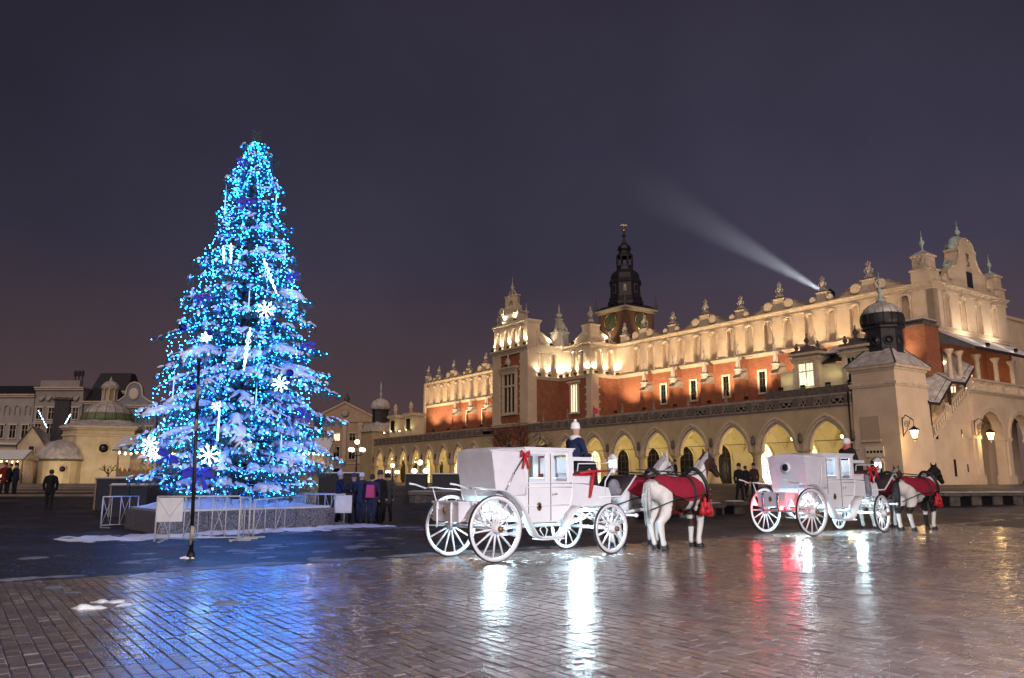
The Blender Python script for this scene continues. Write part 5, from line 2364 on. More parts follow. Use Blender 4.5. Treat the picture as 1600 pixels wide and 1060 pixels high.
# ================================================================== town houses behind
def house(name, label, px0, px1, ytop, depth, wall, floors, cols, roof_h=2.0, win=(1.1, 1.9), cornice=True, gable=None, lit=(), extra=None, z0=1.0):
    A_, B_ = at(px0, 752, depth), at(px1, 752, depth)
    w = B_.x - A_.x
    zt_ = at((px0 + px1) / 2, ytop, depth).z - z0
    t = thing(name, label, 'house', (A_.x, depth, z0))
    b = MB()
    b.box(0, w, 0, 7, 0, zt_)
    b.build('wall', wall, t)
    if cornice:
        b = MB()
        b.box(-.1, w + .1, -.35, 0, zt_ - .5, zt_ - .15)
        b.box(-.15, w + .15, -.6, 7, zt_ - .15, zt_ + .1)
        b.build('cornice', K['cream_trim'], t)
    if roof_h:
        b = MB()
        b.taper(-.2, w + .2, .1, 7.2, zt_ + .101, zt_ + roof_h, .8, 2.5)
        b.build('roof', K['dark_roof'], t)
    nfl = len(floors)
    k = 0
    for fl, (zf, hh) in enumerate(floors):
        for c in range(cols):
            x = w * (c + .5) / cols
            b = MB()
            b.box(x - win[0] / 2, x + win[0] / 2, -.06, -.02, zf, zf + hh)
            wn = b.build('window', K['win_lit'] if (fl, c) in lit else K['win_dark'], t)
            b = MB()
            for q in (-win[0] / 2 - .14, win[0] / 2):
                b.box(x + q, x + q + .14, -.14, 0, zf - .1, zf + hh + .1)
            b.box(x - win[0] / 2 - .3, x + win[0] / 2 + .3, -.3, 0, zf + hh + .1, zf + hh + .32)
            b.box(x - win[0] / 2 - .2, x + win[0] / 2 + .2, -.22, 0, zf - .25, zf - .1)
            b.box(x - .04, x + .04, -.1, -.06, zf, zf + hh)
            b.box(x - win[0] / 2, x + win[0] / 2, -.1, -.061, zf + hh * .62, zf + hh * .62 + .07)
            b.build('frame', K['frame_white'], wn)
    for zb_ in [floors[0][0] - 1.2] + [f[0] - .9 for f in floors[1:]]:
        b = MB()
        b.box(0, w, -.18, 0, zb_ - .1, zb_ + .1)
        b.build('string_course', K['cream_trim'], t)
    if extra:
        extra(t, w, zt_)
    return t


Wl = [mat('house_wall_pale', (0.40, 0.38, 0.40), (0.33, 0.31, 0.33), .5, .85), mat('house_wall_stone', (0.34, 0.32, 0.32), (0.27, 0.25, 0.26), .5, .85),
      mat('house_wall_blue', (0.26, 0.28, 0.36), (0.21, 0.23, 0.30), .5, .85), mat('house_wall_peach', (0.52, 0.36, 0.27), (0.44, 0.30, 0.22), .4, .85)]


def blind_arcade(t, w, zt_):
    for k in range(7):
        x = w * (k + .5) / 7
        b = MB()
        arch_band(b, 0, .42, .42, 0, .14, -.12, 0, 6, legs=1.3)
        b.build('blind_arch', K['cream_trim'], t, (x, -.05, zt_ - 2.6))


def ornate_attic(t, w, zt_):
    b = MB()
    b.box(.8, w - .8, -.1, 1, zt_ + .1, zt_ + 1.4)
    b.build('attic', Wl[1], t)
    rr = random.Random(4)
    for k in range(6):
        b = MB()
        x = w * (k + 1) / 7
        b.ball((x, -.2, zt_ - 2.2), (.5, .25, .45), 8, 6)
        b.ball((x + .4, -.2, zt_ - 1.9), (.3, .2, .3), 7, 5)
        b.build('relief', K['pale_stone'], t)
    b = MB()
    for q in (0, .7, 1.4):
        b.box(w * .6 + q, w * .6 + q + .16, 3, 3.16, zt_ + 1, zt_ + 3.8)
        b.box(w * .6 + q - .2, w * .6 + q + .3, 2.9, 3.2, zt_ + 2.6, zt_ + 3.6)
    b.build('antennas', K['iron'], t)


def curved_gable(t, w, zt_):
    p = [(0, 0)]
    for k in range(9):
        a = k / 8
        p.append((w * (.02 + .30 * a), .4 + 1.3 * a * a))
    for k in range(11):
        a = PI * k / 10
        p.append((w * .5 - w * .17 * math.cos(a), 2.4 + 1.9 * math.sin(a)))
    p += [(w - x, z) for x, z in p[9:0:-1]] + [(w, 0)]
    b = MB()
    b.prism([(x, zt_ + .1 + z) for x, z in p], -.1, .7)
    b.build('gable', Wl[2], t)
    b = MB()
    b.tube([(x, -.15, zt_ + .15 + z) for x, z in p[1:-1]], .16, 6)
    b.build('gable_moulding', K['frame_white'], t)
    b = MB()
    b.M = Matrix.Translation((w / 2, -.15, zt_ + 2.2)) @ Matrix.Rotation(PI / 2, 4, 'X')
    b.lathe([(.5, 0), (.95, .05), (.95, .15), (.6, .2)], 16, sy=1.25)
    b.build('cartouche', K['frame_white'], t)


FLS = [(5.2, 2.2), (9.0, 2.2), (12.6, 2.0)]
house('town_house', 'pale town house with a row of blind arches under its cornice, leftmost', -75, 40, 617, 150, Wl[0], [(4.5, 2.3), (8.6, 2.3)], 6, extra=blind_arcade)
house('town_house', 'tall grey town house with carved reliefs and roof antennas behind the church gable', 41, 117, 606, 150, Wl[1], [(5.5, 2.3), (9.2, 2.2), (12.2, 2.0)], 4, 0.0, extra=ornate_attic)
house('town_house', 'bluish town house behind the church dome lantern', 117.5, 160, 628, 150.5, Wl[2], [(5.0, 2.2), (8.6, 2.0)], 3, 3.0)
house('town_house', 'blue-grey town house with a curved gable and round cartouche beside the lit spruce', 160.5, 236, 634, 150, Wl[2], [(4.6, 2.2), (8.4, 2.2)], 4, 0.0, extra=curved_gable)
house('town_house', 'dark tall roofed house block rising behind the curved gable', 128, 186, 612, 175, mat('dark_house', (.05, .045, .06), rough=.8), [(10, 1.6)], 3, 4.5)
house('town_house', 'town house half hidden behind the lower boughs of the lit spruce', 240, 330, 640, 150.2, Wl[0], [(4.6, 2.2), (8.4, 2.0)], 5, 2.0)
house('town_house', 'pale town house seen through gaps in the lit spruce', 334, 425, 645, 150.4, Wl[1], [(4.6, 2.2), (8.4, 2.0)], 5, 2.0, lit=((0, 2),))
house('town_house', 'grey town house close beside the pedimented palace', 428, 486, 655, 150, Wl[0], [(4.6, 2.2), (8.4, 1.8)], 3, 2.0)
house('town_house', 'distant dark house seen between palace and hall', 578, 668, 662, 260, mat('far_house', (.16, .14, .15), rough=.85), [(8, 2.0), (12, 2.0)], 7, 3.0)


def pediment(t, w, zt_):
    b = MB()
    b.prism([(-.6, zt_ + .1), (w + .6, zt_ + .1), (w / 2, zt_ + 4.4)], -.6, 8)
    b.build('pediment', Wl[3], t)
    b = MB()
    b.beam((-.8, -.7, zt_ + .2), (w / 2, -.7, zt_ + 4.55), .5, .4)
    b.beam((w + .8, -.7, zt_ + .2), (w / 2, -.7, zt_ + 4.55), .5, .4)
    b.build('pediment_moulding', K['cream_trim'], t)
    b = MB()
    b.M = Matrix.Translation((w / 2, -.7, zt_ + 1.7)) @ Matrix.Rotation(PI / 2, 4, 'X')
    b.lathe([(.6, 0), (1.0, .1), (.7, .25)], 12)
    b.build('pediment_medallion', K['pale_stone'], t)
    for k in range(5):
        x = w * k / 4
        b = MB()
        b.box(x - .45, x + .45, -.35, 0, 4.8, zt_ - .6)
        b.box(x - .6, x + .6, -.45, 0, zt_ - 1.3, zt_ - .6)
        b.build('pilaster', K['cream_trim'], t)
    b = MB()
    ap = [(w * .4 + x, 2.6 + z) for x, z in arch_pts(1.1, 1.1, 8)]
    b.prism([(w * .4 - 1.1, 0)] + ap + [(w * .4 + 1.1, 0)], -.1, 0)
    b.build('gateway', K['win_dark'], t)
    b = MB()
    b.lathe([(.7, 0), (.5, .8), (.8, 1.2), (.4, 2.0), (.1, 3.0)], 8, (w / 2, 1, zt_ + 4.3))
    b.build('roof_statue', K['dark_stone'], t)


house('palace', 'peach palace with a triangular pediment and pilasters beyond the spruce', 487, 585, 657, 200, Wl[3], [(6.0, 2.9), (10.6, 1.7)], 4, 0.0, (1.5, 2.6), extra=pediment, lit=((1, 1),))

# ================================================================== THE CHRISTMAS TREE
TB = Vector((-8.95, 25.8, 0))
TREE_H = 13.3
K['needle'] = mat('spruce_needles', (0.025, 0.075, 0.070), (0.045, 0.110, 0.095), 3.0, 0.5)
K['bark'] = mat('spruce_bark', (0.07, 0.045, 0.03), (0.035, 0.025, 0.018), 6.0, 0.9, bump=.5)
K['snow_tree'] = mat('snow_on_boughs', (0.78, 0.80, 0.86), (0.68, 0.70, 0.78), 8.0, 0.7, bump=.4, bscale=25, spec=.3)
tree = thing('christmas_tree', 'tall snow-laden spruce covered in blue fairy lights inside a low granite planter', 'tree', TB)
rt = random.Random(21)
b = MB()
b.tube([(0, 0, .5), (.03, 0, 4), (-.02, .03, 8), (0, 0, TREE_H)], [.26, .18, .1, .02], 9)
b.build('trunk', K['bark'], tree)


def crown_r(z):
    """radius of the crown outline at height z"""
    tb = ((0.0, 2.3), (1.4, 2.65), (2.6, 3.05), (4.6, 2.85), (6.7, 2.35), (8.7, 1.62), (10.8, 1.05), (12.2, .62), (13.3, .08), (20, .05))
    for (z0, r0), (z1, r1) in zip(tb, tb[1:]):
        if z <= z1:
            return r0 + (r1 - r0) * max(0, z - z0) / (z1 - z0)
    return .05


bulbs = []
boughs_tips = []
BOUGH_N = 0
SNOWP = 0


def bough(z, ang, L, droop, rise):
    """one limb with drooping side sprays of needles, snow lying on top"""
    b = MB()
    d = Vector((math.cos(ang), math.sin(ang), 0))
    side = Vector((-d.y, d.x, 0))
    n = 7
    pts = []
    for i in range(n + 1):
        t = i / n
        pts.append(d * (L * t) + Vector((0, 0, z + rise * L * t - droop * L * t * t + 0.10 * L * max(0, t - .75))) + side * (math.sin(t * 3 + z) * .05 * L))
    b.m = 1
    b.tube(pts, [.045 * (1 - .8 * i / n) + .006 for i in range(n + 1)], 5)

    def at_t(t):
        k = min(n - 1, int(t * n))
        return pts[k].lerp(pts[k + 1], t * n - k)
    sprays = max(7, int(L * 8.5))
    for s in range(sprays):
        t = .16 + .84 * (s + rt.random() * .8) / sprays
        t = min(t, 1.0)
        base = at_t(t)
        for sg in (-1, 1):
            ln = (0.20 + .42 * L * .42 * (1.05 - t)) * rt.uniform(.7, 1.2)
            ln = min(ln, .85)
            dirv = (d * rt.uniform(.35, .8) + side * sg * rt.uniform(.6, 1.0) + Vector((0, 0, rt.uniform(-.45, -.05)))).normalized()
            if t > .96:
                dirv = (d + side * sg * .3 + Vector((0, 0, -.1))).normalized()
            tip = base + dirv * ln + Vector((0, 0, -.22 * ln * ln - .05 * ln))
            mid = base.lerp(tip, .5) + Vector((0, 0, .04 * ln))
            # needles: short blades all round the twig
            b.m = 0
            nn = max(5, int(ln * 22))
            up = Vector((0, 0, 1))
            for k in range(nn):
                q = (k + .5) / nn
                p = base.lerp(mid, q * 2) if q < .5 else mid.lerp(tip, q * 2 - 1)
                sd = dirv.cross(up).normalized()
                for w in (-1, 1):
                    nl = rt.uniform(.07, .12)
                    e = p + (sd * w * rt.uniform(.5, 1) + dirv * .8 + up * rt.uniform(-.6, .35)).normalized() * nl
                    wv = dirv * .016
                    b.add([p - wv, p + wv, e], [(0, 1, 2)])
            # hanging twiglets
            if rt.random() < .75:
                hp = base.lerp(tip, rt.uniform(.3, .95))
                hl_ = rt.uniform(.12, .30)
                for k in range(5):
                    pz = hp + Vector((rt.gauss(0, .012), rt.gauss(0, .012), -hl_ * k / 5))
                    for w in range(3):
                        a = rt.uniform(0, 2 * PI)
                        e = pz + Vector((math.cos(a) * .06, math.sin(a) * .06, -.07))
                        b.add([pz + Vector((.012, 0, 0)), pz - Vector((.012, 0, 0)), e], [(0, 1, 2)])
            # snow lying on the spray
            if rt.random() < (.46 if z < 6 else .26):
                b.m = 2
                c = base.lerp(tip, rt.uniform(.25, .7)) + Vector((0, 0, .035))
                a = dirv * (ln * rt.uniform(.25, .5))
                w_ = Vector((-dirv.y, dirv.x, 0)) * rt.uniform(.035, .085)
                h = rt.uniform(.025, .06)
                sl = Vector((0, 0, -.12 * ln))
                ring = []
                for k in range(8):
                    th = 2 * PI * k / 8
                    j = rt.uniform(.75, 1.2)
                    ring.append(c + a * math.cos(th) * j + w_ * math.sin(th) * j + sl * math.cos(th) + Vector((0, 0, -.02)))
                ring2 = [c + (p - c) * .6 + Vector((0, 0, h)) for p in ring]
                b.add(ring + ring2 + [c + Vector((0, 0, h * 1.25))], [(k, (k + 1) % 8, 8 + (k + 1) % 8, 8 + k) for k in range(8)] + [(8 + k, 8 + (k + 1) % 8, 16) for k in range(8)], True)
            if rt.random() < .50:
                bulbs.append(base.lerp(tip, rt.uniform(.2, 1.0)) + Vector((rt.gauss(0, .03), rt.gauss(0, .03), -.03)))
    # thicker snow along the limb
    if rt.random() < (.5 if z < 6 else .25) and L > .7:
        b.m = 2
        t0 = rt.uniform(.35, .55)
        sp_ = [at_t(min(1, t0 + k * .085)) + Vector((0, 0, .04)) for k in range(6)]
        wmax = rt.uniform(.06, .14) * min(1.4, L / 1.4)
        b.tube(sp_, [.02, wmax * .8, wmax, wmax, wmax * .8, .02], 7)
    boughs_tips.append(pts[-1])
    return b.build('bough', [K['needle'], K['bark'], K['snow_tree']], tree)


z = 1.45
lvl = 0
while z < TREE_H - .35:
    r = crown_r(z)
    cnt = max(5, int(6.0 + r * 3.2))
    a0 = rt.uniform(0, 6.28)
    for k in range(cnt):
        a = a0 + 2 * PI * k / cnt + rt.uniform(-.25, .25)
        L = r * rt.uniform(.74, 1.16)
        bough(z + rt.uniform(-.3, .3), a, L, (rt.uniform(.20, .40) if z > 2.4 else rt.uniform(.08, .16)), rt.uniform(.02, .16) + (.25 if z > TREE_H - 2.5 else 0))
    z += .30 + .022 * r * 4
    lvl += 1
b = MB()
for k in range(60):
    zz_ = TREE_H - .5 + k * .012
    a = k * 2.4
    p = Vector((0, 0, zz_))
    b.add([p + Vector((0, 0, .02)), p - Vector((0, 0, .02)), p + Vector((math.cos(a) * .2, math.sin(a) * .2, .12))], [(0, 1, 2)])
b.build('leader_shoot', K['needle'], tree)

# fairy lights: strings hung over the crown plus bulbs among the sprays
for s in range(17):
    a = 2 * PI * s / 17 + rt.uniform(-.1, .1)
    zt_ = TREE_H - .2
    zz_ = zt_
    while zz_ > 1.5:
        rr_ = crown_r(zz_) * (.84 + .08 * math.sin(zz_ * 4 + s)) + rt.uniform(-.08, .06)
        bulbs.append(Vector((math.cos(a) * rr_, math.sin(a) * rr_, zz_)))
        zz_ -= rt.uniform(.10, .20)
        a += rt.uniform(-.03, .03)
K['bulb'] = mat('blue_white_bulb', (.2, .5, 1), emit=(.005, .16, 1.0), estr=140.0)
K['bulb2'] = mat('cyan_bulb', (.3, .8, 1), emit=(.022, .36, 1.0), estr=150.0)
b = MB()
for p in bulbs:
    b.m = 1 if rt.random() < .22 else 0
    b.octa(p, rt.choice((.007, .009, .011, .014, .018)) * (1.25 if b.m else 1) * (1.7 if rt.random() < .04 else 1))
stuff(b.build('fairy_lights', [K['bulb'], K['bulb2']], tree))
print('BULBS', len(bulbs), 'BOUGHS', len(boughs_tips))

# ---- ornaments hanging in the tree
K['orn_blue'] = mat('glossy_blue_ribbon', (0.008, 0.02, 0.50), rough=.35)
K['bauble'] = mat('blue_bauble', (0.01, 0.03, 0.35), rough=.12, metal=.6)
K['tube_light'] = mat('white_light_tube', (1, 1, 1), emit=(.45, .80, 1.0), estr=9.0)
K['icicle'] = mat('icicle_tube', (.5, .7, 1), emit=(.25, .55, 1.0), estr=1.2)


def on_tree(px, py, push=.12):
    """surface point of the crown seen in that direction"""
    r = ray(px, py)
    best = None
    t = TB.y - 4
    while t < TB.y + .3:
        p = CAM + r * (t / r.y)
        d = math.hypot(p.x - TB.x, p.y - TB.y)
        if d <= crown_r(p.z) + push:
            return p
        t += .05
    p = CAM + r * ((TB.y - .4) / r.y)
    return p


def meteor(px0, py0, px1, py1, label, wmax=.06):
    p, q = on_tree(px0, py0), on_tree(px1, py1)
    m = min(p.y, q.y) - .15
    p, q = CAM + ray(px0, py0) * (m / ray(px0, py0).y), CAM + ray(px1, py1) * (m / ray(px1, py1).y)
    b = MB()
    d = q - p
    nrm = Vector((d.z, 0, -d.x)).normalized()
    b.tube([(0, 0, 0), d], .006, 5)
    n_ = int(d.length * 34)
    for k in range(n_):
        t_ = k / (n_ - 1)
        w = wmax * math.sin(PI * t_ ** .7) + .008
        for ph in (0, PI):
            a_ = t_ * 19 + ph
            b.octa(d * t_ + nrm * w * math.cos(a_) + Vector((0, w * math.sin(a_), 0)), .012)
    o = b.build('meteor_light', K['tube_light'], None, p)
    return tag(o, label, 'light', 'light figures on the spruce')


meteor(412, 405, 432, 458, 'bright twisted light meteor slanting in the upper right of the spruce')
meteor(391, 513, 381, 578, 'bright upright light meteor in the middle of the spruce')
meteor(349, 385, 350, 412, 'short light bar beside a longer one high on the left of the spruce', .03)
meteor(361, 381, 361, 411, 'longer of the two paired light bars high on the left of the spruce', .03)


def snowflake(px, py, r, label, arms=8):
    p = on_tree(px, py, .2)
    b = MB()
    for k in range(arms):
        a = 2 * PI * k / arms + .2
        e = Vector((math.cos(a) * r, 0, math.sin(a) * r))
        b.tube([(0, 0, 0), e * .5, e], [.016, .013, .008], 5)
        for s in (-1, 1):
            a2 = a + s * .6
            b.tube([e * .55, e * .55 + Vector((math.cos(a2), 0, math.sin(a2))) * r * .28], .007, 4)
    b.ball((0, 0, 0), .03, 8, 6)
    o = b.build('snowflake_light', K['tube_light'], None, p, (0, 0, math.atan2(-p.x, p.y) * .6))
    return tag(o, label, 'light', 'light figures on the spruce')


snowflake(415, 484, .30, 'thin light star below the slanting meteor on the spruce')
snowflake(438, 600, .27, 'bright light star at mid height on the right of the spruce')
snowflake(326, 711, .33, 'large bright light star low in front of the spruce beside the lamp pole')
snowflake(234, 694, .25, 'bright light star low on the outer left of the spruce')
snowflake(241, 710, .20, 'lower light star of the pair on the outer left of the spruce')
snowflake(322, 527, .17, 'small light star on the left of the spruce below the blue bird')
snowflake(337, 636, .14, 'small light star on a string left of the spruce middle', 6)


def bow(px, py, s, label, tilt=0.0):
    p = on_tree(px, py, .1)
    t = thing('ribbon_bow', label, 'bow', p, math.atan2(-p.x, p.y) * .5, 'blue bows on the spruce')
    for sg in (-1, 1):
        b = MB()
        pts = [(0, 0, 0), (sg * .35 * s, -.05, .22 * s), (sg * .62 * s, -.02, .12 * s), (sg * .58 * s, .02, -.14 * s), (sg * .28 * s, 0, -.08 * s), (0, 0, 0)]
        vs = []
        for q in pts:
            vs += [Vector(q) + Vector((0, -.08 * s, 0)), Vector(q) + Vector((0, .08 * s, .02))]
        b.add(vs, [(2 * i, 2 * i + 1, 2 * i + 3, 2 * i + 2) for i in range(5)], True)
        b.prism([(0, .22 * s), (sg * .35 * s, .30 * s), (sg * .62 * s, .14 * s), (sg * .55 * s, -.14 * s), (sg * .2 * s, -.1 * s)], -.03, .03)
        b.build('loop', K['orn_blue'], t)
        b = MB()
        b.prism([(0, 0), (sg * .12 * s, -.02), (sg * .34 * s, -.5 * s), (sg * .16 * s, -.56 * s)], -.045, -.02)
        b.build('tail', K['orn_blue'], t)
    b = MB()
    b.ball((0, -.05, 0), .09 * s, 8, 6)
    b.build('knot', K['orn_blue'], t)
    t.rotation_euler[1] = tilt
    return t


bow(386, 316, .55, 'dark blue ribbon bow near the top of the spruce')
bow(312, 742, .80, 'largest blue ribbon bow low on the spruce behind the lamp pole')
bow(262, 715, .55, 'blue ribbon bow low on the outer left of the spruce', .6)
bow(316, 466, .42, 'blue ribbon bow on the left edge of the spruce at two thirds height')
bow(458, 432, .40, 'blue ribbon bow on the right edge of the spruce beside the meteor', -.4)
bow(474, 648, .45, 'blue ribbon bow low on the right of the spruce', .8)
bow(482, 540, .40, 'blue ribbon bow on the right edge of the spruce at half height', -.3)
bow(379, 252, .36, 'blue ribbon bow on the left just under the spruce top', .3)


def bauble(px, py, r, label):
    p = on_tree(px, py, .22)
    t = thing('bauble', label, 'bauble', p, 0, 'blue baubles on the spruce')
    b = MB()
    b.ball((0, 0, 0), r, 14, 10)
    b.build('globe', K['bauble'], t)
    b = MB()
    b.lathe([(r * .22, r * .94), (r * .22, r * 1.15), (r * .08, r * 1.2)], 8)
    b.tube([(0, 0, r * 1.15), (0, .05, r * 2.2)], .006, 4)
    b.build('cap', K['gold'], t)


bauble(453, 583, .12, 'larger dark blue bauble right of the bright star at mid height')
bauble(449, 593, .08, 'small dark blue bauble touching the larger one at mid height')
bauble(286, 512, .12, 'dark blue bauble on the left edge of the spruce at half height')
bauble(427, 505, .09, 'dark blue bauble beside the thin light star')
bauble(328, 521, .09, 'dark blue bauble above the snowy bough on the left of the spruce')
bauble(302, 605, .1, 'dark blue bauble among the snowy lower left boughs')
for i, (px, py, l, lb) in enumerate(((353, 300, .8, 'thin hanging light icicle at the upper left edge of the spruce'), (432, 305, .6, 'thin hanging light icicle at the upper right edge of the spruce'),
                                     (390, 455, .6, 'thin hanging light icicle in the middle of the spruce above the upright meteor'), (446, 390, .5, 'thin hanging light icicle on the right of the spruce beside the slanting meteor'),
                                     (401, 608, .5, 'thin hanging light icicle under the snowy bough at the centre of the spruce'), (343, 640, .9, 'bright long light icicle left of the spruce centre'),
                                     (272, 592, .6, 'thin hanging light icicle under the long bough on the left'), (440, 680, .5, 'thin hanging light icicle low on the right of the spruce'))):
    p = on_tree(px, py, .2)
    b = MB()
    b.tube([(0, 0, 0), (0, 0, -l)], .017, 6)
    b.tube([(0, 0, .25), (0, 0, 0)], .004, 4)
    tag(b.build('icicle_light', K['tube_light'] if i == 5 else K['icicle'], None, p), lb, 'light', 'icicle lights on the spruce')

# ---- granite planter with snow
K['granite'] = mat('speckled_granite', (0.03, 0.03, 0.045), (0.24, 0.24, 0.30), 22.0, 0.35, detail=3.0)
pl = thing('granite_planter', 'low speckled granite planter wall filled with snow around the spruce foot', 'planter', (0, 0, 0))
cor = [Vector((-10.05, 22.9, 0)), Vector((-6.0, 27.2, 0)), Vector((-8.6, 30.0, 0)), Vector((-12.5, 26.0, 0))]
PH = .62
for i in range(4):
    p, q = cor[i], cor[(i + 1) % 4]
    d = (q - p).normalized()
    nrm = Vector((-d.y, d.x, 0))
    L = (q - p).length
    m = max(2, round(L / 1.45))
    for k in range(m):
        b = MB(Matrix.Translation(p + d * (L * k / m)) @ Matrix.Rotation(math.atan2(d.y, d.x), 4, 'Z'))
        e = .008
        b.taper(e, L / m - e, 0, .28, 0, PH, .006, .006)
        b.build('granite_block', K['granite'], pl)
b = MB()
n = 22
vs, fs = [], []
for j in range(n + 1):
    for i in range(n + 1):
        s_, t_ = i / n, j / n
        p = (cor[0] * (1 - s_) + cor[1] * s_) * (1 - t_) + (cor[3] * (1 - s_) + cor[2] * s_) * t_
        e = min(s_, 1 - s_, t_, 1 - t_)
        h = PH + .02 + .42 * sstep(e / .45) + .10 * noise.fractal(p * .9, 1, 2, 4) * sstep(e / .1) + .05
        c = (cor[0] + cor[1] + cor[2] + cor[3]) / 4
        p = c + (p - c) * 0.985
        vs.append((p.x, p.y, h))
for j in range(n):
    for i in range(n):
        a = j * (n + 1) + i
        fs.append((a, a + 1, a + n + 2, a + n + 1))
b.add(vs, fs, True)
stuff(b.build('snow_bed', K['snow'], pl))
b = MB()
b.add([(c.x + (cc.x - c.x) * .05, c.y + (cc.y - c.y) * .05, PH + .001 + .07 * k) for k in (0, 1) for c in cor for cc in [(cor[0] + cor[2]) / 2]], [(0, 1, 2, 3), (4, 5, 6, 7), (0, 1, 5, 4), (1, 2, 6, 5), (2, 3, 7, 6), (3, 0, 4, 7)])
b.build('snow_rim', K['snow'], pl)


def tree_snow(x, y):
    a = (cor[1] - cor[0]).normalized()
    nn_ = Vector((a.y, -a.x, 0))
    d = (Vector((x, y, 0)) - cor[0]).dot(nn_)
    s_ = (Vector((x, y, 0)) - cor[0]).dot(a)
    L = (cor[1] - cor[0]).length
    k = -.9
    if -2.5 < s_ < L + 1.5:
        k = .55 - .62 * abs(d - .35)
    return k - .14


s2 = snow_patch('snow_around_the_planter', tree_snow, -14, -3.5, 19.5, 29.5, .07, .06, 0.0, 9.0, 2.1)
tag(s2, 'trodden snow lying along the foot of the granite planter', 'snow')

# ---- crowd barriers
K['galv'] = mat('white_painted_steel', (0.60, 0.60, 0.63), (0.45, 0.45, 0.48), 9, 0.45, .1)
K['panel'] = mat('white_barrier_panel', (0.66, 0.66, 0.70), (0.55, 0.55, 0.60), 2, .6)


def barrier(p, q, label, panels=(), h=1.05, nseg=5):
    p, q = Vector(p), Vector(q)
    d = q - p
    L = d.length
    t = thing('crowd_barrier', label, 'barrier', p, math.atan2(d.y, d.x), 'white crowd barriers round the spruce')
    b = MB()
    b.tube([(0, 0, .02), (0, 0, h)], .022, 6)
    b.tube([(L, 0, .02), (L, 0, h)], .022, 6)
    b.tube([(0, 0, h), (L, 0, h)], .022, 6)
    b.tube([(0, 0, .10), (L, 0, .10)], .016, 6)
    b.build('frame', K['galv'], t)
    for k in range(1, nseg):
        x = L * k / nseg
        b = MB()
        b.tube([(x, 0, .10), (x, 0, h)], .013, 5)
        b.build('upright', K['galv'], t)
    for k in range(0, nseg, 2):
        b = MB()
        x0, x1 = L * k / nseg, L * (k + 1) / nseg
        b.tube([(x0, -.01, .10), (x1, -.01, h)], .009, 4)
        b.tube([(x0, .01, h), (x1, .01, .10)], .009, 4)
        b.build('cross_brace', K['galv'], t)
    for x0, x1 in panels:
        b = MB()
        b.box(x0, x1, -.035, -.022, h - .62, h - .03)
        b.build('sign_panel', K['panel'], t)
        b = MB()
        b.tube([(x0, -.045, h - .05), ((x0 + x1) / 2, -.045, h - .5), (x1, -.045, h - .05)], .008, 4)
        b.build('panel_wire', K['galv'], t)
    for x in (.15, L - .15):
        b = MB()
        b.beam((x, -.28, .02), (x, .28, .02), .04, .03)
        b.build('foot', K['galv'], t)
    return t


g1 = [ground(*q) for q in ((157, 826), (213, 823), (241, 848), (372, 846), (388, 842), (405, 832), (470, 822), (537, 822))]
barrier(g1[0], g1[1], 'white barrier at the left end of the planter, with no panel', (), 1.0, 4)
barrier(g1[2], g1[3], 'longest white barrier in front of the planter with a blank panel by the lamp pole', ((.02, .62),), 1.12, 6)
barrier(g1[3], g1[4], 'short white barrier turned end-on before the planter', (), 1.08, 2)
barrier(g1[4] + Vector((.05, .2, 0)), g1[6], 'white barrier slanting away before the middle of the planter', (), 1.0, 5)
barrier(g1[6] + Vector((.1, .05, 0)), g1[7], 'white barrier at the right end of the planter with a blank panel', ((1.05, 1.62),), 1.05, 4)
barrier(Vector((-8.8, 30.6, 0)), Vector((-5.9, 28.3, 0)), 'white barrier behind the planter with a blank panel', ((.9, 1.5),), 1.05, 5)

# ---- thin black pole in front of the tree
pole = thing('street_pole', 'thin black pole with peeled stickers standing in front of the lit spruce', 'pole', ground(298, 872))
pt = at(311, 566, pole.location.y)
dx = pt.x - pole.location.x
b = MB()
b.tube([(0, 0, 0), (dx, 0, pt.z)], [.038, .030], 10)
b.build('shaft', K['iron'], pole)
b = MB()
b.lathe([(.09, 0), (.085, .06), (.055, .14)], 10)
b.build('base_collar', K['iron'], pole)
b = MB()
b.lathe([(.045, 0), (.05, .05), (.02, .09)], 10, (dx, 0, pt.z))
b.build('top_cap', K['iron'], pole)
for z0, z1, c in ((.25, .62, (.45, .40, .33)), (2.5, 2.75, (.35, .22, .15)), (3.1, 3.45, (.25, .3, .2))):
    b = MB()
    tt = z0 / pt.z
    b.lathe([(.0395 - .008 * tt, z0), (.0395 - .008 * z1 / pt.z, z1)], 10, (dx * (z0 + z1) / 2 / pt.z, 0, 0), True, 0)
    b.build('sticker_band', mat('sticker', c, tuple(x * .4 for x in c), 14, .7), pole)
b = MB()
for bx_, by_, br_ in ((-.10, -.02, .07), (-.16, -.05, .045), (.06, -.06, .04), (-.04, -.09, .05)):
    b.ball((bx_, by_, .0), (br_, br_ * .8, br_ * .55), 8, 5)
stuff(b.build('snow_clump', K['snow'], pole))

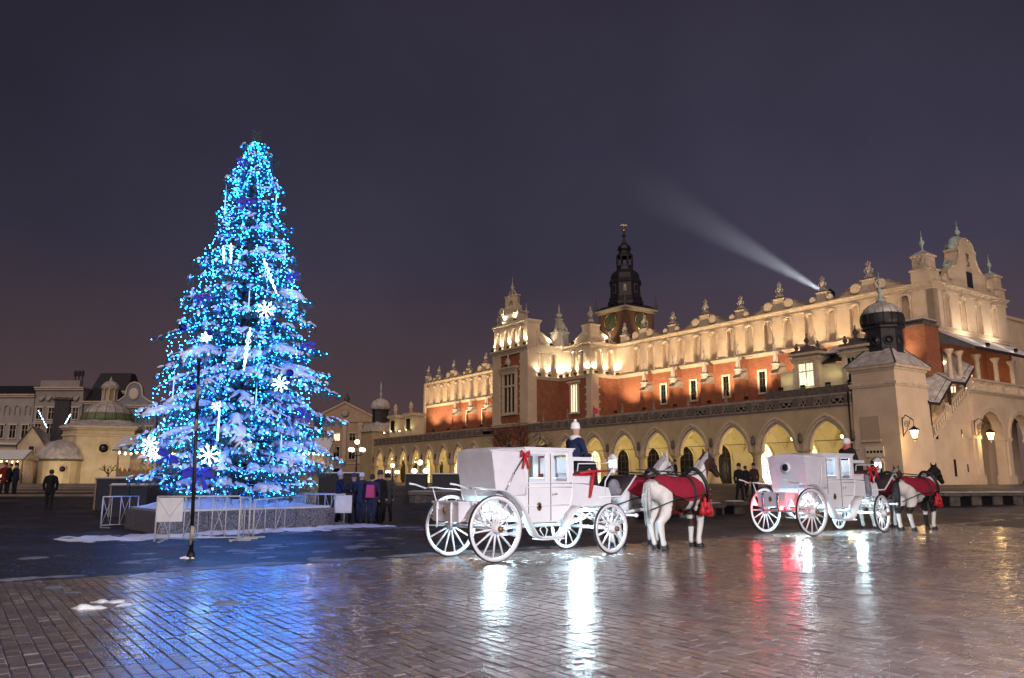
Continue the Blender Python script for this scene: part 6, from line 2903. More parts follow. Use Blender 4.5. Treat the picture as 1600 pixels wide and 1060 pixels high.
# ================================================================== CARRIAGES
K['white'] = mat('white_carriage_paint', (0.74, 0.74, 0.77), (0.68, 0.68, 0.72), 1.5, 0.28, coat=.3)
K['leather'] = mat('white_leather_hood', (0.66, 0.64, 0.68), (0.58, 0.55, 0.60), 2.5, 0.5, bump=.12, bscale=18)
K['tyre'] = mat('black_tyre', (0.012, 0.012, 0.013), rough=.6)
K['hubcap'] = mat('bronze_hub_cap', (0.25, 0.13, 0.06), rough=.4, metal=.6)
K['red'] = mat('red_ribbon', (0.42, 0.008, 0.02), rough=.6)
K['blanket'] = mat('crimson_blanket', (0.30, 0.006, 0.03), (0.22, 0.004, 0.022), 5.0, .9, bump=.25, bscale=90)
K['cushion'] = mat('dark_cushion', (0.03, 0.02, 0.025), rough=.6)
K['seat_white'] = mat('white_seat', (0.8, 0.8, 0.8), rough=.6)
K['led'] = mat('led_strip', (1, 1, 1), emit=(.60, .92, 1.0), estr=32.0)
K['tail'] = mat('red_tail_lamp', (.8, .02, .02), emit=(1.0, .03, .05), estr=45.0)
K['clamp'] = mat('carriage_lamp_glass', (1, 1, 1), emit=(.85, .95, 1.0), estr=3.0)
K['chrome'] = mat('polished_steel', (0.6, 0.6, 0.62), rough=.2, metal=1.0)
K['grey_bag'] = mat('grey_cloth', (0.22, 0.22, 0.26), (0.15, 0.15, 0.18), 8, .9, bump=.3)


def ringY(b, prof, n):
    """revolve (r, y) about the y axis"""
    M0 = b.M
    b.M = M0 @ Matrix.Rotation(-PI / 2, 4, 'X')
    vs, fs = [], []
    m = len(prof)
    for i in range(n):
        a = 2 * PI * i / n
        for r, y in prof:
            vs.append((r * math.cos(a), r * math.sin(a), y))
    for i in range(n):
        j = (i + 1) % n
        for k in range(m):
            l = (k + 1) % m
            fs.append((i * m + k, j * m + k, j * m + l, i * m + l))
    b.add(vs, fs, True)
    b.M = M0


def wheel_parts(r, ns):
    b = MB()
    ringY(b, [(r - .085, -.032), (r - .022, -.032), (r - .022, .032), (r - .085, .032)], 40)
    rim = b.mesh('wheel', K['white'])
    b = MB()
    ringY(b, [(r - .0215, -.026), (r - .004, -.026), (r, -.012), (r, .012), (r - .004, .026), (r - .0215, .026)], 40)
    tyre = b.mesh('tyre', K['tyre'])
    b = MB()
    b.M = Matrix.Rotation(PI / 2, 4, 'X')
    b.lathe([(.05, -.14), (.085, -.10), (.10, -.03), (.10, .03), (.085, .10), (.06, .14)], 16)
    hub = b.mesh('hub', K['white'])
    b = MB()
    b.M = Matrix.Rotation(PI / 2, 4, 'X')
    b.lathe([(.055, .14), (.055, .19), (.03, .21)], 14)
    cap = b.mesh('hub_cap', K['hubcap'])
    b = MB()
    b.tube([(0, 0, .085), (0, 0, r * .35), (0, 0, r - .07)], [.026, .022, .016], 6)
    spoke = b.mesh('spoke', K['white'])
    return rim, tyre, hub, cap, spoke, ns


WR, WF = wheel_parts(.62, 14), wheel_parts(.52, 12)


def add_wheel(t, parts, x, y, r, near, phase, steer=0.0):
    rim, tyre, hub, cap, spoke, ns = parts
    w = link('wheel', rim, t, (x, y, r), (0, 0, steer))
    link('tyre', tyre, w)
    link('hub', hub, w)
    link('hub_cap', cap, w, None, (0, 0, 0 if near else PI))
    for k in range(ns):
        link('spoke', spoke, w, None, (0, phase + 2 * PI * k / ns, 0))
    return w


def ribbon(b, path, y0, y1, th=.02):
    vs, fs = [], []
    for i, (x, z) in enumerate(path):
        a, c = path[max(0, i - 1)], path[min(len(path) - 1, i + 1)]
        dx, dz = c[0] - a[0], c[1] - a[1]
        l = math.hypot(dx, dz)
        nx, nz = -dz / l * th, dx / l * th
        vs += [(x, y0, z), (x, y1, z), (x + nx, y1, z + nz), (x + nx, y0, z + nz)]
    for i in range(len(path) - 1):
        for k in range(4):
            l = (k + 1) % 4
            fs.append((4 * i + k, 4 * i + l, 4 * i + 4 + l, 4 * i + 4 + k))
    fs += [(0, 1, 2, 3), tuple(4 * (len(path) - 1) + k for k in range(4))]
    b.add(vs, fs, True)


def carriage(label, loc, heading, variant):
    t = thing('horse_carriage', label, 'carriage', loc, heading, 'white horse carriages on the square')
    HW = .60
    # wheels
    for y in (-.78, .78):
        add_wheel(t, WR, 0, y, .62, y < 0, .1 if y < 0 else .25)
    st = R(4) if variant == 1 else R(12)
    for y in (-.72, .72):
        add_wheel(t, WF, 3.05, y, .52, y < 0, .2 if y < 0 else .05, st)
    # lower body
    lower = [(.16, 1.46), (.15, 1.22), (.24, 1.02), (.5, .86), (.82, .76), (1.0, .70), (1.68, .70), (1.88, .80), (2.03, 1.02), (2.09, 1.25), (2.10, 1.46)]
    b = MB()
    b.prism(lower, -HW, HW)
    b.build('cabin_body', K['white'], t)
    b = MB()
    for s in (-1, 1):
        b.tube([(x, s * (HW + .005), z) for x, z in lower[1:]], .016, 5)
        for z in (1.46, 1.38, 1.02):
            b.tube([(.85 if z < 1.46 else .2, s * (HW + .006), z), (2.08 if z > 1.1 else 2.0, s * (HW + .006), z)], .011, 5)
    b.build('body_mouldings', K['white'], t)
    # folding leather hood over the rear half
    rings = []
    for x, zt, w in ((.02, 2.10, HW + .02), (.30, 2.13, HW + .025), (.60, 2.14, HW + .02), (.86, 2.14, HW + .012)):
        xb = .14 + (x - .02) * (.72 / .84)
        rg = [(xb, -w + .01, 1.23), (xb * .5 + x * .5, -w - .012, 1.7), (x, -w, zt - .06), (x, -w + .07, zt), (x, -w * .4, zt + .035), (x, w * .4, zt + .035), (x, w - .07, zt), (x, w, zt - .06), (xb * .5 + x * .5, w + .012, 1.7), (xb, w - .01, 1.23)]
        rings.append(rg)
    b = MB()
    b.loft(rings, True, False)
    b.build('leather_hood', K['leather'], t)
    for s in (-1, 1):
        b = MB()
        b.tube([(.86, s * (HW + .02), 1.24), (.86, s * (HW + .022), 2.08)], .012, 5)
        b.tube([(.14, s * (HW + .012), 1.235), (.86, s * (HW + .018), 1.235)], .012, 5)
        b.tube([(.02, s * (HW + .022), 2.05), (.86, s * (HW + .018), 2.09)], .01, 5)
        b.build('hood_piping', K['white'], t)
    for s in (-1, 1):
        b = MB()
        if variant == 1:
            p = [(.30, s * (HW + .06), 1.27), (.44, s * (HW + .06), 1.5), (.52, s * (HW + .06), 1.64), (.78, s * (HW + .06), 1.98)]
        else:
            p = [(.42, s * (HW + .06), 1.25), (.56, s * (HW + .06), 1.32), (.62, s * (HW + .06), 1.5), (.66, s * (HW + .06), 1.8), (.80, s * (HW + .06), 1.98)]
        b.tube(p, .016, 6)
        b.ball(p[2], .028, 8, 6)
        b.build('hood_bar', K['chrome'] if variant == 1 else K['white'], t)
    if variant == 2:
        b = MB()
        b.M = Matrix.Translation((.045, 0, 1.78)) @ Matrix.Rotation(-PI / 2, 4, 'Y')
        b.lathe([(.10, .0), (.145, .01), (.145, .04), (.10, .05)], 20)
        b.m = 1
        b.lathe([(.10, .045), (.10, .056)], 20)
        b.build('rear_porthole', [K['white'], K['win_dark']], t)
    # front half: window frames, roof
    b = MB()
    b.box(.84, 2.12, -HW - .012, HW + .012, 2.10, 2.15)
    b.box(.82, 2.15, -HW - .03, HW + .03, 2.15, 2.172)
    b.build('cabin_roof', K['white'], t)
    for s in (-1, 1):
        y0, y1 = (s * HW, s * (HW - .06))
        y0, y1 = min(y0, y1), max(y0, y1)
        for x0, x1 in ((.86, .93), (1.42, 1.57), (2.0, 2.10)):
            b = MB()
            b.box(x0, x1, y0, y1, 1.461, 2.10)
            b.build('window_post', K['white'], t)
        for x0, x1 in ((.93, 1.42), (1.57, 2.0)):
            b = MB()
            e = .035
            ym = s * (HW - .02)
            ya, yb = min(ym, ym - s * .03), max(ym, ym - s * .03)
            b.box(x0, x1, ya, yb, 1.461, 1.461 + e)
            b.box(x0, x1, ya, yb, 2.10 - e - .02, 2.10)
            b.box(x0, x0 + e, ya, yb, 1.461 + e, 2.08 - e)
            b.box(x1 - e, x1, ya, yb, 1.461 + e, 2.08 - e)
            f = b.build('window_frame', K['white'], t)
            b = MB()
            ym = s * (HW - .035)
            b.add([(x0 + e, ym, 1.461 + e), (x1 - e, ym, 1.461 + e), (x1 - e, ym, 2.08 - e), (x0 + e, ym, 2.08 - e)], [(0, 1, 2, 3)])
            b.build('pane', K['glass'], f)
        # door outline, handle, emblem
        b = MB()
        yd = s * (HW + .007)
        b.tube([(.93, yd, 2.05), (.93, yd, .74)], .008, 4)
        b.tube([(1.50, yd, 2.05), (1.50, yd, .72)], .008, 4)
        b.build('door_edge', K['cushion'], t)
        b = MB()
        b.tube([(1.55, s * (HW + .01), 1.24), (1.55, s * (HW + .05), 1.24), (1.63, s * (HW + .055), 1.245)], .014, 6)
        b.ball((1.55, s * (HW + .03), 1.24), .024, 8, 6)
        b.build('door_handle', K['chrome'], t)
        b = MB()
        b.M = Matrix.Translation((1.2, s * (HW + .003), 1.0)) @ Matrix.Rotation(s * -PI / 2, 4, 'X')
        b.lathe([(.062, 0), (.066, .006), (.05, .012)], 16, sy=1.3)
        b.m = 1
        b.lathe([(.042, .011), (.02, .016)], 12, sy=1.3)
        b.build('door_emblem', [K['hubcap'], K['iron']], t)
        # fender sweeping over the wheel, down to the step and up again
        path = [(-.62, 1.36), (-.45, 1.37), (-.25, 1.34), (0, 1.335), (.2, 1.30), (.4, 1.19), (.58, 1.02), (.72, .82), (.84, .6), (.94, .46), (1.06, .405), (1.3, .40), (1.55, .405), (1.66, .48), (1.76, .64), (1.88, .84), (2.05, 1.0)]
        b = MB()
        ribbon(b, path, s * .62, s * .90, .018)
        b.build('fender', K['white'], t)
        b = MB()
        b.tube([(-.62, s * .76, 1.36), (-.85, s * .76, 1.43), (-1.0, s * .74, 1.45)], [.02, .018, .022], 6)
        b.tube([(-.45, s * .76, 1.36), (-.38, s * .7, 1.05), (-.2, s * .62, .8)], .014, 5)
        b.build('fender_stay', K['white'], t)
        b = MB()
        b.box(1.02, 1.60, min(s * .6, s * .95), max(s * .6, s * .95), .375, .398)
        b.build('step', K['white'], t)
        b = MB()
        b.tube([(1.08, s * .66, .39), (1.05, s * .6, .55), (1.05, s * .5, .72)], .013, 5)
        b.tube([(1.3, s * .66, .39), (1.36, s * .66, .55), (1.3, s * .6, .66), (1.22, s * .6, .55), (1.3, s * .62, .42)], .011, 5)
        b.tube([(1.55, s * .66, .39), (1.58, s * .6, .55), (1.55, s * .5, .72)], .013, 5)
        b.build('step_iron', K['white'], t)
    # front wall of the cabin with window
    b = MB()
    b.box(2.06, 2.10, -HW + .06, HW - .06, 1.461, 1.56)
    b.box(2.06, 2.10, -HW + .06, HW - .06, 2.04, 2.10)
    b.box(2.06, 2.10, -.04, .04, 1.56, 2.04)
    b.build('front_window_frame', K['white'], t)
    # inside: floor, benches, small ceiling lamp
    b = MB()
    b.box(.2, .75, -.54, .54, 1.461, 1.60)
    b.box(1.0, 2.05, -.54, -.2, 1.4615, 1.55)
    b.box(1.7, 2.05, -.54, .54, 1.4612, 1.58)
    b.build('seat_cushion', K['seat_white'], t)
    b = MB()
    b.box(1.1, 1.4, -.08, .08, 2.075, 2.098)
    b.build('ceiling_light', K['clamp'], t)
    lamp('cabin_light', 'POINT', (1.3, 0, 1.95), 26, (.85, .96, 1.0), t, .08)
    # trunk behind
    b = MB()
    b.box(-.62, -.08, -.46, .46, .74, 1.08)
    tr = b.build('trunk', K['leather'], t)
    b = MB()
    b.box(-.64, -.06, -.48, .48, 1.081, 1.12)
    b.build('trunk_lid', K['leather'], tr)
    for y in (-.25, .25):
        b = MB()
        b.tube([(-.645, y, 1.1), (-.655, y, .98), (-.65, y, .74), (-.66, y, .62)], [.022, .03, .022, .012], 6)
        b.ball((-.655, y, .98), (.03, .045, .05), 8, 6)
        b.build('trunk_strap', K['white'] if variant == 1 else K['chrome'], tr)
    b = MB()
    b.lathe([(.05, 0), (.05, .02)], 10, (0, 0, 0))
    b.M = Matrix.Translation((-.648, 0, .95)) @ Matrix.Rotation(-PI / 2, 4, 'Y')
    b.lathe([(.045, 0), (.05, .01), (.03, .02)], 12, sx=1.4)
    b.build('trunk_emblem', K['hubcap'], tr)
    # undercarriage
    b = MB()
    b.tube([(0, -.72, .62), (0, .72, .62)], .035, 8)
    b.build('rear_axle', K['white'], t)
    b = MB()
    b.tube([(3.05, -.66, .52), (3.05, .66, .52)], .035, 8)
    b.build('front_axle', K['white'], t)
    b = MB()
    b.tube([(-.1, 0, .66), (.6, 0, .58), (2.4, 0, .60), (3.05, 0, .74)], .04, 8)
    b.build('perch', K['white'], t)
    for x, hz, hw_ in ((0, .70, .5), (3.05, .62, .46)):
        for s in (-1, 1):
            for q in (1, -1):
                b = MB()
                for k in range(3):
                    L = hw_ * (1 - .25 * k)
                    b.tube([(x - L, s * .52, hz + .12), (x - L * .5, s * .52, hz + .12 + q * .09), (x, s * .52, hz + .12 + q * (.12 - .018 * k)), (x + L * .5, s * .52, hz + .12 + q * .09), (x + L, s * .52, hz + .12)], .014, 5)
                b.build('leaf_spring', K['white'], t)
    b = MB()
    pts = [(3.05 + .34 * math.cos(2 * PI * k / 20), .34 * math.sin(2 * PI * k / 20), .88) for k in range(21)]
    b.tube(pts, .025, 6)
    b.build('turntable_ring', K['white'], t)
    for s in (-1, 1):
        b = MB()
        b.tube([(2.0, s * .4, .95), (2.5, s * .42, .98), (3.2, s * .36, .95), (3.6, s * .3, .80), (3.95, s * .25, .72)], .026, 6)
        b.tube([(2.0, s * .35, .78), (2.4, s * .4, .72), (2.8, s * .35, .82), (3.4, s * .3, .70), (3.8, s * .22, .66)], .022, 6)
        b.tube([(2.3, s * .44, 1.0), (2.45, s * .5, .84), (2.7, s * .52, .72), (3.05, s * .52, .60)], .02, 6)
        c = MB()
        c.tube([(.2, s * .5, .9), (.0, s * .54, .78), (-.35, s * .5, .68), (-.55, s * .4, .70)], .022, 6)
        c.build('rear_iron', K['white'], t)
        b.tube([(.9, s * .4, .69), (1.9, s * .42, .66), (2.3, s * .4, .74)], .018, 6)
        b.tube([(3.6, 0, .80), (3.6, s * .3, .80)], .022, 6)
        b.build('frame_irons', K['white'], t)
    # light strips under the cabin and the front frame
    for a, c in (((.45, -.3, .80), (2.0, -.3, .66)), ((.45, .3, .80), (2.0, .3, .66)), ((2.2, -.25, 1.0), (3.3, -.25, .98)), ((2.2, .25, 1.0), (3.3, .25, .98)), ((.12, -.4, .93), (.12, .4, .93)), ((2.15, -.45, .9), (2.15, .45, .9))):
        b = MB()
        b.beam(a, c, .028, .018)
        b.build('light_strip', K['led'], t)
    lamp('underglow', 'POINT', (.55, 0, .55), 100, (.66, .92, 1.0), t, .18)
    lamp('underglow', 'POINT', (2.75, -.1, .72), 170, (.66, .92, 1.0), t, .18)
    # coachman's box
    b = MB()
    b.prism([(2.10, .98), (3.25, .98), (3.30, 1.16), (3.22, 1.36), (2.75, 1.42), (2.10, 1.46)], -.50, .50)
    b.build('box_body', K['white'], t)
    b = MB()
    b.prism([(2.18, 1.461), (2.80, 1.44), (2.74, 1.64), (2.18, 1.66)], -.46, .46)
    b.build('seat_base', K['white'], t)
    b = MB()
    b.box(2.20, 2.84, -.5, .5, 1.64, 1.73)
    b.build('driver_cushion', K['cushion'], t)
    b = MB()
    b.box(2.2, 2.86, -.51, .51, 1.615, 1.64)
    b.build('cushion_trim', K['red'], t)
    b = MB()
    b.box(2.14, 2.20, -.52, .52, 1.66, 2.0)
    b.box(2.14, 2.70, -.53, -.49, 1.92, 2.0)
    b.box(2.14, 2.70, .49, .53, 1.92, 2.0)
    b.build('seat_back', K['white'], t)
    b = MB()
    for s in (-1, 1):
        b.tube([(2.3, s * .52, 1.70), (2.32, s * .53, 1.86), (2.9, s * .53, 1.87), (3.32, s * .5, 1.90)], .014, 5)
        b.tube([(2.9, s * .53, 1.87), (2.92, s * .52, 1.62)], .012, 5)
    b.build('arm_rail', K['white'], t)
    b = MB()
    ribbon(b, [(3.18, 1.12), (3.35, 1.13), (3.6, 1.16), (3.85, 1.38), (4.05, 1.60)], -.48, .48, .025)
    b.build('footboard', K['cushion'], t)
    b = MB()
    for s in (-1, 1):
        b.tube([(2.9, s * .49, 1.16), (3.6, s * .49, 1.17), (3.85, s * .49, 1.39), (4.07, s * .49, 1.62)], .022, 6)
        b.tube([(3.1, s * .49, 1.2), (3.12, s * .5, 1.5), (3.34, s * .5, 1.75)], .016, 5)
    b.build('footboard_edge', K['white'], t)
    for s in (-1, 1):
        l = link('carriage_lamp', MB().box(-.07, .07, -.07, .07, 0, .22).taper(-.09, .09, -.09, .09, .22, .32, .07, .07).lathe([(.05, -.10), (.06, 0)], 8).mesh('carriage_lamp', K['white']), t, (3.36, s * .5, 1.76))
        b = MB()
        b.box(-.045, .045, -.074, .074, .04, .19)
        b.box(-.074, .074, -.045, .045, .04, .19)
        b.build('lamp_glass', K['clamp'], l)
    if variant == 1:
        b = MB()
        b.M = Matrix.Translation((3.45, -.42, 1.36))
        b.ball((0, 0, 0), (.17, .10, .19), 12, 8)
        b.ball((.08, -.02, -.08), (.12, .1, .1), 10, 6)
        b.build('rug', K['grey_bag'], t)
    # ribbons and bows
    def bowm(p, s, parent, hang=.3):
        b = MB()
        for q in (-1, 1):
            b.tube([p, (p[0] + q * .09 * s, p[1] - .02, p[2] + .06 * s), (p[0] + q * .11 * s, p[1] - .02, p[2] - .04 * s), p], [.02, .032 * s, .03 * s, .015], 6)
            b.tube([p, (p[0] + q * .04 * s, p[1] - .03, p[2] - .15 * s), (p[0] + q * .07 * s, p[1] - .02, p[2] - hang * s)], [.016, .024, .02], 5)
        b.ball(p, .028 * s, 8, 6)
        return b.build('red_bow', K['red'], parent)
    if variant == 1:
        bowm((.80, -HW - .06, 2.02), 1.0, t, .28)
        b = MB()
        b.tube([(2.74, -.55, 1.68), (2.68, -.56, 1.45), (2.62, -.55, 1.16)], [.03, .04, .028], 7)
        b.build('red_sash', K['red'], t)
        b = MB()
        b.tube([(2.35, -.53, 1.66), (2.7, -.56, 1.70), (3.2, -.53, 1.72)], [.03, .035, .02], 7)
        b.build('red_garland', K['red'], t)
    else:
        bowm((2.9, -.55, 1.74), 1.1, t, .35)
        bowm((3.2, -.52, 1.78), 1.0, t, .3)
        b = MB()
        b.tube([(2.72, -.56, 1.50), (2.74, -.57, 1.2), (2.76, -.56, 1.0)], [.06, .085, .07], 8)
        b.ball((2.72, -.56, 1.53), .075, 8, 6)
        b.build('umbrella_bag', K['grey_bag'], t)
    for y in (-.62, .62):
        if variant == 2:
            b = MB()
            b.prism([(y - .10, .76), (y + .10, .76), (y, .95)], -.60, -.57, 'yz')
            b.build('tail_lamp', K['tail'], t)
        b = MB()
        b.tube([(-.56, y * .6, .72), (-.57, y, .8)], .012, 5)
        b.build('lamp_stay', K['white'], t)
    if variant == 2:
        b = MB()
        b.M = Matrix.Translation((-.655, -.36, .72)) @ Matrix.Rotation(-PI / 2, 4, 'Y')
        b.lathe([(.05, 0), (.05, .02)], 12)
        b.build('tail_lamp', K['tail'], t)
        for y in (-.62, .62):
            lamp('tail_light', 'POINT', (-.75, y, .82), 1.0, (1.0, .02, .05), t, .05)
    # pole between the horses
    b = MB()
    b.tube([(3.6, 0, .76), (4.6, 0, .84), (6.4, 0, .98)], [.045, .04, .03], 8)
    b.build('draught_pole', K['white'], t)
    b = MB()
    b.tube([(3.95, -.6, .76), (3.95, .6, .76)], .028, 8)
    b.ball((3.95, -.6, .76), .045, 8, 6)
    b.build('swingle_bar', K['white'], t)
    return t


def ground_at(v):
    return Vector((v.x, v.y, gz(v.x, v.y)))


H1, H2 = R(37.0), R(31.0)
c1_loc = Vector((-0.779, 15.76, 0))
g2 = ground(1270, 838)
c2_loc = Vector((g2.x, g2.y, 0)) + Vector((-math.sin(H2), math.cos(H2), 0)) * .8
carr1 = carriage('white closed carriage nearest the camera with a red bow on its hood', c1_loc, H1, 1)
carr2 = carriage('white closed carriage with a round rear window and red tail lamps', c2_loc, H2, 2)


carr2.scale = (1.06,) * 3


def on_carriage(loc, hd, x, y, z=0):
    k = 1.06 if loc is c2_loc else 1.0
    x, y, z = x * k, y * k, z * k
    return loc + Vector((math.cos(hd) * x - math.sin(hd) * y, math.sin(hd) * x + math.cos(hd) * y, z))


# ================================================================== HORSES
WHT, BRN, DRK = (.62, .58, .55), (.055, .022, .014), (.016, .012, .012)
BODY = [(0.02, 1.36, .12), (.14, 1.30, .25), (.35, 1.27, .315), (.6, 1.235, .325), (.9, 1.20, .335), (1.2, 1.20, .34), (1.45, 1.26, .31), (1.66, 1.27, .235), (1.78, 1.24, .15)]


def body_at(x):
    for i in range(len(BODY) - 1):
        if x <= BODY[i + 1][0]:
            a, c = BODY[i], BODY[i + 1]
            t = max(0, (x - a[0]) / (c[0] - a[0]))
            return (a[1] + (c[1] - a[1]) * t, a[2] + (c[2] - a[2]) * t)
    return BODY[-1][1:]


def horse(label, loc, hd, coat, head_turn=0.0, seed=1, blanket=True, head_low=0.0, group=None, legs=(0, 0, 0, 0)):
    rr = random.Random(seed)
    ch = [([(x, 0, z) for x, z, r in BODY], [r for x, z, r in BODY], (0, 0, 0))]
    hip = [(.36, .16), (.36, -.16), (1.50, .15), (1.50, -.15)]
    hooves = []
    for i, (x, y) in enumerate(hip):
        o = legs[i]
        if i < 2:
            pts = [(x, y * .8, 1.16), (x + .06, y * 1.1, .90), (x - .20 + o * .5, y, .56), (x - .12 + o * .9, y, .22), (x - .09 + o, y, .12)]
            rad = [.215, .165, .085, .058, .07]
        else:
            pts = [(x, y * .85, 1.08), (x - .04, y, .88), (x + .02 + o * .4, y, .54), (x - .01 + o * .9, y, .20), (x + .01 + o, y, .12)]
            rad = [.18, .125, .078, .058, .07]
        ch.append((pts, rad, (0, 0, 0)))
        hooves.append((pts[-1][0] + .035, y))
    tn = Vector((math.cos(head_turn), math.sin(head_turn), 0))
    nk = Vector((1.52, 0, 1.38))
    poll = Vector((1.98, 0, 2.02 - head_low)) + Vector((0, math.sin(head_turn) * .12, 0))
    muz = poll + tn * .46 + Vector((0, 0, -.40))
    ch.append(([nk, Vector((1.68, 0, 1.62 - head_low * .3)), Vector((1.84, 0, 1.86 - head_low * .8)), poll], [.29, .215, .165, .125], (0, 0, 0)))
    ch.append(([poll, poll.lerp(muz, .3) + Vector((0, 0, .015)), poll.lerp(muz, .7), muz], [.125, .135, .088, .078], (0, 0, 0)))
    ch.append(([poll.lerp(muz, .25) + Vector((0, 0, -.06)), poll.lerp(muz, .5) + Vector((0, 0, -.05))], [.10, .07], (0, 0, 0)))
    sd = Vector((-tn.y, tn.x, 0))
    for s in (-1, 1):
        e = poll + sd * s * .07 + Vector((0, 0, .09))
        ch.append(([e, e + Vector((0, 0, .08)) + sd * s * .01, e + Vector((0, 0, .16)) + sd * s * .015], [.035, .034, .010], (0, 0, 0)))

    def sq(p):
        # flatten the trunk sideways a little, deepen the chest
        return (p[0], p[1] * (.92 if p[2] > .8 else 1.0), p[2] + (-.05 if .8 < p[0] < 1.6 and p[2] < 1.15 and p[2] > .8 else 0))

    def paint(co, c):
        x, y, z = co
        n_ = noise.noise(Vector((x * 1.7 + seed, y * 1.3, z * 1.5)))
        if coat == 'pinto':
            if x > 1.72 and z > 1.5:
                d = Vector(co) - poll
                f = d.dot(muz - poll) / (muz - poll).length_squared
                return BRN if not (f > .1 and abs(d.dot(sd)) < .035 and z > poll.z - .36 and d.z > -f * .38) else WHT
            if z < .62:
                return WHT if not (x > 1.2 and y > 0 and z > .45) else BRN
            if .42 + n_ * .25 < x < 1.05 + n_ * .3 and z < 1.38 + n_ * .3:
                return BRN
            if x > 1.35 and z < 1.2 + n_ * .2 and z > .7:
                return BRN if n_ > -.15 else WHT
            return WHT
        if coat == 'piebald':
            if x > 1.72 and z > 1.5:
                return DRK if n_ > -.35 else WHT
            if z < .45 and x > 1.0:
                return WHT if y < 0 else DRK
            if z < .5:
                return WHT
            if x < .62 + n_ * .3 and z > .62 + n_ * .2:
                return WHT
            return DRK if n_ > -.08 else WHT
        if coat == 'pale':
            return (WHT[0] * .9, WHT[1] * .92, WHT[2]) if n_ > -.55 else BRN
        return DRK if z > .4 else BRN

    me = grow('horse', ch, .026, 7, paint, K['horse_coat'], sq)
    o = link('horse', me, None, loc, hd, 1.02)
    tag(o, label, 'horse', group)
    for hx, hy in hooves:
        b = MB()
        b.lathe([(.088, 0), (.085, .02), (.062, .10), (.05, .11)], 12, (hx + .01, hy, .0), sx=1.12)
        b.build('hoof', K['tyre'], o)
    for s in (-1, 1):
        b = MB()
        b.ball(poll.lerp(muz, .32) + sd * s * .108 + Vector((0, 0, .03)), .02, 8, 6)
        b.build('eye', K['win_dark'], o)
        b = MB()
        b.ball(muz + sd * s * .045 + tn * .06, .016, 6, 5)
        b.build('nostril', K['tyre'], o)
    # tail: many locks
    b = MB()
    for k in range(26):
        a = rr.uniform(-.07, .07)
        c = rr.uniform(-.05, .05)
        ln = rr.uniform(.62, 1.0)
        b.tube([(.04, a * .4, 1.50), (-.08 + c * .5, a * .7, 1.40), (-.12 + c, a * 1.2, 1.05), (-.09 + c, a * 1.3, 1.5 - ln)], [.03, .036, .032, .006], 5)
    tc_ = {'pinto': (.50, .50, .50), 'piebald': (.02, .018, .018), 'pale': (.5, .48, .46)}.get(coat, DRK)
    b.build('tail', mat('tail_hair', tc_, tuple(q * .6 for q in tc_), 25, .7), o)
    # mane
    b = MB()
    for k in range(34):
        t = k / 33
        p = (Vector((1.50, 0, 1.62 - head_low * .1)) * (1 - t) + (poll + Vector((.02, 0, .10))) * t) + Vector((-.03, 0, .03 * math.sin(PI * t)))
        s = -1
        q = rr.uniform(.18, .30)
        b.tube([p, p + Vector((-.05, s * .09, .02)), p + Vector((-.09 + rr.uniform(-.03, .03), s * (.17 - .04 * t), -q))], [.022, .028, .006], 5)
    b.tube([poll + Vector((0, 0, .12)), poll + tn * .10 + Vector((0, 0, .06)), poll + tn * .17 + Vector((0, 0, -.10))], [.03, .04, .008], 6)
    mc = {'pinto': (.42, .40, .40), 'piebald': (.015, .013, .013), 'pale': (.45, .43, .42)}.get(coat, DRK)
    b.build('mane', mat('mane_hair', mc, tuple(q * .6 for q in mc), 25, .7), o)

    def hoop(x, off, wid, a0=-PI, a1=PI, n=24, tilt=0.0):
        """ring of the body at x"""
        z, r = body_at(x)
        out = []
        for k in range(n + 1):
            a = a0 + (a1 - a0) * k / n
            zz_ = z + (r + off) * math.cos(a)
            zz_ += -.05 if (.8 < x < 1.6 and zz_ < 1.15) else 0
            out.append(Vector((x + tilt * math.cos(a), (r + off) * .92 * math.sin(a), zz_)))
        return out
    if blanket:
        b = MB()
        rings = []
        xs_ = [.10 + 1.42 * i / 12 for i in range(13)]
        for i, x in enumerate(xs_):
            reach = 1.98 - .5 * max(0, (.5 - i / 12)) - .15 * (i / 12)
            if i < 3:
                reach = 1.15 + .22 * i
            rg = hoop(x, .026 + .012 * rr.random(), 0, -reach, reach, 20)
            for k, p in enumerate(rg):
                e = abs(k - 10) / 10
                p.y *= 1 + .05 * max(0, e - .6) + .02 * math.sin(x * 17 + k)
            rings.append(rg)
        vs = [p for r_ in rings for p in r_]
        m = 21
        fs = [(i * m + k, i * m + k + 1, (i + 1) * m + k + 1, (i + 1) * m + k) for i in range(12) for k in range(20)]
        b.add(vs, fs, True)
        b.build('blanket', K['blanket'], o)
    # harness
    b = MB()
    for w in (-.02, .02):
        b.tube(hoop(1.12 + w, .045, 0), .016, 5)
    b.build('girth', K['tyre'], o)
    b = MB()
    cen = Vector((1.60, 0, 1.36))
    cp = []
    for k in range(25):
        a = 2 * PI * k / 24
        cp.append(cen + Vector((.16 * -math.cos(a), .285 * math.sin(a), .40 * math.cos(a))))
    b.tube(cp, .045, 7)
    b.build('collar', K['tyre'], o)
    b = MB()
    b.tube([q + Vector((.045, 0, 0)) for q in cp], .016, 6)
    b.build('collar_hames', K['chrome'], o)
    b = MB()
    for s in (-1, 1):
        b.tube([(1.52, s * .33, 1.20), (1.1, s * .37, 1.12), (.5, s * .36, 1.08), (-.3, s * .30, .86)], .014, 5)
        b.tube([(1.55, s * .2, 1.66), (1.2, s * .14, 1.60), (.6, s * .10, 1.62), (.1, s * .06, 1.58)], .012, 5)
        b.tube([muz + sd * s * .07 + Vector((-.04, 0, .04)), poll + sd * s * .15 + Vector((.0, 0, -.14)), Vector((1.5, s * .24, 1.66)), Vector((1.1, s * .12, 1.66)), Vector((-.35, s * .05, 1.72))], .009, 5)
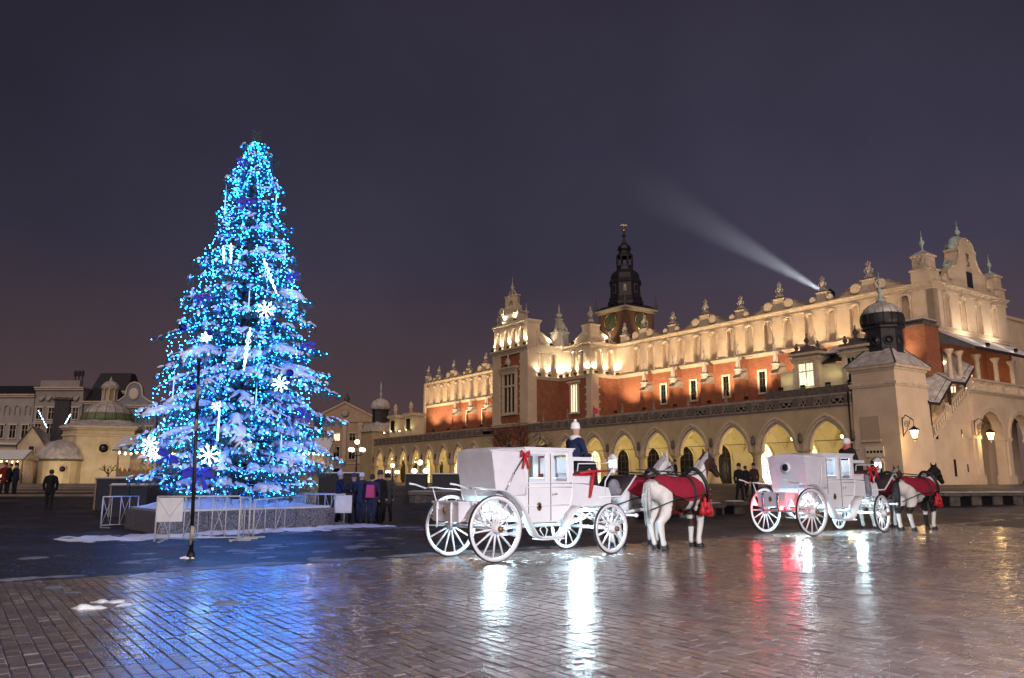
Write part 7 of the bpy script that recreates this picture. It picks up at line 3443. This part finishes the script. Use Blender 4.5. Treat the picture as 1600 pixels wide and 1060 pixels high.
    b.tube([(1.74, 0, 1.05), (1.85, 0, .9), (2.0 if False else 1.9, 0, .93)], .014, 5)
    b.build('traces', K['tyre'], o)
    b = MB()
    fwd = (muz - poll).normalized()
    for t in (.25, .62):
        c = poll.lerp(muz, t)
        r0 = .143 if t < .5 else .105
        up_ = fwd.cross(sd)
        b.tube([c + (sd * math.cos(2 * PI * k / 14) + up_ * math.sin(2 * PI * k / 14)) * r0 for k in range(15)], .011, 5)
    for s in (-1, 1):
        b.tube([poll + sd * s * .12 + Vector((0, 0, .06)), poll.lerp(muz, .3) + sd * s * .137, poll.lerp(muz, .64) + sd * s * .10, muz + sd * s * .07], .010, 5)
    b.build('bridle', K['tyre'], o)
    # red tassels and a studded breast cloth
    for s in (-1, 1):
        for k, (x, y, z, l) in enumerate(((1.30, .375, 1.02, .30), (1.40, .37, 1.12, .26), (1.58, .33, 1.02, .34), (1.70, .26, 1.06, .36), (1.50, .35, .98, .24))):
            b = MB()
            b.lathe([(.012, 0), (.045, -.05), (.03, -.09), (.07, -l * .6), (.085, -l)], 9, (x, s * y, z))
            b.build('tassel', K['red'], o)
    b = MB()
    vs, fs = [], []
    for j in range(5):
        for k in range(13):
            a = -1.5 + 3.0 * k / 12
            z = 1.32 - .12 * j
            vs.append((1.60 + (.20 - .015 * j) * math.cos(a), .335 * math.sin(a) * (1 - .05 * j), z))
    for j in range(4):
        for k in range(12):
            fs.append((j * 13 + k, j * 13 + k + 1, (j + 1) * 13 + k + 1, (j + 1) * 13 + k))
    b.add(vs, fs, True)
    bc = b.build('breast_cloth', K['blanket'], o)
    b = MB()
    for j in range(4):
        for k in range(9):
            a = -1.4 + 2.8 * k / 8 + .1 * (j % 2)
            b.ball((1.60 + .215 * math.cos(a), .35 * math.sin(a), 1.28 - .12 * j), .022, 6, 5)
    b.build('metal_studs', K['chrome'], bc)
    return o


for i, (cl, hd, crs) in enumerate(((c1_loc, H1, (('pinto', -.58, 4.40, .15, 3, 'white and brown pinto horse under a red blanket, nearer of the near pair', 0.0), ('pale', .58, 4.22, .2, 8, 'pale horse under a red blanket, farther of the near pair', .05))),
                                   (c2_loc, H2, (('piebald', -.58, 4.10, .1, 5, 'black and white horse in a red blanket, nearer of the far pair', .18), ('pinto', .58, 4.0, .3, 12, 'brown and white horse half hidden beyond the black and white one', .25))))):
    for coat, y, x, turn, sdv, lb, low in crs:
        p = on_carriage(cl, hd, x, y)
        horse(lb, ground_at(p), hd, coat, turn, sdv, True, low, 'pairs of carriage horses', legs=(rr0 := (0.02, -.04, .0, -.10)) if i == 0 else (-.05, .08, .05, -.08))

# ---- coachmen on their boxes
person('coachman in dark blue coat and white fur hat on the nearer carriage', on_carriage(c1_loc, H1, 2.56, -.12, 1.73 - .48), H1 + PI / 2, (0.012, 0.02, 0.055), (0.02, 0.02, 0.03), ((.7, .68, .68), 'wool'), (.6, .6, .62), None,
       'coachmen on the carriages', 'sit', arms='front', lean=.06, h=1.78)
person('coachman in black coat and white fur hat on the farther carriage', on_carriage(c2_loc, H2, 2.52, -.10, 1.73 - .48), H2 + PI / 2, (0.014, 0.014, 0.018), (0.02, 0.02, 0.025), ((.7, .68, .68), 'fur'), (.55, .1, .1), None,
       'coachmen on the carriages', 'sit', arms='front', lean=.05, h=1.78)

# ================================================================== people on the square
NAVY, BLK, GRY, BRW = (.012, .016, .04), (.010, .010, .012), (.05, .05, .06), (.04, .025, .018)
JEAN = (.02, .03, .07)
person('lone walker in a long dark coat crossing before the church steps', ground(75, 797), R(200), BLK, (.015, .015, .02), None, None, None, 'people on the square', 'stand', .16)
for px, py, rz, coat, lg, hat, lb in ((4, 774, 30, (.16, .012, .02), BLK, ((.05, .05, .06), 'wool'), 'person in a dark red coat at the far left edge'),
                                      (11, 775, -60, BLK, BLK, None, 'bareheaded person in black between two others at far left'),
                                      (21, 775, 150, NAVY, BLK, ((.02, .02, .03), 'wool'), 'person in navy coat nearest the sacristy wall')):
    person(lb, ground(px, py), R(rz), coat, lg, hat, None, None, 'people on the square')
for px, py, rz, coat, lg, hat, pk, lb, h in ((529, 819, 120, NAVY, BLK, ((.5, .5, .58), 'wool'), None, 'person in pale wool hat and navy coat beside the end barrier', 1.74),
                                             (551, 817, 200, (.03, .02, .05), BLK, ((.06, .05, .08), 'wool'), None, 'person in dark purple coat next to the pale-hatted one', 1.66),
                                             (563, 818, 185, (.02, .028, .06), JEAN, ((.55, .55, .62), 'fur'), None, 'person in blue jacket and pale fur hat facing the spruce', 1.72),
                                             (580, 819, 175, (.025, .025, .07), JEAN, None, (.45, .05, .16), 'person in jeans carrying a pink backpack', 1.68),
                                             (592, 818, 160, BLK, BLK, ((.03, .03, .04), 'wool'), None, 'person all in black beside the pink backpack', 1.76),
                                             (604, 816, 210, GRY, BLK, ((.02, .02, .03), 'fur'), None, 'person in grey coat at the right end of the group', 1.7)):
    person(lb, ground(px, py), R(rz), coat, lg, hat, None, pk, 'group of people beside the spruce', 'stand', .05, arms='front' if int(px) % 2 else 'down', h=h)
for px, py, rz, coat, lb, h in ((1157, 784, 20, BLK, 'tall dark figure left of the farther carriage', 1.8), (1167, 777, 120, NAVY, 'shorter figure in navy behind the tall dark one', 1.62), (1180, 777, 200, BRW, 'figure in brown coat just behind the farther carriage', 1.72)):
    person(lb, ground(px, py), R(rz), coat, BLK, None if h < 1.7 else ((.02, .02, .02), 'wool'), None, None, 'people before the arcade', 'stand', .08, h=h)
for px, rz, coat, lb in ((1222, 0, GRY, 'small figure under the arch behind the farther carriage hood'), (1056, 90, BLK, 'small dark figure between arcade columns above the near horses')):
    g = ground(px, 764)
    person(lb, g, R(rz), coat, BLK, ((.03, .03, .03), 'wool'), None, None, 'people before the arcade')


# ================================================================== street furniture
def bench(px0, py0, px1, py1, h, label, depth=.7, blocks=3, cat='bench'):
    p, q = ground(px0, py0), ground(px1, py1)
    d = q - p
    L = math.hypot(d.x, d.y)
    t = thing('stone_bench', label, cat, p, math.atan2(d.y, d.x), 'long dark stone benches with snow on top')
    b = MB()
    b.box(-.08, L + .08, -.05, depth + .05, h - .16, h)
    b.build('seat_slab', K['dark_stone'], t)
    for k in range(blocks):
        x = L * (k + .5) / blocks
        b = MB()
        b.box(x - .28, x + .28, .05, depth - .05, -.3, h - .16)
        b.build('support_block', K['dark_stone'], t)
    b = MB()
    b.box(0, L, .12, depth - .08, -.3, h - .2)
    b.build('back_panel', K['iron'], t)
    b = MB()
    n = max(6, int(L * 3))
    vs, fs = [], []
    for i in range(n + 1):
        for j in range(5):
            e = min(i, n - i) == 0 or j in (0, 4)
            vs.append((-.05 + (L + .1) * i / n, depth * j / 4, h + (0.002 if e else .035 + .03 * noise.noise(Vector((i * .7 + px0, j * .9, 0))))))
    for i in range(n):
        for j in range(4):
            a = i * 5 + j
            fs.append((a, a + 5, a + 6, a + 1))
    b.add(vs, fs, True)
    stuff(b.build('snow_cover', K['snow'], t))
    return t


bench(640, 786, 742, 784, .55, 'snowy stone bench left of the nearer carriage', .9)
bench(1010, 812, 1132, 805, .55, 'snowy stone bench seen under the necks of the near horses', .7)
bench(1478, 791, 1610, 787, .62, 'long snowy stone bench at the right edge before the portico', .7, 4)
bench(1148, 803, 1168, 802, .5, 'short snowy stone bench end left of the farther carriage', .7, 1)

K['stall_blue'] = mat('dark_blue_stall_panel', (0.010, 0.022, 0.055), (0.006, 0.014, 0.035), 2.0, .5)
K['stall_dark'] = mat('dark_stall_panel', (0.014, 0.014, 0.018), (0.008, 0.008, 0.010), 2.0, .6)
K['plank'] = mat('pale_timber', (0.34, 0.25, 0.17), (0.26, 0.18, 0.12), 6, .7)


def counter(px0, px1, pyb, h, label, m, depth=1.2, posts=True):
    p, q = ground(px0, pyb), ground(px1, pyb)
    L = (q - p).length
    t = thing('market_counter', label, 'stall', p, math.atan2((q - p).y, (q - p).x), 'closed market counters')
    b = MB()
    b.box(0, L, 0, depth, -.2, h)
    b.build('front_panel', m, t)
    n = max(2, round(L / .9))
    for k in range(n + 1):
        b = MB()
        b.box(L * k / n - .035, L * k / n + .035, -.04, -.002, -.2, h)
        b.build('batten', m if not posts or k else K['plank'], t)
    b = MB()
    b.box(-.06, L + .06, -.08, depth + .06, h, h + .05)
    b.build('top_board', K['plank'] if posts else m, t)
    b = MB()
    b.taper(-.04, L + .04, -.04, depth + .04, h + .051, h + .11, .06, .06)
    stuff(b.build('snow_cover', K['snow'], t))
    return t


counter(147, 214, 797, 1.35, 'dark blue market counter below the church at the left of the planter', K['stall_blue'])
counter(170, 226, 807, 1.2, 'smaller blue market counter with pale timber corner nearest the barriers', K['stall_blue'])
counter(240, 262, 785, 1.25, 'short blue market counter half behind the left barrier', K['stall_blue'], 1.0)
counter(634, 664, 776, 1.15, 'dark market counter left of the near carriage, first of two', K['stall_dark'], 1.2, False)
counter(676, 722, 776, 1.15, 'dark market counter close behind the near carriage hood', K['stall_dark'], 1.2, False)
counter(498, 560, 776, 1.2, 'dark market counter behind the group of people', K['stall_dark'], 1.2, False)

# lit market stalls behind the spruce
K['canvas'] = mat('stall_roof_canvas', (0.35, 0.30, 0.26), (0.25, 0.2, 0.18), 3, .8)
K['warm_bulb'] = mat('warm_bulb', (1, .8, .5), emit=(1.0, .74, .42), estr=16.0)


def stall(px, Y, w, label):
    p = at(px, 752, Y)
    t = thing('market_stall', label, 'stall', (p.x, Y, gz(p.x, Y)), 0, 'lit market stalls behind the spruce')
    for x in (-w / 2, w / 2):
        for y in (0, 2.0):
            b = MB()
            b.box(x - .06, x + .06, y - .06, y + .06, 0, 2.5)
            b.build('post', K['plank'], t)
    b = MB()
    b.box(-w / 2, w / 2, -.1, .3, 0, 1.0)
    b.build('counter', K['plank'], t)
    b = MB()
    b.box(-w / 2, w / 2, 2.02, 2.1, 0, 2.5)
    b.build('back_wall', K['canvas'], t)
    b = MB()
    b.prism([(-.4, 2.45), (1.0, 3.4), (2.4, 2.45), (2.4, 2.55), (1.0, 3.5), (-.4, 2.55)], -w / 2 - .3, w / 2 + .3, 'yz')
    b.build('roof', K['canvas'], t)
    b = MB()
    b.prism([(-.4, 2.57), (1.0, 3.53), (2.4, 2.57), (2.4, 2.62), (1.0, 3.6), (-.4, 2.62)], -w / 2 - .28, w / 2 + .28, 'yz')
    stuff(b.build('roof_snow', K['snow'], t))
    rr = random.Random(int(px))
    for k in range(7):
        b = MB()
        x = -w / 2 + w * (k + .5) / 7
        b.lathe([(.02, .12), (.05, .08), (.07, 0), (.04, -.06), (.0, -.08)], 8, (x, -.35, 2.32 - .08 * math.sin(PI * ((k % 4) / 3))))
        b.build('bulb', K['warm_bulb'], t)
    for k in range(9):
        b = MB()
        x = -w / 2 + w * (k + .5) / 9
        c = (rr.uniform(.1, .6), rr.uniform(.05, .4), rr.uniform(.03, .2))
        b.lathe([(.09, 0), (.12, .1), (.08, .22), (.03, .3)], 8, (x, .1, 1.0))
        b.build('jar', mat('jar', c, rough=.3), t)
    lamp('stall_light', 'POINT', (0, .9, 2.2), 70, (1.0, .70, .40), t, .15)


for px, Y, w, lb in ((214, 58, 3.0, 'lit market stall just left of the lowest spruce boughs'), (252, 60, 3.0, 'lit market stall behind the left half of the spruce'), (300, 62, 3.2, 'lit market stall behind the lamp pole'),
                     (372, 60, 3.2, 'lit market stall behind the spruce trunk'), (430, 62, 3.2, 'lit market stall behind the right half of the spruce'), (482, 60, 2.6, 'lit market stall just right of the spruce')):
    stall(px, Y, w, lb)
p = at(4, 752, 95)
stall(2, 84, 4.0, 'lit market stall at the far left edge beside the church sacristy')


# ---- candelabra street lamps
def candelabra(loc, h, label, e=60, group='candelabra street lamps'):
    t = thing('street_lamp', label, 'street lamp', loc, 0, group)
    b = MB()
    b.lathe([(.22, 0), (.22, .3), (.14, .45), (.09, .6), (.07, 1.4), (.1, 1.5), (.055, 1.7), (.045, h - .5), (.07, h - .4), (.03, h - .2)], 10)
    b.build('post', K['iron'], t)
    for k in range(4):
        a = PI / 4 + k * PI / 2
        d = Vector((math.cos(a), math.sin(a), 0))
        b = MB()
        b.tube([Vector((0, 0, h - 1.2)), d * .35 + Vector((0, 0, h - 1.3)), d * .7 + Vector((0, 0, h - 1.1)), d * .72 + Vector((0, 0, h - .9))], .03, 6)
        b.build('arm', K['iron'], t)
        b = MB()
        b.ball(d * .72 + Vector((0, 0, h - .72)), .19, 10, 8)
        b.build('globe', K['lamp_white'], t)
    b = MB()
    b.ball((0, 0, h), .22, 10, 8)
    b.build('globe', K['lamp_white'], t)
    if e:
        lamp('lamp_light', 'POINT', (0, 0, h + .4), e, (1.0, .82, .66) if e < 5000 else ((.97, .93, 1.0) if loc[1] < 10 else (1.0, .74, .56)), t, .3)
    return t


K['lamp_white'] = mat('opal_lamp_globe', (1, .9, .7), emit=(1.0, .80, .52), estr=7.0)
q = at(556, 752, 74.0)
candelabra((q.x, q.y, gz(q.x, q.y)), 3.9, 'five-globe lamp glowing before the peach palace', 260)
q = at(613, 752, 88.0)
candelabra((q.x, q.y, gz(q.x, q.y)), 2.0, 'low lamp glowing at the far end of the arcade', 80)
q = at(494, 752, 82.0)
candelabra((q.x, q.y, gz(q.x, q.y)), 3.6, 'five-globe lamp glowing right behind the spruce edge', 160)
q = at(656, 752, 70.0)
candelabra((q.x, q.y, gz(q.x, q.y)), 1.9, 'low lamp glowing before the arches left of the near carriage', 80)
# unseen lamps of the same kind, added to light the near paving and the portico
candelabra((6.4, .4, 0), 4.2, 'unseen five-globe lamp added beside the camera to light the near paving', 13500)
candelabra((41.5, 50.0, gz(41, 50)), 5.5, 'unseen five-globe lamp added beyond the right edge to light the portico', 8000)


# ---- bare trees
def bare_tree(loc, h, label, seed, spread=.6, levels=5, trunk=.12):
    t = thing('bare_tree', label, 'tree', loc, 0)
    rr = random.Random(seed)
    b = MB()
    b.tube([(0, 0, 0), (.02, .02, h * .2), (0, 0, h * .38)], [trunk, trunk * .8, trunk * .7], 8)
    b.build('trunk', K['bark'], t)
    b = MB()

    def grow_(p, d, l, r, lv):
        e = p + d * l
        m = p.lerp(e, .5) + Vector((rr.gauss(0, .05), rr.gauss(0, .05), .02)) * l
        b.tube([p, m, e], [r, r * .8, r * .6], 4 if lv < 3 else 3, False)
        if lv >= levels:
            return
        for k in range(3 if lv < 4 else 2):
            nd = (d + Vector((rr.gauss(0, spread), rr.gauss(0, spread), rr.gauss(.08, spread * .5)))).normalized()
            grow_(e if k else m.lerp(e, .6), nd, l * rr.uniform(.6, .85), r * .6, lv + 1)
    for k in range(6):
        a = k * PI / 3 + rr.uniform(-.3, .3)
        grow_(Vector((0, 0, h * .36)), Vector((math.cos(a) * .7, math.sin(a) * .7, .75)).normalized(), h * .22, trunk * .45, 1)
    b.build('crown', K['bark'], t)


q = at(808, 752, 47.0)
bare_tree((q.x, q.y, gz(q.x, q.y)), 4.6, 'bare round-crowned tree behind the roof of the nearer carriage', 5, .5, 6, .13)
q = at(168, 752, 80.0)
bare_tree((q.x, q.y, gz(q.x, q.y)), 2.6, 'small bare pollard tree in front of the domed church', 9, .6, 3, .1)

# lit star garlands on wires before the church
for px0, py0, px1, py1, lb in ((60, 642, 73, 668, 'light garland slanting over the porch roof of the church'), (102, 662, 110, 648, 'short light garland beside the dark column on the church roof')):
    p, q = at(px0, py0, 84), at(px1, py1, 84)
    b = MB()
    n = 7
    for k in range(n):
        c = p.lerp(q, k / (n - 1)) - p
        b.octa(c, .06 + .03 * (k % 2))
    b.tube([(0, 0, 0), q - p], .008, 4)
    tag(b.build('light_garland', K['tube_light'], None, p), lb, 'light', 'light garlands before the church')

# a pink flag on the terrace rail
b = MB()
fp = hall.matrix_basis @ (MA @ Vector((37.0, -.3, 9.2)))
fl_ = thing('small_flag', 'small pink flag on the terrace rail above the arcade', 'flag', fp)
b.tube([(0, 0, 0), (0, 0, 1.2)], .02, 5)
b.build('staff', K['iron'], fl_)
b = MB()
b.add([(0, 0, 1.2), (.45, .05, 1.0), (.6, -.05, .6), (.25, .0, .35), (0, 0, .45)], [(0, 1, 2, 3, 4)])
b.build('cloth', mat('pink_cloth', (.7, .03, .12), rough=.7), fl_)

# small clumps of snow left on the paving
for k, (px, py, rx, ry, lb) in enumerate(((165, 941, .28, .14, 'largest snow clump on the wet paving at lower left'), (137, 951, .22, .10, 'thin snow clump left of the largest one on the paving'), (200, 946, .16, .10, 'small snow clump right of the largest one on the paving'))):
    g = ground(px, py)
    o = snow_patch('snow_clump', lambda x, y: .55 - ((x - g.x) / rx) ** 2 * .8 - ((y - g.y) / ry) ** 2 * .8, g.x - .7, g.x + .7, g.y - .4, g.y + .4, .025, .05, 0.0, 3.0 + k, 5.0)
    tag(o, lb, 'snow')
